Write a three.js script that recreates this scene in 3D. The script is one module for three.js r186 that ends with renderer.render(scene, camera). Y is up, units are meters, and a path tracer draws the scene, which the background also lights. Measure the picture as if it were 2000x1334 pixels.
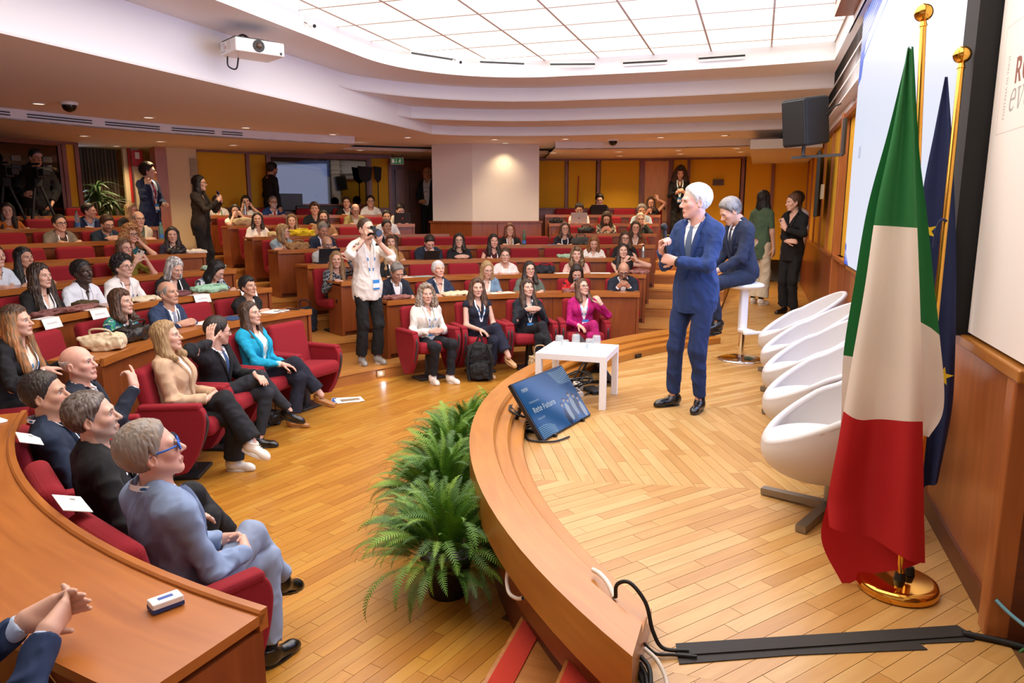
import * as THREE from 'three';
import { mergeGeometries } from 'three/addons/utils/BufferGeometryUtils.js';
import { RoundedBoxGeometry } from 'three/addons/geometries/RoundedBoxGeometry.js';
import { RectAreaLightUniformsLib } from 'three/addons/lights/RectAreaLightUniformsLib.js';

// ---------------------------------------------------------------- camera, lights, exposure
const scene = new THREE.Scene();
scene.background = new THREE.Color(0x000000);
const camera = new THREE.PerspectiveCamera(2 * Math.atan(667 / 1420) * 180 / Math.PI, 2000 / 1334, 0.05, 100);
camera.position.set(0, 2, 0);
{
  const P = Math.atan(255 / 1420), Y = Math.atan(483 * Math.cos(P) / 1420);
  camera.lookAt(-Math.sin(Y) * Math.cos(P), 2 - Math.sin(P), -Math.cos(Y) * Math.cos(P));
}
const renderer = new THREE.WebGLRenderer();
renderer.toneMapping = THREE.LinearToneMapping;
renderer.toneMappingExposure = 0.9;
renderer.shadowMap.enabled = true;
RectAreaLightUniformsLib.init();
function areaLight(color, intensity, w, h, pos, target) {
  const l = new THREE.RectAreaLight(color, intensity, w, h);
  l.position.set(...pos); l.lookAt(...target); scene.add(l); return l;
}
areaLight(0xfff7ee, 2.9, 5.2, 8.6, [-1.93, 4.0, -5.75], [-1.93, 0, -5.75]);       // the luminous ceiling
areaLight(0xa9c0ff, 4.2, 4.1, 2.2, [0.80, 2.55, -5.95], [-5, 2.55, -5.95]);        // the projection wall

// ---------------------------------------------------------------- helpers
let seed = 7;
const rnd = () => { seed = (seed * 1664525 + 1013904223) >>> 0; return seed / 4294967296; };
const rr = (a, b) => a + (b - a) * rnd();
const V = (x, y, z) => new THREE.Vector3(x, y, z);
const RAD = Math.PI / 180;
const names = {};
function numbered(n) { const k = names[n] = (names[n] ?? -1) + 1; return k ? n + '_' + String(k).padStart(3, '0') : n; }
function shadow(o) { o.castShadow = true; o.receiveShadow = true; return o; }
function obj(name, geo, mat, parent) {
  const g = Array.isArray(geo) ? (geo.length > 1 ? merge(geo) : geo[0]) : geo;
  const m = shadow(new THREE.Mesh(g, mat));
  if (parent) { m.name = name; parent.add(m); } else { m.name = numbered(name); scene.add(m); }
  return m;
}
function merge(list) {
  return mergeGeometries(list.map((g) => {
    const k = g.index ? g.toNonIndexed() : g;
    for (const a of Object.keys(k.attributes)) if (!['position', 'normal', 'uv'].includes(a)) k.deleteAttribute(a);
    if (!k.attributes.uv) k.setAttribute('uv', new THREE.BufferAttribute(new Float32Array(k.attributes.position.count * 2), 2));
    if (!k.attributes.normal) k.computeVertexNormals();
    return k;
  }));
}
function tag(o, label, category, group) { o.userData.label = label; o.userData.category = category; if (group) o.userData.group = group; return o; }
function struct(o, label) { o.userData.kind = 'structure'; if (label) o.userData.label = label; return o; }
function thing(name, label, category, pos = [0, 0, 0], turn = 0, group) {
  const o = new THREE.Group(); o.name = numbered(name); o.position.set(...pos); o.rotation.y = turn; scene.add(o);
  return tag(o, label, category, group);
}
function dup(o, label) { const c = o.clone(); c.userData = { ...o.userData }; c.name = numbered(o.name.replace(/_\d{3}$/, '')); if (label) c.userData.label = label; scene.add(c); return c; }
// box with uv in metres
function uvBox(g, s = 1) {
  const k = g.index ? g.toNonIndexed() : g; k.computeBoundingBox();
  const p = k.attributes.position, n = k.attributes.normal, u = new Float32Array(p.count * 2);
  for (let i = 0; i < p.count; i++) {
    const ax = Math.abs(n.getX(i)), ay = Math.abs(n.getY(i)), az = Math.abs(n.getZ(i)), x = p.getX(i), y = p.getY(i), z = p.getZ(i);
    if (ay >= ax && ay >= az) { u[2 * i] = x; u[2 * i + 1] = z; } else if (ax >= az) { u[2 * i] = z; u[2 * i + 1] = y; } else { u[2 * i] = x; u[2 * i + 1] = y; }
    u[2 * i] *= s; u[2 * i + 1] *= s;
  }
  k.setAttribute('uv', new THREE.BufferAttribute(u, 2)); return k;
}
function box(w, h, d, x = 0, y = 0, z = 0, r = 0) {
  const g = r ? new RoundedBoxGeometry(w, h, d, 2, r) : new THREE.BoxGeometry(w, h, d);
  g.translate(x, y, z); return uvBox(g);
}
function tube(pts, r, seg = 24, rad = 7, closed = false) {
  return new THREE.TubeGeometry(new THREE.CatmullRomCurve3(pts.map((p) => p.isVector3 ? p : V(...p)), closed, 'centripetal'), seg, r, rad, closed);
}
function rod(a, b, r, r2 = r, rad = 12) {
  a = a.isVector3 ? a : V(...a); b = b.isVector3 ? b : V(...b);
  const g = new THREE.CylinderGeometry(r2, r, a.distanceTo(b), rad), m = new THREE.Matrix4();
  m.compose(a.clone().add(b).multiplyScalar(0.5), new THREE.Quaternion().setFromUnitVectors(V(0, 1, 0), b.clone().sub(a).normalize()), V(1, 1, 1));
  return g.applyMatrix4(m);
}
// a box whose long axis runs from a to b
function bar(a, b, w, h) {
  a = a.isVector3 ? a : V(...a); b = b.isVector3 ? b : V(...b);
  const z = b.clone().sub(a), L = z.length(); z.normalize();
  const up = Math.abs(z.y) > 0.95 ? V(1, 0, 0) : V(0, 1, 0), x = up.clone().cross(z).normalize(), y = z.clone().cross(x);
  const g = uvBox(new THREE.BoxGeometry(w, h, L)); g.applyMatrix4(new THREE.Matrix4().makeBasis(x, y, z).setPosition(a.clone().add(b).multiplyScalar(0.5))); return g;
}
// the hall is laid out in arcs about one centre
const OX = -0.755, OZ = -5.75;
const pol = (R, deg, y = 0) => V(OX - R * Math.cos(deg * RAD), y, OZ - R * Math.sin(deg * RAD));
const TIER = (k) => 0.16 + 0.17 * (k - 1), ROW = (k) => 4.23 + 1.01 * (k - 1), DESK = 0.73;
// solid arc: profile of [radius, y] points swept between two angles; uv in metres
function sweep(profile, a0, a1, cx = OX, cz = OZ, seg = null, caps = true) {
  const n = seg || (typeof a0 === 'function' ? 48 : Math.max(2, Math.ceil(Math.abs(a1 - a0) / 2))), pos = [], uv = [], m = profile.length;
  const f0 = typeof a0 === 'function' ? a0 : null, f1 = typeof a1 === 'function' ? a1 : null;
  const P = (i, j) => { const [r, y] = profile[j % m], b0 = f0 ? f0(r) : a0, b1 = f1 ? f1(r) : a1, a = (b0 + (b1 - b0) * i / n) * RAD; return [cx - r * Math.cos(a), y, cz - r * Math.sin(a)]; };
  let len = [0]; for (let j = 0; j < m; j++) { const p = profile[j], q = profile[(j + 1) % m]; len.push(len[j] + Math.hypot(p[0] - q[0], p[1] - q[1])); }
  const rm = profile[0][0];
  for (let i = 0; i < n; i++) for (let j = 0; j < m; j++) {
    const A = P(i, j), B = P(i + 1, j), C = P(i + 1, j + 1), D = P(i, j + 1);
    const w0 = f0 ? f0(rm) : a0, w1 = f1 ? f1(rm) : a1, u0 = (w0 + (w1 - w0) * i / n) * RAD * rm, u1 = (w0 + (w1 - w0) * (i + 1) / n) * RAD * rm;
    pos.push(...A, ...B, ...C, ...A, ...C, ...D);
    uv.push(u0, len[j], u1, len[j], u1, len[j + 1], u0, len[j], u1, len[j + 1], u0, len[j + 1]);
  }
  if (caps) {
    const tri = THREE.ShapeUtils.triangulateShape(profile.map((p) => new THREE.Vector2(...p)), []);
    for (const i of [0, n]) for (const t of tri) { const tt = i ? t : [t[0], t[2], t[1]]; for (const j of tt) { pos.push(...P(i, j)); uv.push(profile[j][0], profile[j][1]); } }
  }
  const g = new THREE.BufferGeometry();
  g.setAttribute('position', new THREE.Float32BufferAttribute(pos, 3)); g.setAttribute('uv', new THREE.Float32BufferAttribute(uv, 2));
  g.computeVertexNormals(); return smoothArc(g, n, m, caps, cx, cz);
}
// sweep faces keep their flat profile edges but turn smoothly along the arc
function smoothArc(g, n, m, caps, cx, cz) {
  const p = g.attributes.position, nn = g.attributes.normal, count = n * m * 6;
  for (let f = 0; f < count; f += 3) {
    const N = V(nn.getX(f), nn.getY(f), nn.getZ(f));
    const mx = (p.getX(f) + p.getX(f + 1) + p.getX(f + 2)) / 3 - cx, mz = (p.getZ(f) + p.getZ(f + 1) + p.getZ(f + 2)) / 3 - cz;
    const rad = N.x * mx + N.z * mz, s = rad >= 0 ? 1 : -1, hor = Math.hypot(N.x, N.z);
    for (let i = f; i < f + 3; i++) {
      const x = p.getX(i) - cx, z = p.getZ(i) - cz, l = Math.hypot(x, z) || 1;
      nn.setXYZ(i, s * hor * x / l, N.y, s * hor * z / l);
    }
  }
  return g;
}
// flat polygon (list of [x, z]) as a solid slab between y0 and y1
function slab(poly, y0, y1, holes = []) {
  const sh = new THREE.Shape(poly.map((p) => new THREE.Vector2(p[0], -p[1])));
  for (const h of holes) sh.holes.push(new THREE.Path(h.map((p) => new THREE.Vector2(p[0], -p[1]))));
  const g = new THREE.ExtrudeGeometry(sh, { depth: y1 - y0, bevelEnabled: false, curveSegments: 1 });
  g.rotateX(-Math.PI / 2); g.translate(0, y0, 0); return uvBox(g);
}
const arcPts = (R, a0, a1, n, cx = OX, cz = OZ) => Array.from({ length: n + 1 }, (_, i) => { const a = (a0 + (a1 - a0) * i / n) * RAD; return [cx - R * Math.cos(a), cz - R * Math.sin(a)]; });

// ---------------------------------------------------------------- noise and materials
const NP = new Uint8Array(512); { const t = [...Array(256).keys()]; for (let i = 255; i > 0; i--) { const j = Math.floor(rnd() * (i + 1)); [t[i], t[j]] = [t[j], t[i]]; } for (let i = 0; i < 512; i++) NP[i] = t[i & 255]; }
function noise3(x, y, z) {
  const xi = Math.floor(x), yi = Math.floor(y), zi = Math.floor(z); x -= xi; y -= yi; z -= zi;
  const u = x * x * (3 - 2 * x), v = y * y * (3 - 2 * y), w = z * z * (3 - 2 * z), X = xi & 255, Y = yi & 255, Z = zi & 255, X1 = (X + 1) & 255, Y1 = (Y + 1) & 255, Z1 = (Z + 1) & 255;
  const a = NP[X] , b = NP[X1], aa = NP[a + Y], ab = NP[a + Y1], ba = NP[b + Y], bb = NP[b + Y1];
  const c0 = NP[aa + Z], c1 = NP[ba + Z], c2 = NP[ab + Z], c3 = NP[bb + Z], d0 = NP[aa + Z1], d1 = NP[ba + Z1], d2 = NP[ab + Z1], d3 = NP[bb + Z1];
  const l0 = c0 + (c1 - c0) * u, l1 = c2 + (c3 - c2) * u, m0 = d0 + (d1 - d0) * u, m1 = d2 + (d3 - d2) * u, e = l0 + (l1 - l0) * v, f = m0 + (m1 - m0) * v;
  return (e + (f - e) * w) / 127.5 - 1;
}
function dataTex(w, h, fn, srgb = true, repeat = [1, 1]) {
  const d = new Uint8Array(w * h * 4);
  for (let y = 0; y < h; y++) for (let x = 0; x < w; x++) { const c = fn(x / w, y / h); const i = (y * w + x) * 4; d[i] = c[0]; d[i + 1] = c[1]; d[i + 2] = c[2]; d[i + 3] = 255; }
  const t = new THREE.DataTexture(d, w, h); t.wrapS = t.wrapT = THREE.RepeatWrapping; t.magFilter = THREE.LinearFilter; t.minFilter = THREE.LinearMipmapLinearFilter; t.generateMipmaps = true;
  if (srgb) t.colorSpace = THREE.SRGBColorSpace; t.repeat.set(...repeat); t.needsUpdate = true; return t;
}
const mix = (a, b, t) => a.map((v, i) => v + (b[i] - v) * t);
// wood whose grain runs along u; one tile is 2 m x 2 m
function wood(c0, c1, { k = 1, alongV = false } = {}) {
  return dataTex(512, 512, (u, v) => {
    if (alongV) [u, v] = [v, u];
    const U = u * 2, W = v * 2, wob = noise3(Math.cos(u * 6.283) * 0.9 + 3, Math.sin(u * 6.283) * 0.9, W * 2) * 0.05;
    const per = (x, fy, s) => noise3(Math.cos(x * 3.1416) * 1.3 + s, Math.sin(x * 3.1416) * 1.3 + s, fy);
    let t = 0.5 + 0.28 * per(U, (W + wob) * 22, 1) + 0.24 * per(U, (W + wob) * 75, 9) + 0.16 * per(U * 2, W * 5, 4);
    t = Math.min(1, Math.max(0, 0.5 + (t - 0.5) * k)); return mix(c0, c1, t);
  }, true, [0.5, 0.5]);
}
const std = (o) => new THREE.MeshStandardMaterial(o);
const phys = (o) => new THREE.MeshPhysicalMaterial(o);
const fine = dataTex(256, 256, (u, v) => { const n = 128 + 60 * noise3(u * 128, v * 128, 3) + 50 * (rnd() - 0.5); return [n, n, n]; }, false, [6, 6]);
const M = {
  hallPlank: [], stagePlank: [],
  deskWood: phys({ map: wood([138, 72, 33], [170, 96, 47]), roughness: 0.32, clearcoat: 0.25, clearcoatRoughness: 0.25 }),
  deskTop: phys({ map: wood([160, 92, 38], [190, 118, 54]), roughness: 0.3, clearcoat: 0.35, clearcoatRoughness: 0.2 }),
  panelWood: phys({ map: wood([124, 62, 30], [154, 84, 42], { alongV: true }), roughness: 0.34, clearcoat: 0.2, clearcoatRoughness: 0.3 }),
  wallWood: phys({ map: wood([152, 86, 42], [180, 108, 56], { alongV: true }), roughness: 0.3, clearcoat: 0.3, clearcoatRoughness: 0.25 }),
  trimWood: phys({ map: wood([116, 58, 28], [146, 78, 38], { alongV: true }), roughness: 0.4 }),
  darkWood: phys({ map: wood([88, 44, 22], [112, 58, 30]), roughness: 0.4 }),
  curbWood: phys({ map: wood([160, 98, 34], [192, 128, 52], { k: 0.8 }), roughness: 0.3, clearcoat: 0.3, clearcoatRoughness: 0.3 }),
  curbDark: phys({ map: wood([112, 56, 26], [146, 78, 36]), roughness: 0.4 }),
  floorBase: std({ color: 0x6b4a22, roughness: 0.8 }),
  tierWood: phys({ map: wood([176, 118, 56], [210, 154, 82]), roughness: 0.35, clearcoat: 0.2, clearcoatRoughness: 0.3 }),
  riserWood: phys({ map: wood([158, 98, 44], [190, 126, 62]), roughness: 0.4 }),
  white: std({ color: 0xf0f1f5, roughness: 0.85 }),
  soffit: std({ color: 0xe6e4e6, roughness: 0.9 }),
  backCeiling: std({ color: 0xd6cdc2, roughness: 0.9 }),
  pillarWhite: std({ color: 0xe6e2dd, roughness: 0.8 }),
  beige: std({ color: 0xd8c7a2, roughness: 0.85 }),
  yellowPanel: std({ color: 0xdca71f, roughness: 0.85, bumpMap: fine, bumpScale: 0.001 }),
  red: phys({ color: 0x8c0d1e, roughness: 0.9, sheen: 0.12, sheenRoughness: 0.5, sheenColor: new THREE.Color(0xff6070), bumpMap: fine, bumpScale: 0.0012 }),
  redCarpet: std({ color: 0xb8331f, roughness: 0.95, bumpMap: fine, bumpScale: 0.002 }),
  black: std({ color: 0x141414, roughness: 0.5 }),
  blackMatte: std({ color: 0x1b1b1c, roughness: 0.85 }),
  darkPlastic: std({ color: 0x232326, roughness: 0.45 }),
  greyTrim: std({ color: 0x3a3838, roughness: 0.5 }),
  whitePlastic: std({ color: 0xf2f1ef, roughness: 0.35 }),
  offWhite: std({ color: 0xe4ddd0, roughness: 0.5 }),
  leatherWhite: phys({ color: 0xc9c3be, roughness: 0.45, clearcoat: 0.1, bumpMap: fine, bumpScale: 0.0006 }),
  steel: std({ color: 0x8d8984, roughness: 0.35, metalness: 0.9 }),
  chrome: std({ color: 0xe6e6e6, roughness: 0.08, metalness: 1 }),
  brass: std({ color: 0xe2ab4c, roughness: 0.1, metalness: 1 }),
  glass: phys({ color: 0xf2f6f6, roughness: 0.04, transmission: 0.82, thickness: 0, ior: 1.5 }),
  paper: std({ color: 0xf1f0ec, roughness: 0.8 }),
  cable: std({ color: 0x151515, roughness: 0.55 }),
};
for (const c of [[[196, 142, 72], [214, 162, 92]], [[186, 130, 62], [204, 150, 80]], [[206, 154, 84], [222, 172, 104]], [[176, 120, 56], [196, 140, 70]]]) {
  const m = phys({ map: wood(c[0], c[1], { k: 0.9 }), roughness: 0.36, clearcoat: 0.25, clearcoatRoughness: 0.28 }); M.hallPlank.push(m); M.stagePlank.push(m);
}
// ---------------------------------------------------------------- parquet: real boards, the nearest 300 of each floor singly
const TINT = [0xffffff, 0xf4e8d6, 0xfff8ee, 0xe9d8be, 0xf8efe0];
const parquetMap = wood([174, 120, 42], [202, 150, 62], { k: 0.8 });
const boardMats = TINT.map((c) => phys({ map: parquetMap, color: c, roughness: 0.36, clearcoat: 0.22, clearcoatRoughness: 0.3 }));
const paleMap = wood([180, 138, 78], [206, 168, 108], { k: 0.8 });
const paleMats = TINT.map((c) => phys({ map: paleMap, color: c, roughness: 0.38, clearcoat: 0.2, clearcoatRoughness: 0.32 })), paleMany = phys({ map: paleMap, vertexColors: true, roughness: 0.38, clearcoat: 0.2, clearcoatRoughness: 0.32 });
const boardMany = phys({ map: parquetMap, vertexColors: true, roughness: 0.36, clearcoat: 0.22, clearcoatRoughness: 0.3 });
function clip(poly, a, b, c) {                                         // keeps a x + b z + c >= 0
  const out = [];
  for (let i = 0; i < poly.length; i++) {
    const p = poly[i], q = poly[(i + 1) % poly.length], dp = a * p[0] + b * p[1] + c, dq = a * q[0] + b * q[1] + c;
    if (dp >= 0) out.push(p);
    if ((dp >= 0) !== (dq >= 0)) { const t = dp / (dp - dq); out.push([p[0] + (q[0] - p[0]) * t, p[1] + (q[1] - p[1]) * t]); }
  }
  return out;
}
function prism(poly, y0, y1, dir) {
  let A = 0; for (let i = 0; i < poly.length; i++) { const p = poly[i], q = poly[(i + 1) % poly.length]; A += p[0] * q[1] - q[0] * p[1]; }
  if (A > 0) poly = poly.slice().reverse();
  const pos = [], uv = [], nor = [], ou = rnd() * 2, ov = rnd() * 2;
  const put = (p, y, n) => { pos.push(p[0], y, p[1]); nor.push(...n); uv.push(ou + p[0] * dir[0] + p[1] * dir[1], ov - p[0] * dir[1] + p[1] * dir[0] + y); };
  for (let i = 1; i + 1 < poly.length; i++) for (const j of [0, i, i + 1]) put(poly[j], y1, [0, 1, 0]);
  for (let i = 0; i < poly.length; i++) {
    const p = poly[i], q = poly[(i + 1) % poly.length], l = Math.hypot(q[0] - p[0], q[1] - p[1]) || 1, n = [-(q[1] - p[1]) / l, 0, (q[0] - p[0]) / l];
    put(p, y1, n); put(p, y0, n); put(q, y0, n); put(p, y1, n); put(q, y0, n); put(q, y1, n);
  }
  const g = new THREE.BufferGeometry();
  g.setAttribute('position', new THREE.Float32BufferAttribute(pos, 3)); g.setAttribute('normal', new THREE.Float32BufferAttribute(nor, 3)); g.setAttribute('uv', new THREE.Float32BufferAttribute(uv, 2));
  return g;
}
function boards(fields, parent, y, limit = 300, mats = boardMats, many = boardMany) {
  const all = [];
  for (const { deg, width, lines, keep, x0, x1, z0, z1, arc } of fields) {
    const d = [Math.sin(deg * RAD), -Math.cos(deg * RAD)], s = [-d[1], d[0]];
    const cx = (x0 + x1) / 2, cz = (z0 + z1) / 2, H = Math.hypot(x1 - x0, z1 - z0) / 2 + 0.7;
    for (let r = -H; r < H; r += width) for (let l = -H - rnd() * 0.6; l < H;) {
      const L = rr(0.42, 0.68), g = 0.0011, q = (a, b) => [cx + d[0] * a + s[0] * b, cz + d[1] * a + s[1] * b];
      let poly = [q(l + g, r + g), q(l + L - g, r + g), q(l + L - g, r + width - g), q(l + g, r + width - g)]; l += L;
      const m = q(l - L / 2, r + width / 2); if (m[0] < x0 - 0.4 || m[0] > x1 + 0.4 || m[1] < z0 - 0.4 || m[1] > z1 + 0.4) continue;
      for (const c of lines) poly = clip(poly, ...c);
      if (poly.length < 3) continue;
      let c = [poly.reduce((t, p) => t + p[0], 0) / poly.length, poly.reduce((t, p) => t + p[1], 0) / poly.length];
      if (arc) { const v = [arc[0] - c[0], arc[1] - c[1]], l = Math.hypot(...v); poly = clip(poly, v[0] / l, v[1] / l, arc[2] - (v[0] * arc[0] + v[1] * arc[1]) / l); if (poly.length < 3) continue; }
      if (!keep(c[0], c[1])) continue;
      const v = V(c[0], y, c[1]).sub(camera.position), dist = v.length(), ang = Math.abs(Math.atan2(v.x, -v.z) + 0.323);
      all.push({ g: prism(poly, y - 0.005, y + rr(-0.0002, 0.0004), d), w: dist + (ang > 0.66 ? 50 : 0), t: Math.floor(rnd() * TINT.length) });
    }
  }
  all.sort((a, b) => a.w - b.w);
  all.slice(0, limit).forEach((b) => obj('board', b.g, mats[b.t], parent));
  if (all.length > limit) {
    const rest = all.slice(limit);
    for (const b of rest) { const c = new THREE.Color(TINT[b.t]), n = b.g.attributes.position.count, a = new Float32Array(n * 3); for (let i = 0; i < n; i++) c.toArray(a, i * 3); b.g.setAttribute('color', new THREE.BufferAttribute(a, 3)); }
    const m = shadow(new THREE.Mesh(mergeGeometries(rest.map((b) => b.g)), many)); m.name = 'far_boards'; m.userData.kind = 'stuff'; parent.add(m);
  }
}
// stage arc
const SX = 2.93, SZ = -5.72, SR = 4.86, STAGE = 0.45;
const stageIn = (x, z) => Math.hypot(x - SX, z - SZ);

// hall floor
{
  const f = struct(obj('floor', slab(arcPts(11.6, -100, 100, 60), -0.12, -0.005), M.floorBase), 'warm oak strip parquet of the hall between the seats and stage');
  boards([{ deg: 15, width: 0.07, lines: [], x0: -4.9, x1: 0.2, z0: -10.4, z1: -1.0, keep: (x, z) => Math.hypot(x - OX, z - OZ) < 4.45 && stageIn(x, z) > 4.55 && !(x > -0.9 && z > -2.9) }], f, 0);
}
// tiers
for (let k = 1; k <= 7; k++) {
  const r0 = ROW(k) - 0.28, r1 = k < 7 ? ROW(k + 1) - 0.26 : 12.6, y = TIER(k);
  const aN = k === 1 ? -33 : -100; if (k === 1) struct(obj('floor_tier', sweep([[4.13, y], [4.13, 0], [r1, 0], [r1, y]], -100, -33), M.tierWood), 'lowest seating tier under the big curved desk');
  const t = struct(obj('floor_tier', sweep([[r0, y - 0.02], [r0, k === 1 ? 0 : TIER(k - 1)], [r1, k === 1 ? 0 : TIER(k - 1)], [r1, y - 0.02]], aN, 87), M.riserWood), 'stepped seating tier number ' + k + ' counted up from the hall floor');
  obj('tread', sweep([[r0 - 0.015, y], [r0 - 0.015, y - 0.035], [r0 + 0.02, y - 0.035], [r0 + 0.02, y - 0.02], [r1, y - 0.02], [r1, y]], aN, 87), M.tierWood, t);
}
// right aisle stairs (its own flight beside the centre block) : steps follow the tiers, side wall towards the stage-level floor
{
  for (let k = 1; k <= 7; k++) {
    const z0 = OZ - (ROW(k) - 0.30), z1 = k < 7 ? OZ - (ROW(k + 1) - 0.30) : -17.4, y = TIER(k);
    const s = struct(obj('floor_stair', box(0.86, y, z0 - z1, -0.72 - 0.2, y / 2 - 0.015, (z0 + z1) / 2), M.riserWood), 'oak stair flight step ' + k + ' between centre seats and side wall');
    obj('tread', box(0.86, 0.03, z0 - z1 + 0.015, -0.72 - 0.2, y - 0.012, (z0 + z1) / 2 + 0.008), M.tierWood, s);
  }
}
// stage
{
  const arc = arcPts(4.72, -41.5, 41.5, 40, SX, SZ);                  // from z = -2.6 to -8.85
  const poly = [[1.5, 1.8], [-0.3, 1.8], [-0.3, -2.2], ...arc.filter((p) => p[1] < -2.25 && p[1] > -9.0).sort((a, b) => b[1] - a[1]), [-0.48, -9.0], [-0.48, -17.4], [1.5, -17.4]];
  const st = struct(obj('floor_stage', slab(poly, 0, STAGE - 0.005), M.floorBase), 'raised stage floor of pale oak strips laid in fans');
  const keep = (x, z) => z > -17.3 && (z < -8.7 ? x > -0.6 : stageIn(x, z) < 5.05);
  const wall = [-1, 0, 0.95], far = [0, 1, 8.75], farN = [0, -1, -8.75], rimArc = [SX, SZ, 4.8];
  const s1 = [0.2, 1, 4.12], s2 = [0.65, 1, 6.0], neg = (l) => l.map((v) => -v);
  boards([
    { deg: 38, width: 0.07, lines: [s1, [0, -1, -2.3], wall, [1, 0, 2]], x0: -1.8, x1: 0.9, z0: -4.5, z1: -2.3, keep, arc: rimArc },
    { deg: 38, width: 0.07, lines: [[0, 1, 2.3], [1, 0, 0.29], [-1, 0, 1.2]], x0: -0.3, x1: 1.2, z0: -2.3, z1: 0.4, keep: () => true },
    { deg: -25, width: 0.07, lines: [neg(s1), s2, wall], x0: -2, x1: 0.9, z0: -6.8, z1: -3.7, keep, arc: rimArc },
    { deg: 38, width: 0.07, lines: [neg(s2), wall, far], x0: -2, x1: 0.9, z0: -9, z1: -4.7, keep, arc: rimArc },
    { deg: 38, width: 0.07, lines: [wall, farN, [1, 0, 0.48]], x0: -0.5, x1: 0.9, z0: -17.2, z1: -8.7, keep },
  ], st, STAGE, 300, paleMats, paleMany);
}
// steps with red runner from the hall up to the stage
{
  const s = struct(obj('floor_steps', [box(0.33, 0.15, 4.9, -0.775, 0.075, -0.75), box(0.33, 0.3, 4.6, -0.445, 0.15, -0.6)], M.riserWood), 'two oak steps with red carpet strips beside the stage edge');
  obj('carpet_strip', box(0.10, 0.006, 4.9, -0.87, 0.153, -0.75), M.redCarpet, s); obj('carpet_strip', box(0.10, 0.006, 4.6, -0.545, 0.303, -0.6), M.redCarpet, s);
}
// curved parapet along the stage
{
  const E = (r) => Math.acos((SX + 0.30) / r) / RAD, a0 = (r) => -E(r), a1 = (r) => Math.min(E(r), 43.5), c = thing('stage_parapet', 'curved honey-coloured wooden parapet edging the stage', 'parapet');
  obj('cap_rail', sweep([[4.86, 0.62], [4.86, 0.43], [4.70, 0.43], [4.70, 0.60], [4.715, 0.62]], a0, a1, SX, SZ), M.curbWood, c);
  obj('inner_step', sweep([[4.70, 0.575], [4.70, 0.45], [4.61, 0.45], [4.61, 0.56], [4.625, 0.575]], a0, a1, SX, SZ), M.curbWood, c);
  obj('inner_skirting', sweep([[4.61, 0.53], [4.61, 0.452], [4.52, 0.452], [4.52, 0.52], [4.53, 0.53]], a0, a1, SX, SZ), M.curbWood, c);
  obj('outer_band', sweep([[4.80, 0.43], [4.80, 0.25], [4.70, 0.25], [4.70, 0.43]], a0, a1, SX, SZ), M.curbDark, c);
  obj('outer_plinth', sweep([[4.76, 0.25], [4.76, 0.0], [4.70, 0.0], [4.70, 0.25]], a0, a1, SX, SZ), M.darkWood, c);
  const A = (r, d, y) => V(SX - r * Math.cos(d * RAD), y, SZ - r * Math.sin(d * RAD));
  obj('cable_port', bar(A(4.514, 24.9, 0.475), A(4.514, 26.2, 0.475), 0.02, 0.035), M.black, c);
}

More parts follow.
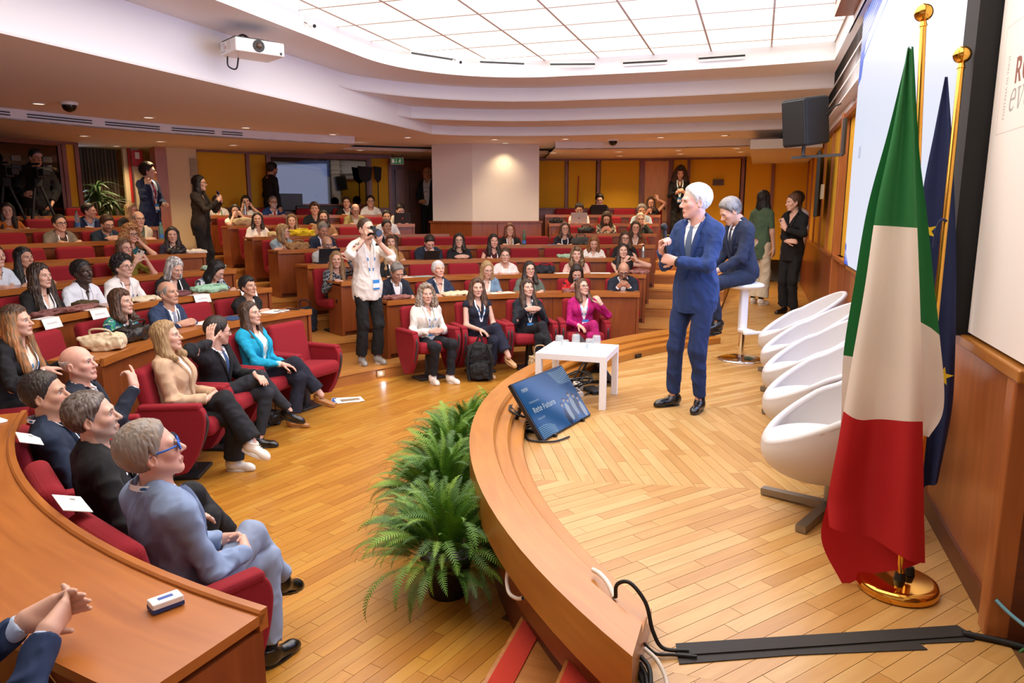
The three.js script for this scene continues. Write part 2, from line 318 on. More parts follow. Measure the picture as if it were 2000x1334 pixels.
// ---------------------------------------------------------------- ceiling
const LOW = 3.3, H1 = 3.454, H2 = 3.636, H3 = 3.83, SKY = 4.05, XF = -5.42;
function rim(e) {
  const x0 = -4.65 - e, z0 = -10.2 - e, z1 = -1.3 + e, rc = 2.0 + e, p = [[0.86, z0]];
  for (let i = 1; i < 8; i++) p.push([0.86 + (x0 + rc - 0.86) * i / 8, z0 - 0.10 * Math.sin(Math.PI * i / 8)]);
  for (let i = 0; i <= 14; i++) { const a = Math.PI / 2 * i / 14; p.push([x0 + rc - rc * Math.sin(a), z0 + rc - rc * Math.cos(a)]); }
  for (let i = 0; i <= 14; i++) { const a = Math.PI / 2 * i / 14; p.push([x0 + rc - rc * Math.cos(a), z1 - rc + rc * Math.sin(a)]); }
  p.push([0.86, z1]);
  return p.map(([x, z]) => [Math.max(x, XF), z]);
}
{
  const R0 = rim(0), R1 = rim(0.9), R2 = rim(1.8), R3 = rim(2.65), T = 0.02;
  const fascia = (p, y0, y1) => {                                       // thin upright band that follows a plan curve
    const gs = []; for (let i = 0; i + 1 < p.length; i++) { const a = p[i], b = p[i + 1]; if (Math.hypot(a[0] - b[0], a[1] - b[1]) > 1e-4 && !(a[0] < XF + 1e-4 && b[0] < XF + 1e-4)) gs.push([a, b]); }
    const pos = [], nor = [], ns = gs.map(([a, b]) => { const l = Math.hypot(b[0] - a[0], b[1] - a[1]); return [-(b[1] - a[1]) / l, (b[0] - a[0]) / l]; });
    gs.forEach(([a, b], i) => {
      const sm = (j) => { const o = ns[j]; if (!o || o[0] * ns[i][0] + o[1] * ns[i][1] < 0.9) return ns[i]; const v = [o[0] + ns[i][0], o[1] + ns[i][1]], l = Math.hypot(...v); return [v[0] / l, v[1] / l]; };
      const na = sm(i - 1), nb = sm(i + 1);
      for (const [q, y, n] of [[a, y0, na], [b, y1, nb], [b, y0, nb], [a, y0, na], [a, y1, na], [b, y1, nb]]) { pos.push(q[0], y, q[1]); nor.push(-n[0], 0, -n[1]); }
    });
    const g = new THREE.BufferGeometry(); g.setAttribute('position', new THREE.Float32BufferAttribute(pos, 3)); g.setAttribute('normal', new THREE.Float32BufferAttribute(nor, 3)); return g;
  };
  const c = struct(obj('ceiling', slab([[-13.6, -18.4], [1.6, -18.4], [1.6, 2.2], [-13.6, 2.2]], 4.3, 4.5), M.soffit), 'roof slab above the stepped ceiling');
  const big = [[-13.6, -18.4], [1.6, -18.4], [1.6, 2.2], [-13.6, 2.2]];
  const tuck = (p, d) => p.map(([x, z]) => [x < XF + 1e-6 ? XF - d : x, z]), hole = (p) => p;                                                // curve closed along x = 0.86
  obj('low_soffit', slab(big, LOW, LOW + T, [hole(R3)]), M.soffit, c);
  obj('soffit_ring', slab(tuck(R3, 0.008), H1, H1 + T, [tuck(R2, 0.0075).map(([x, z]) => [Math.min(x, 0.855), z])]), M.soffit, c);
  obj('soffit_ring', slab(tuck(R2, 0.008), H2, H2 + T, [tuck(R1, 0.0075).map(([x, z]) => [Math.min(x, 0.855), z])]), M.soffit, c);
  obj('soffit_ring', slab(tuck(R1, 0.008), H3, H3 + T, [R0.map(([x, z]) => [Math.min(x, 0.78), z])]), M.soffit, c);
  obj('fascia_band', fascia(R3, LOW + T, H1), M.white, c); obj('fascia_band', fascia(R2, H1 + T, H2), M.white, c); obj('fascia_band', fascia(R1, H2 + T, H3), M.white, c);
  obj('rim_band', fascia(R0, H3 + T, SKY + 0.2), M.white, c);
  obj('side_fascia', box(0.02, H3 - LOW, 16.0, XF - 0.0112, (H3 + LOW) / 2 + 0.02, -5.75), M.white, c);
  obj('side_rim', box(0.02, SKY + 0.2 - H3, 9.0, 0.785, (H3 + SKY + 0.2) / 2, -5.75), M.white, c);
  // back ceiling drops by a band
  const drop = (a0, a1) => {
    obj('drop_band', sweep([[8.6, LOW + T], [8.6, 3.16], [8.62, 3.16], [8.62, LOW + T]], a0, a1), M.white, c);
    obj('back_soffit', sweep([[8.6, 3.18], [8.6, 3.16], [13.2, 3.16], [13.2, 3.18]], a0, a1), M.backCeiling, c);
  };
  drop(-60, 44.5); drop(69.6, 97);
  obj('back_soffit', sweep([[10.2, 3.26], [10.2, 3.2], [13.2, 3.2], [13.2, 3.26]], 44.5, 69.6), M.backCeiling, c);
  obj('pillar_soffit', slab([[-1.0, -12.9], [0.9, -12.9], [0.9, -17.4], [-0.9, -17.4]].map(([x, z]) => [Math.max(x, -0.2), z]), 3.0, 3.15), M.backCeiling, c);
  // air slots in the rim band and in the drop band
  for (const [xa, za, xb, zb] of [[-4.29, -8.75, -3.96, -9.29], [-3.66, -9.56, -3.14, -9.87], [-2.81, -10.02, -2.23, -10.2], [-1.85, -10.26, -1.27, -10.29], [-0.86, -10.28, -0.28, -10.26]]) {
    const n = V(-(zb - za), 0, xb - xa).normalize().multiplyScalar(-1), o = V(-1.9 - xa, 0, -5.75 - za); if (o.dot(n) < 0) n.negate(); n.multiplyScalar(0.03);
    obj('air_slot_frame', bar([xa + n.x, 3.955, za + n.z], [xb + n.x, 3.955, zb + n.z], 0.012, 0.075), M.whitePlastic, c);
    n.multiplyScalar(1.3); obj('air_slot', bar([xa + n.x, 3.955, za + n.z], [xb + n.x, 3.955, zb + n.z], 0.012, 0.022), M.black, c);
  }
  for (const [a, b] of [[4.5, 9.6], [11, 16.6], [17.8, 23], [24.2, 28.6], [29.4, 31.6], [-1.5, 3.4]]) for (const y of [3.215, 3.25])
    obj('air_slot', bar(pol(8.592, a, y), pol(8.592, b, y), 0.006, 0.014), M.black, c);
  // luminous ceiling: panels in a grid of thin bars
  const glow = std({ color: 0xffffff, emissive: 0xfff4e6, emissiveIntensity: 1.2, roughness: 0.9 });
  const sky = thing('luminous_ceiling', 'large luminous ceiling of square white panels in thin bars', 'skylight');
  const g = 0.74, xs = [], zs = []; for (let i = 0; i < 8; i++) xs.push(0.77 - g * i); for (let j = 0; j < 13; j++) zs.push(-10.62 + g * j);
  const inside = R0.map(([x, z]) => [x < -4.5 ? x - 0.02 : x, z]);
  const edges = inside.map((p, i) => [p, inside[(i + 1) % inside.length]]).filter(([a, b]) => Math.hypot(a[0] - b[0], a[1] - b[1]) > 1e-3);
  const centre = [-2, -5.75];
  for (const x of xs) for (const z of zs) {
    let poly = [[x - g + 0.011, z + 0.011], [x - 0.011, z + 0.011], [x - 0.011, z + g - 0.011], [x - g + 0.011, z + g - 0.011]];
    for (const [a, b] of edges) { let n = [-(b[1] - a[1]), b[0] - a[0]]; if (n[0] * (centre[0] - a[0]) + n[1] * (centre[1] - a[1]) < 0) n = [-n[0], -n[1]]; poly = clip(poly, n[0], n[1], -(n[0] * a[0] + n[1] * a[1])); if (poly.length < 3) break; }
    if (poly.length < 3) continue;
    obj('light_panel', slab(poly, SKY + 0.004, SKY + 0.016), glow, sky);
  }
  const barMat = std({ color: 0xcdbfb6, roughness: 0.6 }), bars = [];
  xs.forEach((x) => bars.push(box(0.022, 0.03, 9.3, x, SKY + 0.01, -5.75))); zs.forEach((z) => bars.push(box(5.5, 0.02, 0.018, -1.95, SKY + 0.01, z)));
  bars.forEach((b) => obj('grid_bar', b, barMat, sky));
}

// ---------------------------------------------------------------- walls
{
  // projection wall
  const w = struct(obj('wall_right', [box(0.3, 4.3, 7.0, 1.15, 2.15, -6.4), box(0.3, 4.3, 9.0, 1.12, 2.15, -14.3), box(0.3, 4.3, 5.0, 1.42, 2.15, -0.4)], M.white), 'wall behind the stage carrying the big screen');
  // near wainscot, x = 0.9 face
  obj('wainscot_panel', box(0.08, 0.92, 1.13, 0.955, 0.96, -3.55), M.wallWood, w);
  for (let i = 0; i < 4; i++) obj('wainscot_panel', box(0.08, 0.92, 0.98, 0.955, 0.96, -4.62 - i * 0.99), M.wallWood, w);
  obj('plinth', box(0.09, 0.1, 5.2, 0.945, 0.5, -5.55), M.darkWood, w);
  obj('cap', box(0.16, 0.05, 5.3, 0.95, 1.44, -5.5, 0.01), M.curbWood, w);
  obj('corner_post', box(0.11, 0.97, 0.09, 0.93, 0.935, -2.93, 0.012), M.wallWood, w);
  obj('recess_back', box(0.02, 1.0, 3.0, 1.262, 0.95, -1.4), M.darkWood, w);
  obj('wainscot_end', box(0.3, 0.98, 0.04, 1.1, 0.94, -2.90), M.darkWood, w);
  // farther side wall: yellow cloth panels above dark wainscot
  for (let i = 0; i < 2; i++) obj('wainscot_panel', box(0.06, 0.98, 0.72, 0.99, 0.94, -8.62 - i * 0.74), M.panelWood, w);
  obj('cloth_panel', box(0.03, 1.62, 1.42, 0.985, 2.28, -9.0), M.yellowPanel, w);
  obj('post', box(0.12, 2.7, 0.1, 0.94, 1.8, -9.85, 0.01), M.wallWood, w);
  for (let i = 0; i < 5; i++) {
    const z = -10.6 - i * 1.36;
    obj('wainscot_panel', box(0.06, 0.98, 1.34, 0.94, 0.94, z), M.panelWood, w);
    obj('cloth_panel', box(0.03, 1.6, 1.3, 0.955, 2.27, z), M.yellowPanel, w); obj('post', box(0.05, 1.64, 0.05, 0.935, 2.27, z - 0.68), M.wallWood, w);
  }
  obj('cap', box(0.1, 0.04, 8.7, 0.93, 1.45, -12.9), M.wallWood, w); obj('cap', box(0.1, 0.04, 1.5, 0.98, 1.45, -9.0), M.wallWood, w);
  obj('top_rail', box(0.08, 0.06, 8.6, 0.94, 3.1, -12.9), M.trimWood, w);
  struct(obj('wall_near', box(16, 4.3, 0.2, -5, 2.15, 1.9), M.white), 'plain wall behind the camera side of the hall');
}
{
  // curved back wall in straight bays at the top of the tiers
  const w = struct(obj('wall_back', sweep([[12.9, 4.2], [12.9, 0], [13.1, 0], [13.1, 4.2]], -100, 100), M.beige), 'back wall of the hall with yellow cloth panels and dark wood');
  const bay = (name, a, b, y0, y1, R, th, mat) => obj(name, bar(pol(R, a, (y0 + y1) / 2), pol(R, b, (y0 + y1) / 2), th, y1 - y0), mat, w);
  const floor7 = TIER(7), Y = 2.05, TOP = 3.17;
  // cloth bays
  for (const [a, b] of [[31.95, 36.6], [37.05, 38.65], [49.75, 51.7], [69.0, 71.95], [72.4, 75.55], [76.1, 80.5], [84.3, 85.85], [86.2, 91.6], [20.55, 21.3], [92.2, 94.9], [95.2, 98.6]]) {
    if (a > 84) { bay('cloth_panel', a, b, a > 92 ? 0.95 : 1.2, TOP, 11.3, 0.05, M.yellowPanel); continue; } bay('cloth_panel', a, b, Y, TOP, 11.3, 0.05, M.yellowPanel); bay('wainscot_panel', a, b, floor7 - 0.7, Y - 0.03, 11.28, 0.06, M.panelWood); bay('dado_rail', a - 0.1, b + 0.1, Y - 0.03, Y + 0.02, 11.26, 0.09, M.trimWood);
  }
  for (const a of [31.75, 36.82, 38.85, 49.65, 51.85, 72.15, 75.85, 80.7, 84.1, 86.02, 91.9, 20.45, 21.45, 95.05]) bay('post', a - 0.17, a + 0.17, floor7 - 0.7, TOP, 11.27, 0.09, M.trimWood);
  for (const [a, b] of [[31.7, 52], [69, 92], [8, 21.5]]) for (let t = a; t < b - 0.01; t += (b - a) / 6) bay('top_rail', t, t + (b - a) / 6, TOP - 0.05, TOP + 0.02, 11.26, 0.09, M.trimWood);
  // beige pier with air grille, white jamb, wooden post
  bay('beige_pier', 28.9, 31.7, floor7, TOP, 11.25, 0.25, M.beige); bay('white_jamb', 26.3, 27.9, floor7, TOP, 11.9, 0.1, M.beige); bay('wood_post', 27.9, 28.9, floor7, TOP, 11.25, 0.3, M.wallWood);
  for (let i = 0; i < 17; i++) bay('grille_slat', 31.0, 31.62, 2.35 + i * 0.038, 2.372 + i * 0.038, 11.10, 0.02, std({ color: 0xa08f68, roughness: 0.6 }));
  // dark passage behind the pillar
  bay('passage_wall', 51.9, 57.5, floor7, TOP, 12.5, 0.1, M.panelWood); bay('passage_door', 53.4, 54.3, floor7, 2.95, 12.4, 0.08, M.wallWood); bay('passage_door', 54.9, 56.2, floor7, 2.95, 12.38, 0.06, M.darkWood);
  // window alcove with curtain
  bay('alcove_wall', 21.3, 26.5, floor7, TOP, 12.5, 0.1, M.beige);
  bay('alcove_side', 8, 15, floor7 - 0.2, floor7 + 0.62, 11.3, 0.1, M.panelWood); bay('alcove_side', 15, 20.4, floor7 - 0.2, floor7 + 0.66, 11.3, 0.1, M.panelWood);
}
// interpreters' booths behind glass
{
  const mirror = std({ color: 0x4c4844, roughness: 0.03, metalness: 1 });
  const booth = (name, label, a0, a1, y0, y1, muls, m) => {
    const b = struct(thing(name, label, 'window'), label); const Rg = 11.3; b.userData.category = undefined; delete b.userData.category;
    obj('pane', bar(pol(Rg, a0, (y0 + y1) / 2), pol(Rg, a1, (y0 + y1) / 2), 0.012, y1 - y0), m, b);
    obj('rail', bar(pol(Rg - 0.01, a0, y1), pol(Rg - 0.01, a1, y1), 0.07, 0.07), M.trimWood, b); obj('sill', bar(pol(Rg - 0.03, a0, y0), pol(Rg - 0.03, a1, y0), 0.12, 0.05), M.trimWood, b);
    for (const a of muls) { const w = 0.035 / Rg / RAD; obj('mullion', bar(pol(Rg - 0.01, a - w, (y0 + y1) / 2), pol(Rg - 0.01, a + w, (y0 + y1) / 2), 0.07, y1 - y0), M.trimWood, b); }
    return b;
  };
  booth('window_1', 'dark booth window that mirrors the screen and stage chairs', 39.0, 49.5, 2.12, 3.12, [39, 49.5], mirror);
  const w2 = booth('window_2', 'dark booth window behind the video camera operator', 6, 20.4, 1.86, 3.12, [6, 13.2, 20.2], std({ color: 0x4a3a30, roughness: 0.05, metalness: 0.9 }));
  obj('booth_apron', bar(pol(11.33, 38.8, 1.6), pol(11.33, 49.8, 1.6), 0.08, 1.0), M.panelWood, struct(thing('trim_1', 'dark wooden apron under the mirroring booth window', ''), '')); 
}
// white pillar with wooden base
{
  const p0 = [-5.41, -13.69], p1 = [-4.21, -14.28], p2 = [-6.29, -13.72];
  const poly = [p2, p0, p1, [-4.7, -15.1], [-6.2, -14.5]];
  const p = struct(obj('pillar', slab(poly, 0.7, LOW + 0.01), M.pillarWhite), 'broad white pillar rising from a wood-clad base');
  const grow = (k) => { const c = [-5.4, -14.5]; return poly.map(([x, z]) => [c[0] + (x - c[0]) * k, c[1] + (z - c[1]) * k]); };
  obj('wood_base', slab(grow(1.05), 0.7, 1.76), M.panelWood, p); obj('base_cap', slab(grow(1.075), 1.76, 1.80), M.trimWood, p);
  obj('seam', bar([-4.94, 1.25, -13.85], [-4.94, 1.75, -13.85], 0.012, 0.01), M.darkWood, p);
}
// doors
{
  const d = struct(thing('door_1', 'yellowish wooden door at the top of the stairs', ''), 'yellowish wooden door at the top of the stairs'); delete d.userData.category;
  const f7 = TIER(7), q = (R, a, y) => pol(R, a, y);
  obj('leaf', bar(q(11.28, 81.1, f7 + 1.0), q(11.28, 83.75, f7 + 1.0), 0.05, 1.92), phys({ map: wood([208, 142, 56], [224, 160, 72], { alongV: true }), roughness: 0.4 }), d);
  obj('overpanel', bar(q(11.28, 81.1, 3.15), q(11.28, 83.75, 3.15), 0.05, 0.1), M.trimWood, d);
  for (const a of [80.95, 83.92]) obj('frame', bar(q(11.26, a - 0.16, f7 + 1.0), q(11.26, a + 0.16, f7 + 1.0), 0.08, 2.0), M.trimWood, d);
  obj('handle', [rod(q(11.22, 83.0, f7 + 0.98), q(11.2, 83.5, f7 + 0.98), 0.012), rod(q(11.25, 83.45, f7 + 0.98), q(11.18, 83.45, f7 + 0.98), 0.012), rod(q(11.25, 83.45, f7 + 0.88), q(11.2, 83.45, f7 + 0.88), 0.025)], M.black, d);
  const sgn = bar(q(11.2, 88.7, 2.62), q(11.2, 89.9, 2.62), 0.015, 0.13); tag(obj('door_plaque', sgn, std({ color: 0x4a2f18, roughness: 0.5 })), 'small dark plaque on the yellow wall behind the speaker', 'plaque');
}
// ---------------------------------------------------------------- figures: distance fields meshed into smooth surfaces
const smin = (a, b, k) => { const h = k - Math.abs(a - b); return h > 0 ? Math.min(a, b) - h * h / (4 * k) : Math.min(a, b); };
const cone = (a, b, ra, rb = ra) => {                                    // tapered capsule
  const ax = a.x, ay = a.y, az = a.z, dx = b.x - ax, dy = b.y - ay, dz = b.z - az, q = 1 / (dx * dx + dy * dy + dz * dz || 1e-9);
  return (x, y, z) => { const px = x - ax, py = y - ay, pz = z - az; let t = (px * dx + py * dy + pz * dz) * q; t = t < 0 ? 0 : t > 1 ? 1 : t; const ex = px - dx * t, ey = py - dy * t, ez = pz - dz * t; return Math.sqrt(ex * ex + ey * ey + ez * ez) - (ra + (rb - ra) * t); };
};
const egg = (c, r, m = null) => {                                        // ellipsoid, m = frame (Matrix4) it sits in
  const e = m ? m.clone().invert().elements : null, a = 1 / r[0], b = 1 / r[1], d = 1 / r[2];
  return (x, y, z) => {
    if (e) { const X = e[0] * x + e[4] * y + e[8] * z + e[12], Y = e[1] * x + e[5] * y + e[9] * z + e[13]; z = e[2] * x + e[6] * y + e[10] * z + e[14]; x = X; y = Y; }
    const px = (x - c[0]) * a, py = (y - c[1]) * b, pz = (z - c[2]) * d, k0 = Math.sqrt(px * px + py * py + pz * pz), qx = px * a, qy = py * b, qz = pz * d, k1 = Math.sqrt(qx * qx + qy * qy + qz * qz);
    return k1 < 1e-9 ? -Math.min(...r) : k0 * (k0 - 1) / k1;
  };
};
const blend = (list, k) => (x, y, z) => { let d = list[0](x, y, z); for (let i = 1; i < list.length; i++) d = smin(d, list[i](x, y, z), k); return d; };
const join = (...l) => (x, y, z) => { let d = 1e9; for (const f of l) { const e = f(x, y, z); if (e < d) d = e; } return d; };
const inflate = (f, t) => (x, y, z) => f(x, y, z) - t;
const cutEnd = (f, p, d) => (x, y, z) => Math.max(f(x, y, z), (x - p.x) * d.x + (y - p.y) * d.y + (z - p.z) * d.z);
const cutBy = (f, g) => (x, y, z) => Math.max(f(x, y, z), -g(x, y, z));
const inFrame = (f, m) => { const e = m.clone().invert().elements; return (x, y, z) => f(e[0] * x + e[4] * y + e[8] * z + e[12], e[1] * x + e[5] * y + e[9] * z + e[13], e[2] * x + e[6] * y + e[10] * z + e[14]); };
// surface nets over a sparse grid
function meshField(f, lo, hi, h, colour) {
  const nx = Math.max(2, Math.ceil((hi[0] - lo[0]) / h)) + 1, ny = Math.max(2, Math.ceil((hi[1] - lo[1]) / h)) + 1, nz = Math.max(2, Math.ceil((hi[2] - lo[2]) / h)) + 1;
  const G = new Float32Array(nx * ny * nz).fill(NaN), B = 6, id = (i, j, k) => i + nx * (j + ny * k), diag = h * B * 0.87 * 1.35;
  const act = [];
  for (let k = 0; k < nz - 1; k += B) for (let j = 0; j < ny - 1; j += B) for (let i = 0; i < nx - 1; i += B) {
    if (Math.abs(f(lo[0] + (i + B / 2) * h, lo[1] + (j + B / 2) * h, lo[2] + (k + B / 2) * h)) > diag + 0.01) continue;
    act.push(i, j, k);
    for (let c = k; c <= Math.min(k + B, nz - 1); c++) for (let b = j; b <= Math.min(j + B, ny - 1); b++) for (let a = i; a <= Math.min(i + B, nx - 1); a++) { const q = id(a, b, c); if (G[q] !== G[q]) G[q] = f(lo[0] + a * h, lo[1] + b * h, lo[2] + c * h); }
  }
  const vid = new Map(), pos = [], idx = [];
  const vert = (i, j, k) => {
    const key = id(i, j, k), got = vid.get(key); if (got !== undefined) return got;
    let n = 0, X = 0, Y = 0, Z = 0; const v = [];
    for (let c = 0; c < 8; c++) v.push(G[id(i + (c & 1), j + (c >> 1 & 1), k + (c >> 2))]);
    const E = (a, b) => { const p = v[a], q = v[b]; if (p !== p || q !== q || (p < 0) === (q < 0)) return; const t = p / (p - q); X += (a & 1) + ((b & 1) - (a & 1)) * t; Y += (a >> 1 & 1) + ((b >> 1 & 1) - (a >> 1 & 1)) * t; Z += (a >> 2) + ((b >> 2) - (a >> 2)) * t; n++; };
    E(0, 1); E(2, 3); E(4, 5); E(6, 7); E(0, 2); E(1, 3); E(4, 6); E(5, 7); E(0, 4); E(1, 5); E(2, 6); E(3, 7);
    if (!n) n = 1;
    const m = pos.length / 3; pos.push(lo[0] + (i + X / n) * h, lo[1] + (j + Y / n) * h, lo[2] + (k + Z / n) * h); vid.set(key, m); return m;
  };
  for (let t = 0; t < act.length; t += 3) {
    const i1 = Math.min(act[t] + B, nx - 1), j1 = Math.min(act[t + 1] + B, ny - 1), k1 = Math.min(act[t + 2] + B, nz - 1);
    for (let k = act[t + 2]; k < k1; k++) for (let j = act[t + 1]; j < j1; j++) for (let i = act[t]; i < i1; i++) {
      const s = G[id(i, j, k)] < 0;
      const quad = (a, b, c, d) => s ? idx.push(a, b, c, a, c, d) : idx.push(a, c, b, a, d, c);
      if (j > 0 && k > 0 && s !== (G[id(i + 1, j, k)] < 0)) quad(vert(i, j - 1, k - 1), vert(i, j, k - 1), vert(i, j, k), vert(i, j - 1, k));
      if (i > 0 && k > 0 && s !== (G[id(i, j + 1, k)] < 0)) quad(vert(i - 1, j, k - 1), vert(i - 1, j, k), vert(i, j, k), vert(i, j, k - 1));
      if (i > 0 && j > 0 && s !== (G[id(i, j, k + 1)] < 0)) quad(vert(i - 1, j - 1, k), vert(i, j - 1, k), vert(i, j, k), vert(i - 1, j, k));
    }
  }
  const N = pos.length / 3, P = new Float32Array(pos), nor = new Float32Array(N * 3), col = new Float32Array(N * 3), e = h * 0.35;
  for (let i = 0; i < N; i++) {
    const x = P[3 * i], y = P[3 * i + 1], z = P[3 * i + 2], a = f(x + e, y - e, z - e), b = f(x - e, y - e, z + e), c = f(x - e, y + e, z - e), d = f(x + e, y + e, z + e);
    let gx = a - b - c + d, gy = -a - b + c + d, gz = -a + b - c + d; const l = Math.hypot(gx, gy, gz) || 1; gx /= l; gy /= l; gz /= l;
    let s = (a + b + c + d) / 4; s = Math.max(-h * 0.4, Math.min(h * 0.4, s));
    P[3 * i] = x - gx * s; P[3 * i + 1] = y - gy * s; P[3 * i + 2] = z - gz * s; nor[3 * i] = gx; nor[3 * i + 1] = gy; nor[3 * i + 2] = gz;
    const cc = colour(P[3 * i], P[3 * i + 1], P[3 * i + 2]); col[3 * i] = cc[0]; col[3 * i + 1] = cc[1]; col[3 * i + 2] = cc[2];
  }
  const g = new THREE.BufferGeometry(); g.setAttribute('position', new THREE.BufferAttribute(P, 3)); g.setAttribute('normal', new THREE.BufferAttribute(nor, 3)); g.setAttribute('color', new THREE.BufferAttribute(col, 3)); g.setIndex(idx);
  return g;
}
const lin = (hex) => { const c = new THREE.Color(hex); return [c.r, c.g, c.b]; };
function paint(g, c) { const n = g.attributes.position.count, a = new Float32Array(n * 3); for (let i = 0; i < n; i++) { a[3 * i] = c[0]; a[3 * i + 1] = c[1]; a[3 * i + 2] = c[2]; } g.setAttribute('color', new THREE.BufferAttribute(a, 3)); return g; }
function mergeC(list) {
  return mergeGeometries(list.filter((g) => g && g.attributes.position.count).map((g) => { const k = g.index ? g.toNonIndexed() : g.clone(); for (const a of Object.keys(k.attributes)) if (!['position', 'normal', 'color'].includes(a)) k.deleteAttribute(a); return k; }));
}
// sheet of [x, y] points laid on the front of a field, pushed out by off
function sheet(f, rows, off, zs = 0.4, c = [1, 1, 1], thick = 0) {
  const R = rows.length, Cn = rows[0].length, pos = [], idx = [];
  const bad = [];
  for (const row of rows) for (const [x, y, oo] of row) { let z = zs; const of2 = oo ?? off; for (let i = 0; i < 60; i++) { const d = f(x, y, z) - of2; if (d < 0.0004) break; z -= Math.max(d * 0.8, 0.0006); if (z < -0.08) break; } bad.push(z < -0.06 || f(x, y, z) - of2 > 0.01); pos.push(x, y, z); }
  for (let i = 0; i + 1 < R; i++) for (let j = 0; j + 1 < Cn; j++) { const a = i * Cn + j, b = a + 1, d = a + Cn, e = d + 1; if (!bad[a] && !bad[b] && !bad[d]) idx.push(a, d, b); if (!bad[b] && !bad[d] && !bad[e]) idx.push(b, d, e); }
  const g = new THREE.BufferGeometry(); g.setAttribute('position', new THREE.Float32BufferAttribute(pos, 3)); g.setIndex(idx); g.computeVertexNormals();
  const n = g.attributes.normal; let s = 0; for (let i = 0; i < n.count; i++) s += n.getZ(i);
  if (s < 0) { for (let i = 0; i < idx.length; i += 3) { const t = idx[i]; idx[i] = idx[i + 1]; idx[i + 1] = t; } g.setIndex(idx); g.computeVertexNormals(); }
  return paint(g, c);
}
const ribbon = (pts, n) => {                                              // pts: [x, y, half width]; rows across
  const out = [], m = pts.length - 1;
  for (let i = 0; i <= n; i++) { const t = i / n * m, k = Math.min(m - 1, Math.floor(t)), u = t - k, a = pts[k], b = pts[k + 1], x = a[0] + (b[0] - a[0]) * u, y = a[1] + (b[1] - a[1]) * u, w = a[2] + (b[2] - a[2]) * u; const dx = b[0] - a[0], dy = b[1] - a[1], l = Math.hypot(dx, dy) || 1; out.push([[x - dy / l * -w, y + dx / l * -w], [x, y], [x + dy / l * -w, y - dx / l * -w]]); }
  return out;
};
const MP = {
  skin: phys({ vertexColors: true, roughness: 0.52, sheen: 0.2, sheenRoughness: 0.5 }),
  cloth: phys({ vertexColors: true, roughness: 0.88, sheen: 0.15, sheenRoughness: 0.6 }),
  hair: std({ vertexColors: true, roughness: 0.55 }),
  shoe: phys({ vertexColors: true, roughness: 0.32, clearcoat: 0.4, clearcoatRoughness: 0.2 }),
  print: std({ vertexColors: true, roughness: 0.6 }),
};
const strapMat = std({ vertexColors: true, roughness: 0.6, side: THREE.DoubleSide });
const SKIN = { fair: [0.68, 0.405, 0.30], pink: [0.71, 0.39, 0.295], tan: [0.50, 0.265, 0.17], olive: [0.57, 0.315, 0.21], dark: [0.052, 0.026, 0.018] };
const HAIR = { black: [0.008, 0.007, 0.007], dark: [0.022, 0.014, 0.010], brown: [0.055, 0.028, 0.015], chestnut: [0.10, 0.042, 0.02], auburn: [0.16, 0.05, 0.02], dblond: [0.25, 0.15, 0.07], blond: [0.42, 0.27, 0.12], grey: [0.27, 0.25, 0.23], white: [0.62, 0.61, 0.60], ginger: [0.36, 0.15, 0.05] };
// cells by nearness: head, hand, cloth, under body
const LOD = [[0.0046, 0.0042, 0.0115, 0.02], [0.0065, 0.006, 0.016, 0.03], [0.0095, 0.0085, 0.021, 0.04]];
function headField(fem, w) {
  const s = (x) => [x, -x], L = [];
  L.push(egg([0, 0.03, -0.016], [0.076 * w, 0.088, 0.097]), egg([0, -0.03, 0.022], [0.06 * w, 0.084, 0.067]));
  for (const k of [1, -1]) L.push(cone(V(0.05 * w * k, -0.045, 0), V(0.014 * k, -0.097, 0.062), fem ? 0.021 : 0.025, 0.017), egg([0.041 * k * w, -0.02, 0.052], [0.024, 0.022, 0.024]));
  L.push(egg([0, -0.099, 0.066], [fem ? 0.014 : 0.018, 0.013, 0.014]), cone(V(-0.036, 0.019, 0.071), V(0.036, 0.019, 0.071), fem ? 0.011 : 0.0135));
  const base = blend(L, 0.022);
  const sock = [egg([0.031, 0.001, 0.09], [0.018, 0.012, 0.016]), egg([-0.031, 0.001, 0.09], [0.018, 0.012, 0.016])];
  const nose = blend([cone(V(0, 0.008, 0.083), V(0, -0.028, 0.106), 0.0075, 0.0115), egg([0.0105, -0.033, 0.094], [0.008, 0.007, 0.010]), egg([-0.0105, -0.033, 0.094], [0.008, 0.007, 0.010])], 0.008);
  const lips = blend([cone(V(-0.019, -0.0625, 0.079), V(0.019, -0.0625, 0.079), 0.0075), cone(V(0, -0.0625, 0.086), V(0, -0.0625, 0.0861), 0.007), cone(V(-0.014, -0.0725, 0.080), V(0.014, -0.0725, 0.080), 0.0078)], 0.006);
  const ear = (k) => cutBy(egg([0.079 * k * w, -0.012, -0.012], [0.010, 0.032, 0.019]), egg([0.088 * k * w, -0.010, -0.008], [0.008, 0.020, 0.011]));
  const ears = join(ear(1), ear(-1));
  return (x, y, z) => {
    let d = base(x, y, z);
    if (d > 0.06) return d;
    for (const q of sock) { const e = -q(x, y, z), h = 0.012 - Math.abs(d - e); d = h > 0 ? Math.max(d, e) + h * h / 0.048 : Math.max(d, e); }
    d = smin(d, nose(x, y, z), 0.008); d = smin(d, lips(x, y, z), 0.008); return smin(d, ears(x, y, z), 0.006);
  };
}
const sstep = (a, b, x) => { const t = Math.min(1, Math.max(0, (x - a) / (b - a))); return t * t * (3 - 2 * t); };
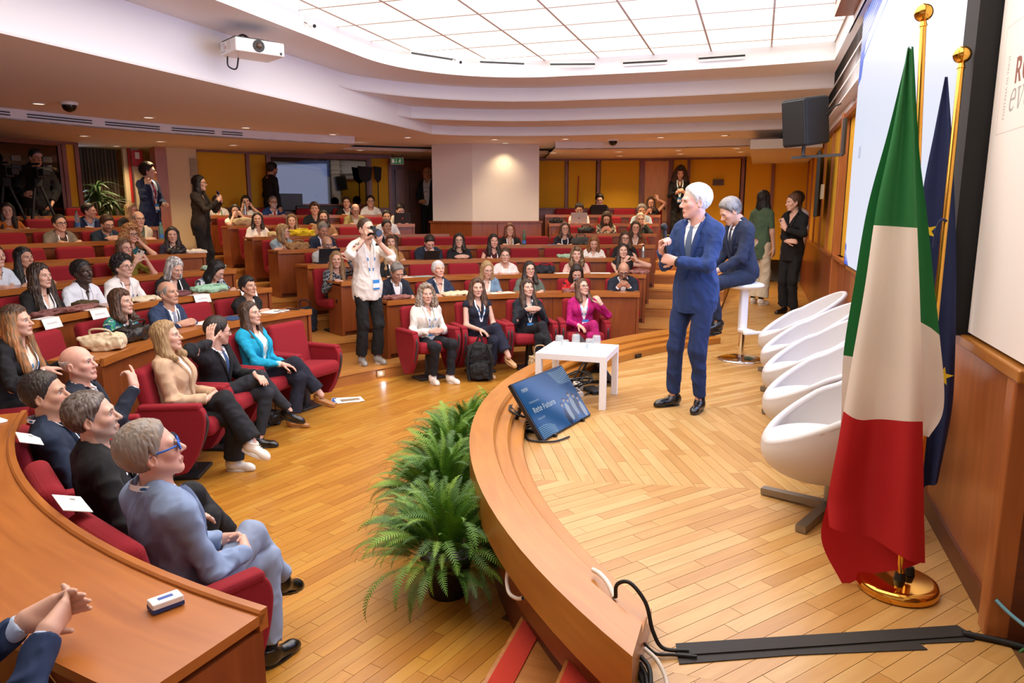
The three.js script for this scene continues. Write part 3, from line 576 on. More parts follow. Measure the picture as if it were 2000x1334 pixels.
function hairField(st, w, o = {}) {
  const v = (o.vol ?? 0.008) + 0.003, back = [], front = o.front ?? (st === 'short' || st === 'fringe' ? 0.064 : 0.068);
  const cap = egg([0, 0.034, -0.022], [(0.079 + v) * w, 0.09 + v * 1.2, 0.1 + v]);
  const low = (x, z) => { const t = o.temple ?? 0.066; return z > t ? front + (o.bang ? -0.02 : 0) - 0.4 * Math.max(0, Math.abs(x) - 0.045) : z > -0.002 ? front - (front + 0.03) * (1 - Math.min(1, Math.max(0, (z - 0.012) / (t - 0.012))) ** 0.8) : z > -0.03 ? 0.008 - 0.09 * sstep(-0.004, -0.03, z) : -0.08 - (o.nape ?? 0); };
  const amp = o.amp ?? (st === 'short' || st === 'fringe' ? 0.0024 : 0.0048), fx = o.curl ? 46 : st === 'short' || st === 'fringe' ? 150 : 105, fy = o.curl ? 46 : st === 'short' || st === 'fringe' ? 40 : 14, sd = o.seed ?? 0;
  const rough = (x, y, z) => amp * noise3(x * fx + sd, y * fy + 5, z * fx) + (o.curl ? amp * 0.7 * noise3(x * 90, y * 90 + sd, z * 90) : 0);
  const capHair = (x, y, z) => { const e = y - low(x, z); return Math.max(cap(x, y, z) + (v + 0.003) * (z > -0.02 ? 1 - sstep(0, 0.05, e) : 0), -e * 0.8); };
  if (st === 'short') return (x, y, z) => capHair(x, y, z) + rough(x, y, z);
  if (st === 'fringe') return (x, y, z) => Math.max(cap(x, y, z) + 0.006, (low(x, z) - y) * 0.8, y - 0.035 - (z > 0 ? z : 0), z - 0.04) + rough(x, y, z) * 0.5;
  const len = o.len ?? 0.26, L = [], k = 0.03, wd = o.wide ?? 0, fr = o.forward ?? 0.02;
  const mid = Math.min(len, 0.13);
  for (const s of [1, -1]) {
    L.push(cone(V(0.066 * s * w, 0.04, -0.012), V((0.078 + wd) * s, -mid, -0.012), 0.028 + v * 0.8, 0.03 + v + wd * 0.3));
    if (len > 0.15) L.push(cone(V((0.078 + wd) * s, -mid, -0.012), V((0.092 + wd) * s, -len, fr + 0.03), 0.03 + v, 0.022 + v * 0.6));
  }
  L.push(egg([0, -len * 0.42, -0.062], [0.078 + wd + v, len * 0.62 + 0.03, 0.04 + v]));
  if (o.tie) { L.length = 0; L.push(egg([0, -0.02, -0.1], [0.03, 0.04, 0.03]), cone(V(0, -0.02, -0.115), V(0, -len, -0.10), 0.028, 0.014)); }
  const side = blend(L, k), face = egg([0, -0.045, 0.088], [0.056 * w, 0.108, 0.085]), fore = egg([0, 0.012, 0.1], [0.054 * w, 0.058 - (o.bang ? 0.032 : 0), 0.06]);
  const neck = cone(V(0, -0.1, -0.005), V(0, -0.3, 0.03), 0.05, 0.06);
  return (x, y, z) => { let d = smin(capHair(x, y, z), side(x, y, z), 0.02); d = Math.max(d, -face(x, y, z), -fore(x, y, z)); if (!o.tie) d = Math.max(d, z > -0.03 ? -neck(x, y, z) : -1); return d + rough(x, y, z); };
}
function handField(side, curl, spread = 0, thumbIn = 0.3) {
  const L = [], xs = [0.027, 0.009, -0.009, -0.026], ln = [1, 1.08, 1, 0.8], palm = [];
  xs.forEach((x, i) => palm.push(cone(V(x * 0.55 * side, 0.012, 0), V(x * side, 0.084, i === 3 ? 0.002 : 0), 0.0195, 0.0132)));
  palm.push(cone(V(0, -0.022, -0.001), V(0, 0.012, 0), 0.0235, 0.0225));
  const th = [V(0.020 * side, 0.02, 0.006)], td = V(0.72 * side * (1 - thumbIn), 0.62, 0.25 + thumbIn * 0.5).normalize();
  palm.push(cone(V(0.006 * side, 0.018, 0.004), V(0.024 * side, 0.036, 0.008), 0.016, 0.014));
  th.push(th[0].clone().addScaledVector(td, 0.046)); td.lerp(V(0.1 * side, 0.85, 0.3 + thumbIn * 0.4), 0.5).normalize(); th.push(th[1].clone().addScaledVector(td, 0.031)); th.push(th[2].clone().addScaledVector(td, 0.022));
  L.push(blend(palm, 0.016));
  const tr = [0.0135, 0.0108, 0.0095, 0.0078]; for (let i = 0; i < 3; i++) L.push(cone(th[i], th[i + 1], tr[i], tr[i + 1]));
  const c = Array.isArray(curl) ? curl : [curl, curl, curl, curl];
  xs.forEach((x, i) => {
    let p = V(x * side, 0.084, 0), a = 0; const seg = [0.043, 0.026, 0.021].map((s) => s * ln[i]), r = [0.0105, 0.0093, 0.0084, 0.0068];
    for (let j = 0; j < 3; j++) { a += c[i] * [0.8, 1.05, 0.7][j]; const sp = (x / 0.027) * spread * side; const q = p.clone().add(V(Math.sin(sp) * seg[j] * Math.cos(a), Math.cos(a) * Math.cos(sp) * seg[j], Math.sin(a) * seg[j])); L.push(cone(p, q, r[j], r[j + 1])); p = q; }
  });
  return blend(L, 0.0065);
}
function ik(a, t, l1, l2, pole) {
  const d = t.clone().sub(a); let D = d.length(); const max = (l1 + l2) * 0.995; if (D > max) { t.copy(a).addScaledVector(d, max / D); D = max; } d.normalize();
  const c = (l1 * l1 + D * D - l2 * l2) / (2 * l1 * D), s = Math.sqrt(Math.max(0, 1 - c * c)), p = pole.clone().addScaledVector(d, -pole.dot(d)); if (p.lengthSq() < 1e-6) p.set(0, 0, 1); p.normalize();
  return a.clone().addScaledVector(d, c * l1).addScaledVector(p, s * l1);
}
const POSES = {                                                           // wrist target (left hand; x mirrored for the right), pole, curl
  lap: { p: [0.09, 0.62, 0.27], dir: [-0.55, -0.25, 0.8], palm: [0, -1, 0.1], curl: 0.35 },
  clasp: { p: [0.095, 0.66, 0.26], dir: [-0.85, 0.12, 0.5], palm: [-0.3, -0.2, -0.9], curl: 0.75 },
  desk: { p: [0.14, 0.80, 0.36], dir: [-0.7, -0.05, 0.7], palm: [0, -1, 0.1], curl: 0.3 },
  deskclasp: { p: [0.10, 0.83, 0.33], dir: [-0.85, 0.15, 0.5], palm: [-0.3, -0.2, -0.9], curl: 0.75 },
  cross: { p: [-0.06, 0.80, 0.25], dir: [-0.9, 0, 0.1], palm: [0, -0.6, -0.8], curl: 0.3 },
  phone: { p: [0.08, 0.86, 0.30], dir: [-0.55, 0.55, 0.45], palm: [-0.3, 0.55, -0.75], curl: 0.7 },
  phoneup: { p: [0.06, 1.10, 0.36], dir: [-0.45, 0.85, 0.1], palm: [-0.75, 0, -0.6], curl: 0.6 },
  chin: { p: [0.075, 0.99, 0.22], dir: [-0.45, 0.8, -0.2], palm: [-0.5, 0.1, -0.85], curl: 0.8 },
  cheek: { p: [0.10, 0.97, 0.19], dir: [-0.25, 0.95, -0.25], palm: [-0.8, 0.1, -0.5], curl: 0.45 },
  down: { p: [0.23, 0.37, 0.04], dir: [0, -1, 0.15], palm: [-1, 0, 0], curl: 0.35 },
  arm: { p: [0.27, 0.66, 0.24], dir: [-0.1, -0.1, 1], palm: [0, -1, 0], curl: 0.4 },
  laptop: { p: [0.09, 0.81, 0.36], dir: [-0.15, -0.1, 1], palm: [0, -1, 0.1], curl: 0.45 },
};
let personCount = 0;
function person(o) {
  const lod = o.lod ?? 2, [hc, kc, cc, uc] = LOD[lod], fem = !!o.fem, sd = ++personCount * 13.7, stand = !!o.stand;
  const root = thing('person', o.label, 'person', o.pos, o.turn ?? 0, o.group); root.scale.setScalar(o.size ?? 1);
  const skin = SKIN[o.skin ?? 'fair'], hairC = HAIR[o.hairC ?? 'brown'];
  // --- skeleton
  const hy = o.hip ?? (stand ? 0.955 : 0.51), sp = o.spine ?? 1, wd = (fem ? 0.92 : 1) * (o.wide ?? 1);
  const q = new THREE.Quaternion().setFromEuler(new THREE.Euler((o.lean ?? 0) * RAD, (o.twist ?? 0) * RAD, (o.side ?? 0) * RAD, 'YXZ'));
  const TF = new THREE.Matrix4().compose(V(0, hy, o.back ?? 0), q, V(1, sp, 1));
  const T = (x, y, z) => V(x, y, z).applyMatrix4(TF);
  const hq = new THREE.Quaternion().setFromEuler(new THREE.Euler((o.pitch ?? 0) * RAD, (o.yaw ?? 0) * RAD, (o.roll ?? 0) * RAD, 'YXZ'));
  const neckB = T(0, 0.53, -0.012), hs = o.head ?? (fem ? 1.0 : 1.05);
  const HP = neckB.clone().add(V(0, 0.045, 0.012).applyQuaternion(q)).add(V(0, 0.115, 0.028).applyQuaternion(hq));
  const HF = new THREE.Matrix4().compose(HP, hq, V(hs, hs, hs));
  const X = (v) => v.isVector3 ? v : V(...v);
  const hands = {}, arms = {};
  const yoff = (stand ? 0.44 : 0) + (hy - (stand ? 0.955 : 0.51));
  for (const [k, s] of [['L', 1], ['R', -1]]) {
    let a = o[k] ?? (stand ? 'down' : 'lap'); a = typeof a === 'string' ? { ...POSES[a], y: true } : { ...POSES[a.base ?? 'lap'], y: !a.p, ...a };
    const S = T(0.172 * s * wd, 0.462, -0.01), w = V(a.p[0] * s, a.p[1] + (a.y ? yoff : 0), a.p[2] + (o.reach ?? 0) * (a.y ? 1 : 0));
    const pole = a.pole ? X(a.pole).multiply(V(s, 1, 1)) : V(0.5 * s, -0.75, -0.45);
    const E = ik(S, w, 0.285, 0.25, pole), dir = (a.dir === 'arm' ? w.clone().sub(E) : X(a.dir).clone().multiply(V(s, 1, 1))).normalize();
    const pn = X(a.palm).clone().multiply(V(s, 1, 1)); pn.addScaledVector(dir, -pn.dot(dir)).normalize();
    // hand axes: thumb side is +x for the left hand's mirrored field
    const xa = dir.clone().cross(pn).normalize();
    const F = new THREE.Matrix4().makeBasis(xa, dir, pn).setPosition(w);
    const thumb = s;                                                     // left palm down, fingers ahead: the thumb points to the right side
    hands[k] = { F, curl: a.curl, spread: a.spread ?? 0.06, thumbIn: a.thumb ?? 0.3, w, dir, pn, side: s, thumb, mid: w.clone().addScaledVector(dir, 0.085).addScaledVector(pn, 0.03) };
    arms[k] = { S, E, w };
  }
  // --- legs
  const legs = {}, lg = o.legs ?? (stand ? 'stand' : 'sit');
  for (const [k, s] of [['L', 1], ['R', -1]]) {
    const H = V(0.088 * s * wd, hy - 0.03, (o.back ?? 0) + (stand ? 0 : 0.03)).applyQuaternion(stand ? new THREE.Quaternion() : new THREE.Quaternion());
    let A, pole = V(0.12 * s, 0.6, 1), toe = V(0.15 * s, 0, 1);
    if (Array.isArray(lg)) { const l = lg[s > 0 ? 0 : 1]; A = V(...l.a); if (l.pole) pole = V(...l.pole); if (l.toe) toe = V(...l.toe); }
    else if (lg === 'stand') { A = V(0.095 * s, 0.085, s > 0 ? 0.02 : -0.03); pole = V(0, 0, 1); }
    else if (lg === 'crossL' || lg === 'crossR') {
      const top = (lg === 'crossL') === (s > 0);
      if (top) { A = V(-0.17 * s, 0.30, 0.62); pole = V(-0.15 * s, 1, 0.25); toe = V(-0.25 * s, -0.35, 0.9); } else { A = V(-0.03 * s, 0.085, 0.40); pole = V(0.05 * s, 0.6, 1); }
    } else { A = V(0.10 * s, 0.085, 0.38 + 0.05 * s * (personCount % 3 - 1)); }
    const K = ik(H, A, 0.43, 0.42, pole); legs[k] = { H, K, A, toe: toe.normalize(), s };
  }
  // --- fields
  const bust = fem ? (o.bust ?? 1) : 0, belly = o.belly ?? 0;
  const tl = [egg([0, 0.03, -0.012], [0.158 * wd, 0.125, 0.118], TF), egg([0, 0.19, 0], [0.128 * wd + belly * 0.5, 0.15, 0.098 + belly], TF), egg([0, 0.35, 0], [(fem ? 0.145 : 0.16) * wd, 0.17, 0.112], TF),
    cone(T(-0.132 * wd, 0.465, -0.012), T(0.132 * wd, 0.465, -0.012), fem ? 0.055 : 0.064)];
  for (const s of [1, -1]) { tl.push(cone(T(0.10 * s * wd, 0.475, -0.02), T(0.035 * s, 0.545, -0.02), 0.048, 0.04)); if (bust) tl.push(egg([0.066 * s, 0.345, 0.07 * (0.8 + 0.2 * bust)], [0.068, 0.07, 0.058], TF)); }
  const torso = blend(tl, 0.05);
  const armF = (k, f0, f1, r0, r1, r2, t) => {                            // sleeve from f0 to f1 of the arm (0 shoulder, 1 elbow, 2 wrist)
    const { S, E, w } = arms[k], P = (f) => f <= 1 ? S.clone().lerp(E, f) : E.clone().lerp(w, f - 1), R = (f) => (f <= 1 ? r0 + (r1 - r0) * f : r1 + (r2 - r1) * (f - 1)) + t, l = [];
    if (f0 < 1) l.push(cone(P(f0), P(Math.min(1, f1)), R(f0), R(Math.min(1, f1)))); if (f1 > 1) l.push(cone(P(Math.max(1, f0)), P(f1), R(Math.max(1, f0)), R(f1)));
    const end = P(f1), dir = (f1 <= 1 ? E.clone().sub(S) : w.clone().sub(E)).normalize(), last = l.length - 1; l[last] = cutEnd(l[last], end, dir);
    return blend(l, f1 > 1 && f0 < 1 ? 0.03 : 0.002);
  };
  const aw = fem ? 0.9 : 1;
  const eL = arms.L.E, eR = arms.R.E, fit = (o.loose ?? 0), fold = (f, amp0, fr, seedv) => (x, y, z) => { const d = f(x, y, z); if (d > 0.08) return d; const q1 = (x - eL.x) ** 2 + (y - eL.y) ** 2 + (z - eL.z) ** 2, q2 = (x - eR.x) ** 2 + (y - eR.y) ** 2 + (z - eR.z) ** 2, amp = amp0 * (1 + 0.7 * Math.exp(-Math.min(q1, q2) / 0.016)); const n = noise3(x * fr + seedv, y * fr * 0.8 + x * 5, z * fr + seedv), m = noise3(x * fr * 2.1 + y * 9, y * fr * 1.5 + seedv, z * fr * 2.1 - y * 7); return d + amp * (1.3 * Math.abs(n) - 0.45 + 0.5 * Math.abs(m)); };
  const vary = (c, amt) => (x, y, z) => { const n = 1 + amt * noise3(x * 24 + sd, y * 24, z * 24); return [c[0] * n, c[1] * n, c[2] * n]; };
  const bounds = (pts, pad) => { const lo = [1e9, 1e9, 1e9], hi = [-1e9, -1e9, -1e9]; for (const p of pts) { const a = [p.x, p.y, p.z]; for (let i = 0; i < 3; i++) { lo[i] = Math.min(lo[i], a[i] - pad); hi[i] = Math.max(hi[i], a[i] + pad); } } return [lo, hi]; };
  const tPts = [T(-0.2, -0.14, 0), T(0.2, -0.14, 0), T(-0.17, 0.57, 0), T(0.17, 0.57, 0), T(0, 0.2, 0.1 + belly)], aPts = (k) => [arms[k].S, arms[k].E, arms[k].w];
  const lPts = ['L', 'R'].flatMap((k) => [legs[k].H, legs[k].K, legs[k].A]);
  const part = (name, geo, mat, label) => { const m = obj(name, geo, mat, root); if (label) m.userData.label = label; return m; };
  // --- body: one skin surface, head and hands on finer grids
  const w = (o.face ?? 1) * (fem ? 0.97 : 1);
  const hf = headField(fem, w), stub = o.beard ?? 0, beardC = o.beardC ? HAIR[o.beardC] : hairC;
  const skinC = (x, y, z) => {                                            // in head space
    const n = 1 + 0.05 * noise3(x * 60 + sd, y * 60, z * 60); let c = [skin[0] * n, skin[1] * n, skin[2] * n];
    const cheek = Math.max(0, 1 - Math.hypot((Math.abs(x) - 0.042) / 0.03, (y + 0.03) / 0.028)) * (z > 0.02 ? 1 : 0) * 0.22; c = [c[0] * (1 + cheek * 0.12), c[1] * (1 - cheek * 0.6), c[2] * (1 - cheek * 0.55)];
    if (stub && z > -0.005) { const b = sstep(-0.022, -0.05, y + (z > 0.06 ? -0.012 : 0.012)) * (Math.abs(y + 0.067) < 0.009 && Math.abs(x) < 0.022 ? 0 : 1) * stub * (0.85 + 0.3 * noise3(x * 160, y * 160, z * 160)); if (y > -0.125) c = mix(c, beardC, Math.min(0.95, Math.max(0, b))); }
    return c;
  };
  const gs = [];
  {
    const neck = cone(V(0, -0.065, -0.018), V(0, -0.205, -0.04), fem ? 0.047 : 0.056, fem ? 0.05 : 0.06);
    const hn = (x, y, z) => smin(hf(x, y, z), neck(x, y, z), 0.02);
    const g = meshField(hn, [-0.105, -0.2, -0.125], [0.105, 0.135, 0.13], hc, skinC);
    const add = [g];
    const E0 = lod === 2 ? [8, 6] : [14, 10], gy = (o.gaze ?? [0, 0]);
    for (const s of [1, -1]) {
      const e = new THREE.SphereGeometry(0.0128, ...E0); e.rotateX(Math.PI / 2); const p = e.attributes.position, c = new Float32Array(p.count * 3), lidU = o.lids ?? 0.42;
      for (let i = 0; i < p.count; i++) { const dx = p.getX(i) / 0.0128 - gy[0], dy = p.getY(i) / 0.0128 - gy[1], z = p.getZ(i); const r = Math.hypot(dx, dy); const col = p.getY(i) / 0.0128 > lidU || p.getY(i) / 0.0128 < -0.62 ? skin.map((v) => v * 0.9) : z > 0 && r < 0.52 ? (o.eye ?? [0.03, 0.018, 0.012]) : [0.62, 0.58, 0.55]; c.set(col, 3 * i); }
      e.setAttribute('color', new THREE.BufferAttribute(c, 3)); e.translate(0.031 * s, 0.002, 0.0685); add.push(e);
      if (lod < 2) { const lash = sheet(hf, ribbon([[0.0185 * s, 0.004, 0.0007], [0.031 * s, 0.0095, 0.0012], [0.044 * s, 0.004, 0.0009]], 6), 0.0022, 0.2, [0.02, 0.013, 0.01]); add.push(lash); }
      add.push(sheet(hf, ribbon([[0.013 * s, 0.020, 0.0028], [0.032 * s, 0.0265, 0.003], [0.05 * s, 0.019, 0.0015]], 7), 0.0016, 0.2, (o.brow ? HAIR[o.brow] : hairC.map((v) => Math.min(v, 0.12) * 0.9 + skin[0] * 0.03))));
    }
    const lc = o.lip ?? (fem ? [skin[0] * 0.82, skin[1] * 0.42, skin[2] * 0.45] : [skin[0] * 0.85, skin[1] * 0.62, skin[2] * 0.62]);
    const mo = o.mouth ?? 0, m1 = -0.0672;
    add.push(sheet(hf, ribbon([[-0.024, m1 + 0.001, 0.0006], [-0.008, m1 + 0.004, 0.0036], [0, m1 + 0.0034, 0.003], [0.008, m1 + 0.004, 0.0036], [0.024, m1 + 0.001, 0.0006]], 12), 0.0012, 0.2, lc));
    add.push(sheet(hf, ribbon([[-0.021, m1 - 0.001 - mo, 0.0006], [0, m1 - 0.0055 - mo, 0.0042], [0.021, m1 - 0.001 - mo, 0.0006]], 10), 0.0012, 0.2, lc));
    add.push(sheet(hf, ribbon([[-0.023, m1, 0.0006], [0, m1 - 0.0008 - mo / 2, 0.0011 + mo * 0.6], [0.023, m1, 0.0006]], 10), 0.0018, 0.2, [0.06, 0.018, 0.014]));
    const h = mergeC(add); h.applyMatrix4(HF); gs.push(h);
  }
  const flat = vary(skin, 0.04);
  const bare = { arm: o.sleeve ?? 2, legs: o.skirt ? 1 : 0 };
  for (const k of ['L', 'R']) {
    const hd = hands[k], f = handField(hd.thumb, hd.curl, hd.spread, hd.thumbIn), sc = fem ? 0.92 : 1.02;
    const g = meshField(f, [-0.075, -0.1, -0.06], [0.075, 0.215, 0.11], kc, flat); g.scale(sc, sc, sc); g.applyMatrix4(hd.F); gs.push(g);
  }
  {
    const inner = [inflate(torso, -0.012)];
    for (const k of ['L', 'R']) { inner.push(armF(k, 0, 2, 0.047 * aw, 0.041 * aw, 0.027 * aw, bare.arm < 1.9 ? 0 : -0.006)); const l = legs[k]; inner.push(cone(l.H, l.K, 0.07, 0.05), cone(l.K, l.A, 0.05, 0.034)); }
    inner.push(cone(T(0, 0.5, -0.015), neckB.clone().add(V(0, 0.05, 0.01)), fem ? 0.048 : 0.057));
    const f = blend(inner, 0.022), [lo, hi] = bounds([...tPts, ...aPts('L'), ...aPts('R'), ...lPts], 0.15);
    gs.push(meshField(f, lo, hi, bare.arm < 1.9 || o.skirt ? cc : uc, flat));
  }
  part('body', mergeC(gs), MP.skin);
  // --- clothes
  const top = o.top ?? {}, kind = top.kind ?? 'shirt', topC = lin(top.c ?? 0xffffff), pattern = top.pattern;
  const colourOf = (c, p) => p ? (x, y, z) => p(x, y, z, c) : vary(c, 0.07);
  const sl = o.sleeve ?? 2, shirtT = 0.008 + fit;
  const V0 = { open: top.v ?? (kind === 'jacket' ? 0.16 : 0.40), w: top.vw ?? (kind === 'jacket' ? 0.078 : 0.045) };
  const TI = TF.clone().invert().elements;
  const vee = (yb, yt, wt, wb = 0) => (x, y, z) => { const a = TI[0] * x + TI[4] * y + TI[8] * z + TI[12], b = TI[1] * x + TI[5] * y + TI[9] * z + TI[13], c = TI[2] * x + TI[6] * y + TI[10] * z + TI[14]; const t = (b - yb) / (yt - yb); const wv = t < 0 ? wb - 0.25 * (yb - b) * (wb ? -0.2 : 1) : wb + (wt - wb) * Math.min(t, 1.15); return Math.max(Math.abs(a) - wv, -c + 0.0, yb - 0.3 - b); };
  const neckHole = cone(T(0, 0.50, 0.012), HP.clone().add(V(0, -0.05, 0)), fem ? 0.062 : 0.066, 0.07);
  const hem = (yb) => (x, y, z) => yb - (TI[1] * x + TI[5] * y + TI[9] * z + TI[13]);
  const seatHem = stand ? (top.hem ?? (kind === 'jacket' ? -0.17 : -0.10)) : -0.06;
  let outer, shirtF = null, chest = null, inner2 = null;
  const mkTop = (t, r, hemY, opts = {}) => {
    const l = [inflate(torso, t)]; if (opts.drape ?? true) l.push(stand && hemY < -0.02 ? egg([0, -0.02, -0.004], [(fem ? 0.155 : 0.168) * wd + t, 0.34, 0.122 + t], TF) : egg([0, 0.12, 0], [(fem ? 0.138 : 0.152) * wd + t * 0.6, 0.24, 0.105 + t * 0.6], TF));
    const body0 = blend(l, 0.04), body = (x, y, z) => Math.max(body0(x, y, z), -neckHole(x, y, z) * 0.9); let f = body;
    const hm = hem(hemY), bodyH = (x, y, z) => Math.max(body(x, y, z), hm(x, y, z));
    if (sl > 0 && !opts.noArms) { const A = armF('L', 0, Math.min(sl, 1.97), r[0], r[1], r[2], 0), B = armF('R', 0, Math.min(sl, 1.97), r[0], r[1], r[2], 0); return (x, y, z) => smin(smin(bodyH(x, y, z), A(x, y, z), 0.025), B(x, y, z), 0.025); }
    return bodyH;
  };
  const topPts = [...tPts, ...aPts('L'), ...aPts('R')], [tlo, thi] = bounds(topPts, 0.13);
  const collarL = (r, t, up) => [1, -1].flatMap((s) => [cone(T(0.03 * s, 0.50 + up * 0.4, 0.072 + t), T(0.062 * s, 0.535 + up, 0.01), r, r), cone(T(0.062 * s, 0.535 + up, 0.01), T(0.03 * s, 0.55 + up, -0.06), r, r), cone(T(0.03 * s, 0.55 + up, -0.06), T(-0.001 * s, 0.552 + up, -0.068), r, r)]);
  if (kind === 'jacket') {
    const under = lin(top.under ?? 0xf2f2f2), uv = top.uv ?? (fem ? 0.36 : 0.47);
    // shirt below, seen in the opening and at the cuffs
    const sfull = (() => { const b = inflate(torso, 0.006), n = hem(-0.05); return (x, y, z) => Math.max(b(x, y, z), n(x, y, z), -neckHole(x, y, z) * 0.9); })();
    const nv = vee(uv, 0.55, fem ? 0.055 : 0.03), sOpen = cutBy(sfull, nv), cuffs = ['L', 'R'].map((k) => armF(k, 1.86, 2.0, 0.04, 0.04, 0.033 * aw, 0));
    const cl = top.collar === false ? [] : [blend(collarL(0.0105, 0.006, 0), 0.012)];
    inner2 = sfull; shirtF = sl > 1.5 ? join(sOpen, ...cl, ...cuffs) : join(sOpen, ...cl); const [slo, shi] = bounds([...tPts, arms.L.w, arms.R.w], 0.13);
    part('shirt', meshField(shirtF, slo, shi, cc * 0.95, colourOf(under, top.underPattern)), MP.cloth);
    const jt = 0.02 + fit, full = mkTop(jt, [0.062 * aw + fit, 0.053 * aw + fit, 0.042 * aw + fit], seatHem), v = vee(V0.open, 0.545, V0.w, top.vb ?? 0);
    const col = blend(collarL(0.014, 0.012, -0.006).filter((_, i) => i % 3), 0.02);
    const jf = cutBy(full, v); outer = fold((x, y, z) => smin(jf(x, y, z), col(x, y, z), 0.012), 0.013, 10.5, sd);
    const jk = part(top.name ?? 'jacket', meshField(outer, tlo, thi, cc, colourOf(topC, pattern)), MP.cloth);
    // lapels
    chest = mkTop(jt, [], seatHem, { noArms: true }); const loc = inFrame(chest, TI_()), lap = []; function TI_() { return TF.clone().invert(); }
    if (top.lapel !== false) for (const s of [1, -1]) {
      const a = V0.w, yb = V0.open, b = top.vb ?? 0, wl = top.lw ?? (fem ? 0.044 : 0.046);
      const rows = []; for (let i = 0; i <= 14; i++) { const t = i / 14, y = yb + (0.535 - yb) * t, e = b + (a - b) * t - 0.004, wv = wl * Math.min(1, 0.12 + t * 1.5) * (t > 0.78 ? 0.72 : 1); rows.push([[(e - 0.003) * s, y, -0.004], [e * s, y, 0.004], [(e + wv * 0.55) * s, y + 0.004, 0.011], [(e + wv) * s, y + 0.012 * t, 0.017], [(e + wv + 0.001) * s, y + 0.012 * t, 0.001]]); }
      lap.push(sheet(loc, rows, 0.006, 0.4, topC.map((v) => v * 1.0)));
    }
    if (lod < 2 && !(top.vb > 0.02)) { const rows = []; for (let i = 0; i <= 10; i++) { const y = V0.open - (V0.open - seatHem - 0.02) * i / 10, x = -0.012; rows.push([[x - 0.001, y, -0.002], [x, y, 0.006], [x + 0.03, y, 0.0055], [x + 0.06, y, 0.001]]); } const g = sheet(loc, rows, 0.005, 0.4, topC); g.applyMatrix4(TF); obj('front_edge', g, MP.cloth, jk); }
    for (const g of lap) { g.applyMatrix4(TF); obj('lapel', g, MP.cloth, jk); }
    if (lod < 2 && !top.vb) { for (const y of [V0.open - 0.015, V0.open - 0.105]) { const d = sheet(loc, [[-0.007, 0.007].map((x) => [x, y - 0.007]), [-0.007, 0.007].map((x) => [x, y + 0.007])], 0.007, 0.4, topC.map((v) => v * 0.5 + 0.01)); d.applyMatrix4(TF); obj('button', d, MP.print, jk); } }
    if (lod < 1 && !fem) { const d = sheet(loc, [[0.06, 0.09, 0.125].map((x) => [x, 0.345]), [0.06, 0.09, 0.125].map((x) => [x, 0.362])], 0.0045, 0.4, topC.map((v) => v * 0.75)); d.applyMatrix4(TF); obj('breast_pocket', d, MP.cloth, jk); }
  } else {
    const full = mkTop(shirtT + (kind === 'tee' ? 0.004 : 0.004), kind === 'vest' ? [0.05, 0.05, 0.04] : [0.055 * aw + fit, 0.048 * aw + fit, 0.038 * aw + fit], seatHem);
    const v = vee(V0.open, 0.55, V0.w), cl = top.collar ? blend(collarL(0.0115, 0.008, 0), 0.012) : null, cf = cutBy(full, v);
    outer = fold(cl ? (x, y, z) => smin(cf(x, y, z), cl(x, y, z), 0.006) : cf, 0.011 + fit * 0.1, 12, sd);
    const m = part(top.name ?? (kind === 'tee' ? 'top' : kind === 'vest' ? 'sleeveless_top' : 'shirt'), meshField(outer, tlo, thi, cc, colourOf(topC, pattern)), MP.cloth); shirtF = outer;
    chest = mkTop(shirtT + 0.004, [], seatHem, { noArms: true }); inner2 = chest;
    if (top.placket && lod < 2) { const loc = inFrame(chest, TF.clone().invert()); const g = sheet(loc, ribbon([[0, V0.open, 0.012], [0, seatHem + 0.02, 0.012]], 14), 0.004, 0.4, topC.map((v) => v * 0.95)); g.applyMatrix4(TF); obj('placket', g, MP.cloth, m); }
  }
  const front = (f) => inFrame(f, TF.clone().invert());
  if (o.tie) { const g = sheet(front(inner2), ribbon([[0, 0.505, 0.019], [0, 0.478, 0.013], [0, 0.46, 0.02], [0.003, 0.30, 0.033], [0.004, 0.10, 0.042], [0.004, 0.05, 0.004]], 22), 0.007, 0.4, lin(o.tie)); g.applyMatrix4(TF); part('tie', g, MP.cloth); }
  if (o.lanyard) {
    const lf = front(chest), end = o.lanyardY ?? 0.20, c = lin(o.lanyard === true ? 0xeef0f4 : o.lanyard), l = [];
    for (const s of [1, -1]) l.push(sheet(lf, ribbon([[0.058 * s, 0.535, 0.009], [0.062 * s, 0.44, 0.009], [0.005 * s, end, 0.009]], 16), 0.006, 0.4, c));
    const g = mergeC(l); g.applyMatrix4(TF); const m = part('lanyard', g, MP.print);
    if (lod === 0) { const pos = [], idx = [], n = 22, at = (a, e) => { const b = Math.cos(a), k = 0.5 + 0.5 * b; return [Math.sin(a) * (0.082 + e), 0.548 + 0.03 * k, -0.012 - b * (0.088 + e)]; }; for (let i = 0; i <= n; i++) { const a = -1.75 + 3.5 * i / n, p = at(a, 0.004), q = at(a, -0.002); pos.push(p[0], p[1] - 0.011, p[2], q[0], q[1] + 0.011, q[2]); } for (let i = 0; i < n; i++) idx.push(2 * i, 2 * i + 1, 2 * i + 2, 2 * i + 1, 2 * i + 3, 2 * i + 2); const sg = new THREE.BufferGeometry(); sg.setAttribute('position', new THREE.Float32BufferAttribute(pos, 3)); sg.setIndex(idx); sg.computeVertexNormals(); paint(sg, c); sg.applyMatrix4(TF); obj('neck_strap', sg, strapMat, m);
      if (o.lanyard === true) for (const a of [-0.75, 0.35]) { const p = at(a, 0.0045), e = new THREE.CircleGeometry(0.5, 16); e.scale(0.03, 0.014, 1); e.rotateY(Math.PI - a); e.translate(p[0], p[1], p[2]); e.deleteAttribute('uv'); paint(e, lin(0x2a6fb4)); e.applyMatrix4(TF); obj('printed_mark', e, strapMat, m); } }
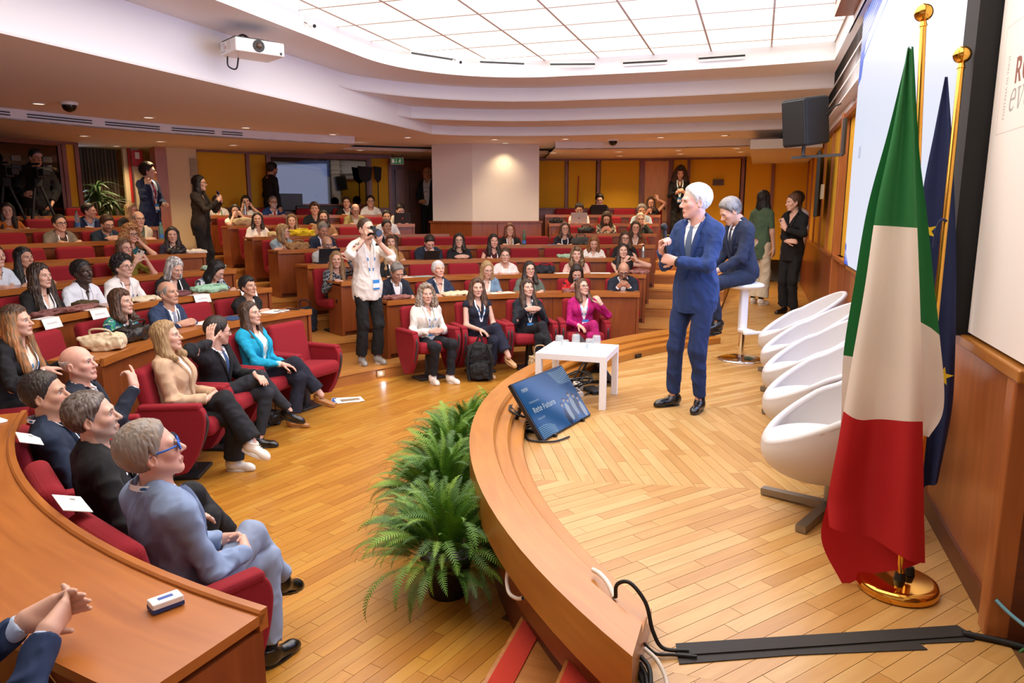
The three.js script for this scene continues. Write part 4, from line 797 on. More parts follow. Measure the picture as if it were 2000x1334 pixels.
    if (o.lanyard === true && lod < 2) { for (const s of [1, -1]) for (const t of [0.3, 0.66]) { const y = 0.44 + (end - 0.44) * t, x = s * (0.062 + (0.005 - 0.062) * t); const h = sheet(lf, ribbon([[x + s * 0.004, y + 0.018, 0.007], [x - s * 0.003, y - 0.018, 0.007]], 3), 0.0085, 0.4, lin(0x2f7fc0)); h.applyMatrix4(TF); obj('printed_mark', h, MP.print, m); } }
    if (o.badge) { const bx = o.badge === true ? 0 : o.badge, d = (y0, y1, cl) => sheet(lf, [[-0.046, 0, 0.046].map((x) => [x + bx, end - y0]), [-0.046, 0, 0.046].map((x) => [x + bx, end - y1])], 0.014, 0.4, lin(cl)); const g2 = mergeC([d(0.01, 0.052, 0x2f86cf), d(0.052, 0.105, 0xf4f6fa), d(0.105, 0.125, 0x2f86cf)]); g2.applyMatrix4(TF); obj('badge', g2, MP.print, m); }
  }
  // --- trousers and shoes
  const hideLegs = o.hideLegs, lc2 = hideLegs ? uc * 0.8 : cc * 1.1, legC = lin(o.legC ?? 0x17181d), flare = o.flare ?? 0;
  if (o.skirt) {
    const f = blend(['L', 'R'].map((k) => cone(legs[k].H, legs[k].H.clone().lerp(legs[k].K, o.skirt), 0.10, 0.088)), 0.09); const [lo, hi] = bounds(lPts, 0.16);
    part('skirt', meshField(fold(f, 0.003, 14, sd), lo, hi, cc * 1.1, vary(legC, 0.06)), MP.cloth);
  } else {
    const l = ['L', 'R'].map((k) => { const g = legs[k], e = g.K.clone().lerp(g.A, o.crop ?? 0.93); return blend([cone(g.H, g.K, 0.092, 0.068 + flare * 0.3), cutEnd(cone(g.K, e, 0.066 + flare * 0.3, 0.052 + flare), e, g.A.clone().sub(g.K).normalize())], 0.03); });
    const pel = [egg([0, 0.01, -0.012], [0.162 * wd, 0.115, 0.122], TF)]; const f = (x, y, z) => { const a = l[0](x, y, z), b = l[1](x, y, z); return smin(Math.min(a, b) - Math.max(0, 0.012 - Math.abs(a - b)) * 0.1, pel[0](x, y, z), 0.05); };
    const [lo, hi] = bounds([...lPts, T(0, 0.1, 0), T(0, -0.1, 0)], 0.17);
    part('trousers', meshField(fold(f, stand ? 0.014 : 0.012, 10, sd + 5), lo, hi, lc2, vary(legC, 0.06)), MP.cloth);
  }
  if (!hideLegs) for (const k of ['L', 'R']) {
    const g = legs[k], z = g.toe.clone(), up0 = g.K.clone().sub(g.A).normalize(), x = (Math.abs(z.y) > 0.05 ? up0.clone() : V(0, 1, 0)).cross(z).normalize(), y = z.clone().cross(x).normalize();
    const F = new THREE.Matrix4().makeBasis(x, y, z).setPosition(g.A), heel = o.heel ?? 0, chunky = o.chunky ?? 0, cS = lin(o.shoeC ?? 0x0d0d0e), cSole = lin(o.soleC ?? 0x0a0a0a), pl = (x, y, z) => -0.082 - y;
    const up = blend([egg([0, -0.03, -0.025], [0.036, 0.05, 0.05]), cone(V(0, -0.045, 0), V(0, -0.058, 0.125), 0.04, 0.032), cone(V(0, -0.062, 0.12), V(0, -0.066, 0.15), 0.034, 0.026), ...(o.pump ? [] : [cone(V(0, 0.005, -0.01), V(0, -0.03, 0), 0.036 + chunky, 0.04)])], 0.025);
    const upC = (o.pump ? (x, yy, zz) => Math.max(up(x, yy, zz), pl(x, yy, zz), yy + 0.035 - (zz < 0 ? 0.02 : 0), -egg([0, -0.02, 0.03], [0.028, 0.03, 0.07])(x, yy, zz)) : (x, yy, zz) => Math.max(up(x, yy, zz) - chunky * 0.4, pl(x, yy, zz), yy - 0.012));
    const s = meshField(upC, [-0.07, -0.1, -0.1], [0.07, 0.06, 0.2], lod === 0 ? 0.006 : 0.009, () => cS);
    const soleF = (x, yy, zz) => { const a = Math.hypot(x * 1.15, (zz - 0.045) * 0.42) - 0.045 - chunky * 0.4; return Math.max(a, Math.abs(yy + 0.08 + chunky * 0.3) - 0.009 - chunky * 0.6); };
    const so = meshField(soleF, [-0.075, -0.13, -0.11], [0.075, -0.03, 0.2], 0.006, () => cSole);
    const sh = [s]; s.applyMatrix4(F); so.applyMatrix4(F);
    const sm = part('shoe', s, MP.shoe); obj('sole', so, MP.shoe, sm);
    if (o.laces && lod < 2) { const ll = []; for (let i = 0; i < 4; i++) ll.push(rod([-0.017, -0.004 - i * 0.009, 0.038 + i * 0.015], [0.017, -0.006 - i * 0.009, 0.042 + i * 0.015], 0.0022, 0.0022, 5)); const lg2 = merge(ll); lg2.deleteAttribute('uv'); paint(lg2, lin(o.laces)); lg2.translate(0, 0.012, 0.008); lg2.applyMatrix4(F); obj('laces', lg2, MP.print, sm); }
    if (o.pump) { const hl = paint(rod([0, -0.08, -0.05], [0, -0.05, -0.05], 0.008, 0.016), cS); hl.deleteAttribute('uv'); hl.applyMatrix4(F); obj('heel', hl, MP.shoe, sm); }
    if (!o.pump && !o.noSock) { const so2 = paint(rod([0, 0, -0.008], [0, 0.09, -0.006], 0.038, 0.041), lin(o.sockC ?? 0x101114)); so2.deleteAttribute('uv'); const m = new THREE.Matrix4().compose(g.A, new THREE.Quaternion().setFromUnitVectors(V(0, 1, 0), up0), V(1, 1, 1)); so2.applyMatrix4(m); part('sock', so2, MP.cloth); }
  }
  // --- hair, spectacles
  if (o.hair && o.hair !== 'bald') {
    const ho = { seed: sd, ...(o.hairO ?? {}) }, f = hairField(o.hair, w, ho), c2 = o.hairC2 ? HAIR[o.hairC2] : hairC, lw = -(ho.len ?? 0.1) - 0.1, hz = 0.17 + (ho.vol ?? 0), root2 = o.roots ? HAIR[o.roots] : null;
    const colour = (x, y, z) => { const sh = o.hair === 'short' || o.hair === 'fringe', n = noise3(x * (sh ? 190 : 110) + sd, y * (sh ? 60 : 9), z * (sh ? 190 : 110)), t = sh ? sstep(-0.5, 0.9, 0.45 * n + 0.5 * noise3(x * 22 + sd, y * 22, z * 22)) : sstep(-0.35, 0.5, n + (o.tips ? -y * 7 - 0.6 : 0)); let c = mix(hairC, c2, o.hairC2 ? t : 0); const k = 1 + (sh ? 0.25 : 0.42) * n; if (root2) c = mix(c, root2, sstep(0.04, 0.1, y)); return [c[0] * k, c[1] * k, c[2] * k]; };
    const g = meshField(f, [-hz, lw, -hz], [hz, 0.17 + (ho.vol ?? 0), 0.16], hc * (o.hair === 'short' || o.hair === 'fringe' ? 0.95 : 1.25), colour); g.applyMatrix4(HF); part('hair', g, MP.hair);
  }
  if (o.glasses) {
    const c = o.glasses === true ? 0x15110f : o.glasses, th = o.glassT ?? (lod === 2 ? 0.0026 : 0.0019), l = [];
    for (const s of [1, -1]) { const r = []; for (let i = 0; i < 16; i++) { const a = i / 16 * 6.2832; r.push(V(0.0325 * s + 0.0235 * Math.cos(a), -0.002 + (o.round ? 0.021 : 0.0165) * Math.sign(Math.sin(a)) * Math.pow(Math.abs(Math.sin(a)), 0.75), 0.096 - 0.012 * Math.abs(Math.cos(a) * 0.5 + 0.5 * s * Math.cos(a)) * (s * Math.cos(a) > 0 ? 1 : 0))); } l.push(tube(r, th, 32, 5, true)); l.push(tube([V(0.055 * s, 0.004, 0.088), V(0.074 * s, 0.006, 0.055), V(0.08 * s, 0.004, -0.01), V(0.079 * s, -0.012, -0.03)], th, 12, 5)); }
    l.push(tube([V(-0.0095, 0.002, 0.097), V(0, 0.005, 0.099), V(0.0095, 0.002, 0.097)], th, 6, 5));
    const g = merge(l); g.deleteAttribute('uv'); paint(g, lin(c)); g.applyMatrix4(HF); part('spectacles', g, MP.print);
    if (o.shades) { const ls = []; for (const s of [1, -1]) { const e = new THREE.CircleGeometry(0.022, 18); e.scale(1, 0.8, 1); e.translate(0.0325 * s, -0.002, 0.094); ls.push(e); } const g2 = merge(ls); g2.applyMatrix4(HF); obj('lens', g2, std({ color: 0x0b0d10, roughness: 0.08, side: THREE.DoubleSide }), root); }
  }
  root.updateMatrixWorld(true);
  const toW = (v) => v.clone().applyMatrix4(root.matrixWorld);
  return { root, HF, TF, hands, arms, legs, toW, part, outer, shirtF, front, lod, skin };
}
// ---------------------------------------------------------------- curved desks
const ordinal = ['', 'first', 'second', 'third', 'fourth', 'fifth', 'sixth', 'seventh', 'eighth', 'ninth', 'tenth', 'eleventh', 'twelfth', 'thirteenth', 'fourteenth', 'fifteenth', 'sixteenth'];
const DEPTH = 0.40;
function deskRow(k, a0, a1, label) {
  const d = thing('curved_desk', label, 'desk', [0, 0, 0], 0, 'curved rows of desks'), R = ROW(k), t = TIER(k), y = t + DESK;
  obj('desk_top', sweep([[R - 0.012, y - 0.004], [R + 0.004, y - 0.03], [R + DEPTH, y - 0.03], [R + DEPTH, y], [R + 0.02, y]], a0, a1), M.deskTop, d);
  obj('front_lip', sweep([[R - 0.02, y + 0.012], [R - 0.02, y - 0.05], [R + 0.012, y - 0.05], [R + 0.012, y + 0.006], [R + 0.004, y + 0.012]], a0, a1), M.deskTop, d);
  const e = 0.02 / R / RAD, n = Math.max(1, Math.round((a1 - a0) * RAD * R / 1.15)), g = 0.0025 / R / RAD;
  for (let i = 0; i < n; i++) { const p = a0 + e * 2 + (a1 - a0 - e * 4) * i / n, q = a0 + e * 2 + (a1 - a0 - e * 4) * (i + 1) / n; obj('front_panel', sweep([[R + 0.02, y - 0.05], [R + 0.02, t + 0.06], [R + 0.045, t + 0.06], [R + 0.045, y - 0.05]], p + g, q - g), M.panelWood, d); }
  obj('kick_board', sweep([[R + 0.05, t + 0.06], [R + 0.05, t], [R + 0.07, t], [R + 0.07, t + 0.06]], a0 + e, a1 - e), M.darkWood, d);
  for (const a of [a0 + e, a1 - e]) obj('end_panel', bar(pol(R + 0.0, a, t + 0.34), pol(R + DEPTH - 0.01, a, t + 0.34), 0.036, 0.68), M.panelWood, d);
  return d;
}
const CL = 31.1, LE = [18, 20.2, 21.4, 22.4, 23.1, 24, 24.8], CR = [80.1, 81.3, 81.9, 82.6, 82.7, 82.9, 83.1];
for (let k = 1; k <= 7; k++) deskRow(k, k === 1 ? -22.6 : -34, LE[k - 1], `${ordinal[k]} curved wooden desk up from the floor, block beyond the near aisle`);
for (let k = 1; k <= 4; k++) deskRow(k, k === 1 ? 32.4 : CL, CR[k - 1], `${ordinal[k]} curved wooden desk up from the floor, block facing the camera`);
for (let k = 5; k <= 7; k++) { deskRow(k, CL, k === 5 ? 55.5 : 52.5, `${ordinal[k]} curved desk up from the floor, between stair aisle and white pillar`); deskRow(k, 69.3, CR[k - 1], `${ordinal[k]} curved desk up from the floor, between white pillar and wall stairs`); }
deskRow(1, -83.2, -43, 'large curved honey-brown desk behind the grey-suited man');

// ---------------------------------------------------------------- red auditorium chairs
const chairGeo = (() => {
  const seat = new RoundedBoxGeometry(0.49, 0.13, 0.47, 3, 0.055); { const p = seat.attributes.position; for (let i = 0; i < p.count; i++) { const z = p.getZ(i), x = p.getX(i); p.setY(i, p.getY(i) + (p.getY(i) > 0 ? 0.012 * Math.cos(x * 5) - 0.02 * Math.max(0, z - 0.12) : 0.06 * Math.max(0, -z))); } seat.computeVertexNormals(); } seat.rotateX(-0.09); seat.translate(0, 0.40, 0.05);
  const back = new RoundedBoxGeometry(0.51, 0.52, 0.11, 3, 0.05); { const p = back.attributes.position; for (let i = 0; i < p.count; i++) { const x = p.getX(i), y = p.getY(i); p.setZ(i, p.getZ(i) + 0.35 * x * x); if (y > 0.15) p.setX(i, x * (1 - 0.35 * (y - 0.15))); } back.computeVertexNormals(); } back.rotateX(-0.2); back.translate(0, 0.61, -0.205);
  const sh = new THREE.Shape(); sh.moveTo(-0.22, 0.58); sh.lineTo(0.17, 0.60); sh.quadraticCurveTo(0.235, 0.59, 0.235, 0.50); sh.quadraticCurveTo(0.22, 0.30, 0.08, 0.12); sh.lineTo(-0.02, 0.10); sh.quadraticCurveTo(-0.20, 0.30, -0.22, 0.58);
  const arm = new THREE.ExtrudeGeometry(sh, { depth: 0.05, bevelEnabled: true, bevelSize: 0.014, bevelThickness: 0.012, bevelSegments: 3, curveSegments: 10 }); arm.rotateY(-Math.PI / 2); arm.translate(0.025, 0, 0);
  const strip = tube([V(0, 0.575, 0.215), V(0, 0.50, 0.252), V(0, 0.36, 0.222), V(0, 0.22, 0.150), V(0, 0.13, 0.088)], 0.012, 20, 6);
  const pad = new RoundedBoxGeometry(0.085, 0.05, 0.44, 2, 0.022); pad.translate(0, 0.60, 0.0);
  const leg = merge([rod([0, 0.02, 0], [0, 0.34, 0.02], 0.05, 0.045, 12), box(0.34, 0.03, 0.24, 0, 0.015, 0, 0.01)]);
  // arm profile is drawn in (z, y); turn so that the shape's x becomes z
  arm.scale(1, 1, 1);
  return { seat: uvBox(seat), back: uvBox(back), arm: uvBox(arm), strip, pad: uvBox(pad), leg };
})();
function chair(label, x, y, z, turn, arms, group) {
  const c = thing('auditorium_chair', label, 'chair', [x, y, z], turn, group);
  obj('seat', chairGeo.seat, M.red, c); obj('backrest', chairGeo.back, M.red, c); obj('pedestal', chairGeo.leg, M.darkPlastic, c);
  if (arms) for (const s of [1, -1]) { const a = obj('side_panel', chairGeo.arm, M.red, c); a.position.x = 0.285 * s; a.rotation.y = 0; const p = obj('arm_pad', chairGeo.pad, M.red, c); p.position.x = 0.285 * s; const t = obj('edge_strip', chairGeo.strip, M.greyTrim, c); t.position.x = 0.285 * s; }
  return c;
}
const faceO = (deg) => Math.atan2(Math.cos(deg * RAD), Math.sin(deg * RAD));  // local +z turned towards the centre of the arcs
function chairAt(label, k, deg, arms, group, off) {
  const R = k ? ROW(k) + (off ?? 0.50) : deg < -52 ? 3.90 : deg < -30 ? 3.98 : 3.62, p = pol(R, deg, k ? TIER(k) : 0); return chair(label, p.x, p.y, p.z, faceO(deg), arms, group);
}

// ---------------------------------------------------------------- stage furniture
// white tub chairs
function tubChair(label, x, z, turn) {
  const c = thing('tub_chair', label, 'armchair', [x, STAGE, z], turn, 'white tub chairs along the wall');
  const rimY = (a) => 0.36 + 0.44 * (0.5 - 0.5 * Math.cos(a)) ** 0.87, rimR = (a) => 0.355 + 0.02 * Math.cos(a);
  const surf = (inner, N = 40, K = 16) => {
    const pos = [], idx = [];
    for (let j = 0; j <= K; j++) for (let i = 0; i <= N; i++) {
      const a = i / N * Math.PI * 2, t = j / K, s = inner ? 0.045 : 0, R = rimR(a) - s, y0 = inner ? 0.24 : 0.175, top = rimY(a) - (inner ? 0.0 : 0);
      const r = R * Math.pow(Math.sin(Math.min(1, t * 1.02) * Math.PI / 2), inner ? 0.8 : 0.76), y = y0 + (top - y0) * (1 - Math.pow(Math.cos(t * Math.PI / 2), 0.95));
      pos.push(Math.sin(a) * r, y, Math.cos(a) * r * 1.02 + 0.05 * (1 - t) - (a > 1.5 && a < 4.8 ? 0.03 * t : 0));
    }
    for (let j = 0; j < K; j++) for (let i = 0; i < N; i++) { const a = j * (N + 1) + i, b = a + 1, d = a + N + 1, e = d + 1; if (inner) idx.push(a, d, b, b, d, e); else idx.push(a, b, d, b, e, d); }
    const g = new THREE.BufferGeometry(); g.setAttribute('position', new THREE.Float32BufferAttribute(pos, 3)); g.setIndex(idx); g.computeVertexNormals(); return [g, pos.slice(-(N + 1) * 3)];
  };
  const [o, ro] = surf(false), [n, ri] = surf(true);
  const pts = []; for (let i = 0; i < ro.length - 3; i += 3) pts.push(V((ro[i] + ri[i]) / 2, (ro[i + 1] + ri[i + 1]) / 2, (ro[i + 2] + ri[i + 2]) / 2));
  obj('shell', [uvBox(o), uvBox(n), uvBox(tube(pts, 0.0235, 64, 8, true))], M.leatherWhite, c);
  const cu = new THREE.SphereGeometry(0.25, 28, 16); cu.scale(1.02, 0.33, 1.14); cu.translate(0, 0.365, 0.10); obj('seat_cushion', uvBox(cu), M.leatherWhite, c);
  obj('column', rod([0, 0.02, 0.03], [0, 0.2, 0.03], 0.028), M.steel, c);
  for (let i = 0; i < 4; i++) { const a = i * Math.PI / 2 + 0.5; obj('foot_bar', bar([0, 0.04, 0.03], [Math.cos(a) * 0.36, 0.022, 0.03 + Math.sin(a) * 0.36], 0.05, 0.036), M.steel, c); }
}
[['nearest', 0.46, -3.93], ['second nearest', 0.47, -4.84], ['middle', 0.47, -5.66], ['second farthest', 0.46, -6.42], ['farthest', 0.44, -7.26]].forEach(([n, x, z]) => tubChair(`white leather tub chair, ${n === 'middle' ? 'third from the flags' : n === 'nearest' ? 'right beside the flag stand' : n === 'farthest' ? 'last from the flags, by the stool' : n === 'second nearest' ? 'second from the flags' : 'fourth from the flags'}`, x, z, -Math.PI / 2 + 0.06));
// bar stool
{
  const s = thing('bar_stool', 'white bar stool with footrest and round mirror-chrome base', 'stool', [-0.10, STAGE, -7.93], 0.5);
  obj('base', new THREE.LatheGeometry([[0, 0], [0.235, 0], [0.24, 0.012], [0.2, 0.022], [0.05, 0.03], [0, 0.03]].map((p) => new THREE.Vector2(...p)), 48), M.chrome, s);
  obj('column', rod([0, 0.02, 0], [0, 0.36, 0], 0.03, 0.03, 20), M.chrome, s); obj('sleeve', box(0.085, 0.46, 0.07, 0, 0.55, 0, 0.02), M.whitePlastic, s);
  obj('footrest', [box(0.12, 0.035, 0.22, 0, 0.32, 0.11, 0.012), box(0.2, 0.035, 0.05, 0, 0.32, 0.22, 0.012)], M.whitePlastic, s);
  const st = new THREE.SphereGeometry(0.2, 32, 14, 0, 6.3, 0, Math.PI); st.scale(1, 0.22, 0.95); st.translate(0, 0.79, 0); obj('seat', st, M.whitePlastic, s);
}
// side table and tumblers
{
  const t = thing('side_table', 'low square white table on the stage holding six tumblers', 'table', [-1.355, STAGE, -5.775]);
  const w = std({ color: 0xf3f1ef, roughness: 0.4 }); obj('table_top', box(0.575, 0.05, 0.56, 0, 0.405, 0, 0.003), w, t);
  for (const [x, z] of [[1, 1], [1, -1], [-1, 1], [-1, -1]]) obj('leg', box(0.05, 0.38, 0.05, x * 0.2625, 0.19, z * 0.255, 0.002), w, t);
  const prof = [[0, 0], [0.028, 0], [0.034, 0.01], [0.036, 0.08], [0.034, 0.08], [0.031, 0.012], [0, 0.008]].map((p) => new THREE.Vector2(...p)), tg = new THREE.LatheGeometry(prof, 24); tg.rotateX(Math.PI); tg.translate(0, 0.08, 0);
  [[-1.55, -5.90, 'at the end towards the audience'], [-1.45, -5.70, 'second from the audience end, front'], [-1.43, -6.0, 'back row, middle'], [-1.27, -5.62, 'nearest the table corner'], [-1.27, -5.82, 'right-hand pair, front'], [-1.25, -6.0, 'right-hand pair, back']].forEach(([x, z, l]) => { const g = tag(obj('tumbler', tg, M.glass), 'upturned clear tumbler on white table, ' + l, 'glass', 'upturned tumblers on the white table'); g.position.set(x, STAGE + 0.431, z); });
}
// floor monitors tilted towards the speaker
function canvasTex(w, h, draw) { const c = document.createElement('canvas'); c.width = w; c.height = h; const g = c.getContext('2d'); draw(g, w, h); const t = new THREE.CanvasTexture(c); t.colorSpace = THREE.SRGBColorSpace; return t; }
const slide = canvasTex(768, 432, (g, w, h) => {
  g.fillStyle = '#1f6fb4'; g.fillRect(0, 0, w, h);
  g.strokeStyle = 'rgba(190,225,240,0.85)'; g.lineWidth = 5; for (let i = 0; i < 9; i++) { g.beginPath(); g.moveTo(w * 0.66 + i * 8, 12 + i * 12); g.quadraticCurveTo(w * 0.82, 40 + i * 12, w, 6 + i * 15); g.stroke(); }
  for (let i = 0; i < 7; i++) { g.beginPath(); g.moveTo(10, h - 80 + i * 13); g.quadraticCurveTo(w * 0.18, h - 100 + i * 14, w * 0.3, h - 50 + i * 10); g.stroke(); }
  g.fillStyle = '#eef6fa'; g.font = 'bold 44px sans-serif'; g.fillText('rete', 60, 80); g.font = '22px sans-serif'; g.fillText('Orientamento', 70, 172); g.font = 'bold 58px sans-serif'; g.fillText('Rete Futuro', 66, 246); g.font = '20px sans-serif'; g.fillText('Roma 2025', 70, 300);
  const P = [[455, 290, 0.85], [510, 262, 0.9], [562, 276, 0.9], [615, 240, 0.95], [668, 262, 0.95], [716, 290, 0.85]]; P.forEach(([x, y, s], i) => { g.fillStyle = ['#2a3138', '#cfd6da', '#44505a', '#b9c4cb', '#353c44', '#d9dee2'][i]; g.beginPath(); g.ellipse(x, y + 80, 34 * s, 80 * s, 0, 0, 7); g.fill(); g.fillStyle = '#d8b8a4'; g.beginPath(); g.arc(x, y - 14, 19 * s, 0, 7); g.fill(); g.fillStyle = '#2b2320'; g.beginPath(); g.arc(x, y - 20, 19 * s, Math.PI, 0); g.fill(); });
});
function floorMonitor(label, x, z, turn, tilt) {
  const m = thing('floor_monitor', label, 'monitor', [x, STAGE, z], turn); const W = 0.74, H = 0.43;
  const piv = (g) => { g.translate(0, H / 2, 0); g.rotateX(-tilt); g.translate(0, 0.02, 0.08); return g; };
  obj('housing', piv(box(W + 0.02, H + 0.02, 0.035, 0, 0, -0.019, 0.006)), M.darkPlastic, m);
  const sg = new THREE.PlaneGeometry(W, H); sg.translate(0, 0, 0.0015); obj('screen', piv(sg), std({ color: 0x0a0a0a, emissive: 0xffffff, emissiveMap: slide, emissiveIntensity: 0.5, roughness: 0.15 }), m);
  for (const s of [1, -1]) { obj('stand_foot', bar([0.22 * s, 0.012, 0.10], [0.22 * s, 0.012, -0.28], 0.03, 0.022), M.black, m); obj('stand_strut', bar([0.22 * s, 0.02, -0.25], [0.22 * s, 0.30, -0.13], 0.024, 0.018), M.black, m); }
  obj('stand_bar', bar([-0.22, 0.012, -0.27], [0.22, 0.012, -0.27], 0.03, 0.022), M.black, m);
}
floorMonitor('floor monitor showing a blue slide, in front of the table', -1.30, -4.95, 1.35, 0.62);
floorMonitor('floor monitor showing a blue slide, behind the table', -1.33, -6.62, 1.95, 0.62);
// cables around the monitors, power strips
{
  const coil = (label, cx, cz, pts, r, s = 1, grp) => tag(obj('cable', tube(pts.map(([x, y, z]) => V(cx + x * s, STAGE + y, cz + z * s)), r, 90, 6), M.cable), label, 'cable', grp);
  const loop = []; for (let i = 0; i < 46; i++) { const a = i * 0.62, R = 0.12 + 0.035 * Math.sin(i * 0.9); loop.push([Math.cos(a) * R, 0.04 + 0.09 * (i / 46) + 0.02 * Math.sin(i * 1.3), Math.sin(a) * R * 1.3]); }
  coil('coiled black cable behind the front floor monitor', -1.53, -4.95, loop, 0.008);
  coil('black cable lying along the parapet foot', -1.5, -4.6, [[0.05, 0.02, -0.3], [-0.05, 0.01, -0.1], [0.03, 0.01, 0.12], [0.12, 0.01, 0.38], [0.22, 0.01, 0.62]], 0.008);
  coil('black cable looping out under the front floor monitor', -1.4, -4.6, [[-0.1, 0.01, -0.2], [0.0, 0.01, 0.04], [0.16, 0.01, 0.02], [0.24, 0.01, -0.12]], 0.007);
  const loop2 = []; for (let i = 0; i < 40; i++) { const a = i * 0.71; loop2.push([Math.cos(a) * (0.14 + 0.05 * Math.sin(i * 1.7)), 0.05 + 0.05 * Math.sin(i * 0.8) + 0.02, Math.sin(a) * (0.2 + 0.06 * Math.cos(i))]); }
  coil('tangle of black cables under the white table', -1.48, -6.12, loop2, 0.007); coil('black cable arching up behind the white table', -1.4, -6.2, [[-0.1, 0.02, 0.1], [-0.02, 0.2, 0], [0.08, 0.3, -0.08], [0.16, 0.2, -0.12], [0.15, 0.03, 0.1], [0.08, 0.01, 0.3]], 0.007);
  for (const [x, z, l] of [[-1.42, -5.95, 'white power strip under the white table, nearer one'], [-1.47, -6.2, 'white power strip under the white table, farther one']]) { const p = thing('power_strip', l, 'power strip', [x, STAGE, z], 0.5, 'power strips'); obj('casing', box(0.07, 0.045, 0.3, 0, 0.0225, 0, 0.008), M.offWhite, p); for (let i = 0; i < 4; i++) obj('socket', new THREE.CylinderGeometry(0.018, 0.018, 0.004, 14).translate(0, 0.046, -0.1 + i * 0.065), M.greyTrim, p); }
  const ad = thing('power_adapter', 'flat black power adapter on the stage by the table', 'adapter', [-1.28, STAGE, -6.05], 0.7); obj('casing', box(0.11, 0.035, 0.2, 0, 0.0175, 0, 0.008), M.darkPlastic, ad); obj('lead', tube([V(0, 0.02, 0.1), V(0.03, 0.012, 0.16), V(-0.02, 0.01, 0.24)], 0.006, 16, 6), M.cable, ad);
  // cables at the near end of the parapet
  const raw = (label, pts, r, mat = M.cable, grp) => tag(obj('cable', tube(pts.map((p) => V(...p)), r, 50, 7), mat), label, 'cable', grp);
  raw('black cable arching over the near end of the parapet', [[-0.425, 0.59, -2.48], [-0.42, 0.645, -2.47], [-0.375, 0.675, -2.45], [-0.31, 0.62, -2.43], [-0.275, 0.52, -2.41], [-0.24, 0.468, -2.405], [-0.15, 0.462, -2.425]], 0.0075);
  raw('thin black cable entering the floor tape', [[-0.30, 0.50, -2.36], [-0.26, 0.47, -2.36], [-0.20, 0.462, -2.385], [-0.12, 0.462, -2.40]], 0.006);
  raw('white cable drooping on the outer face of the parapet', [[-0.98, 0.42, -2.88], [-0.985, 0.36, -2.87], [-0.96, 0.325, -2.83], [-0.91, 0.33, -2.79], [-0.87, 0.36, -2.75]], 0.009, M.offWhite);
  raw('white cable lead on the inner edge of the parapet', [[-0.545, 0.60, -2.64], [-0.505, 0.615, -2.585], [-0.465, 0.61, -2.535], [-0.43, 0.585, -2.485]], 0.010, M.offWhite);
  raw('beige cable curling at the end of the parapet', [[-0.29, 0.52, -2.30], [-0.24, 0.50, -2.27], [-0.20, 0.46, -2.21], [-0.21, 0.455, -2.12]], 0.0075, M.offWhite);
  for (let i = 0; i < 3; i++) raw(`black cable hanging at the parapet end, ${['outer', 'middle', 'inner'][i]} one of three`, [[-0.30, 0.50 - i * 0.02, -2.28 + i * 0.01], [-0.265 - i * 0.006, 0.49 - i * 0.02, -2.24 + i * 0.02], [-0.25 - i * 0.008, 0.462, -2.15 + i * 0.02], [-0.27, 0.458, -2.06]], 0.0085, M.cable, 'cables hanging at the parapet end');
  // floor tape
  const tp = thing('floor_tape', 'strip of black tape over cables across the stage floor', 'tape');
  const tape = (poly, y) => { const gm = slab(poly, STAGE + y, STAGE + y + 0.003); return gm; }; const tm = std({ color: 0x2a2724, roughness: 0.75, bumpMap: fine, bumpScale: 0.001 });
  obj('tape_run', tape([[-0.20, -2.47], [-0.175, -2.35], [0.2, -2.53], [0.66, -2.72], [0.64, -2.75], [0.83, -2.83], [0.85, -2.86], [0.80, -2.93], [0.3, -2.70]], 0.0012), tm, tp); obj('tape_ridge', [bar([-0.19, STAGE + 0.004, -2.405], [0.84, STAGE + 0.004, -2.88], 0.03, 0.012)], tm, tp);
  raw('black cable running from the tape into the wall recess', [[0.80, 0.462, -2.86], [0.95, 0.462, -2.84], [1.1, 0.462, -2.78], [1.2, 0.465, -2.7]], 0.012);
  raw('green cable coiled on the floor of the wall recess', [[0.96, 0.47, -2.78], [0.98, 0.56, -2.7], [1.02, 0.6, -2.66], [1.05, 0.5, -2.62], [1.0, 0.465, -2.68], [1.0, 0.54, -2.74], [1.06, 0.56, -2.66]], 0.005, std({ color: 0x3f8a5a, roughness: 0.5 }));
  raw('light blue cable leaving the wainscot corner', [[0.90, 0.60, -2.885], [0.94, 0.57, -2.85], [1.0, 0.54, -2.8], [1.06, 0.53, -2.74]], 0.007, std({ color: 0x6fa6b8, roughness: 0.5 }));
  const ob = thing('wall_outlet', 'white outlet box in the dark wall recess', 'outlet', [1.06, 0.70, -2.86]); obj('casing', box(0.05, 0.2, 0.1, 0, 0, 0, 0.01), M.whitePlastic, ob); obj('switch', box(0.02, 0.05, 0.04, -0.03, -0.03, 0, 0.006), M.whitePlastic, ob);
}

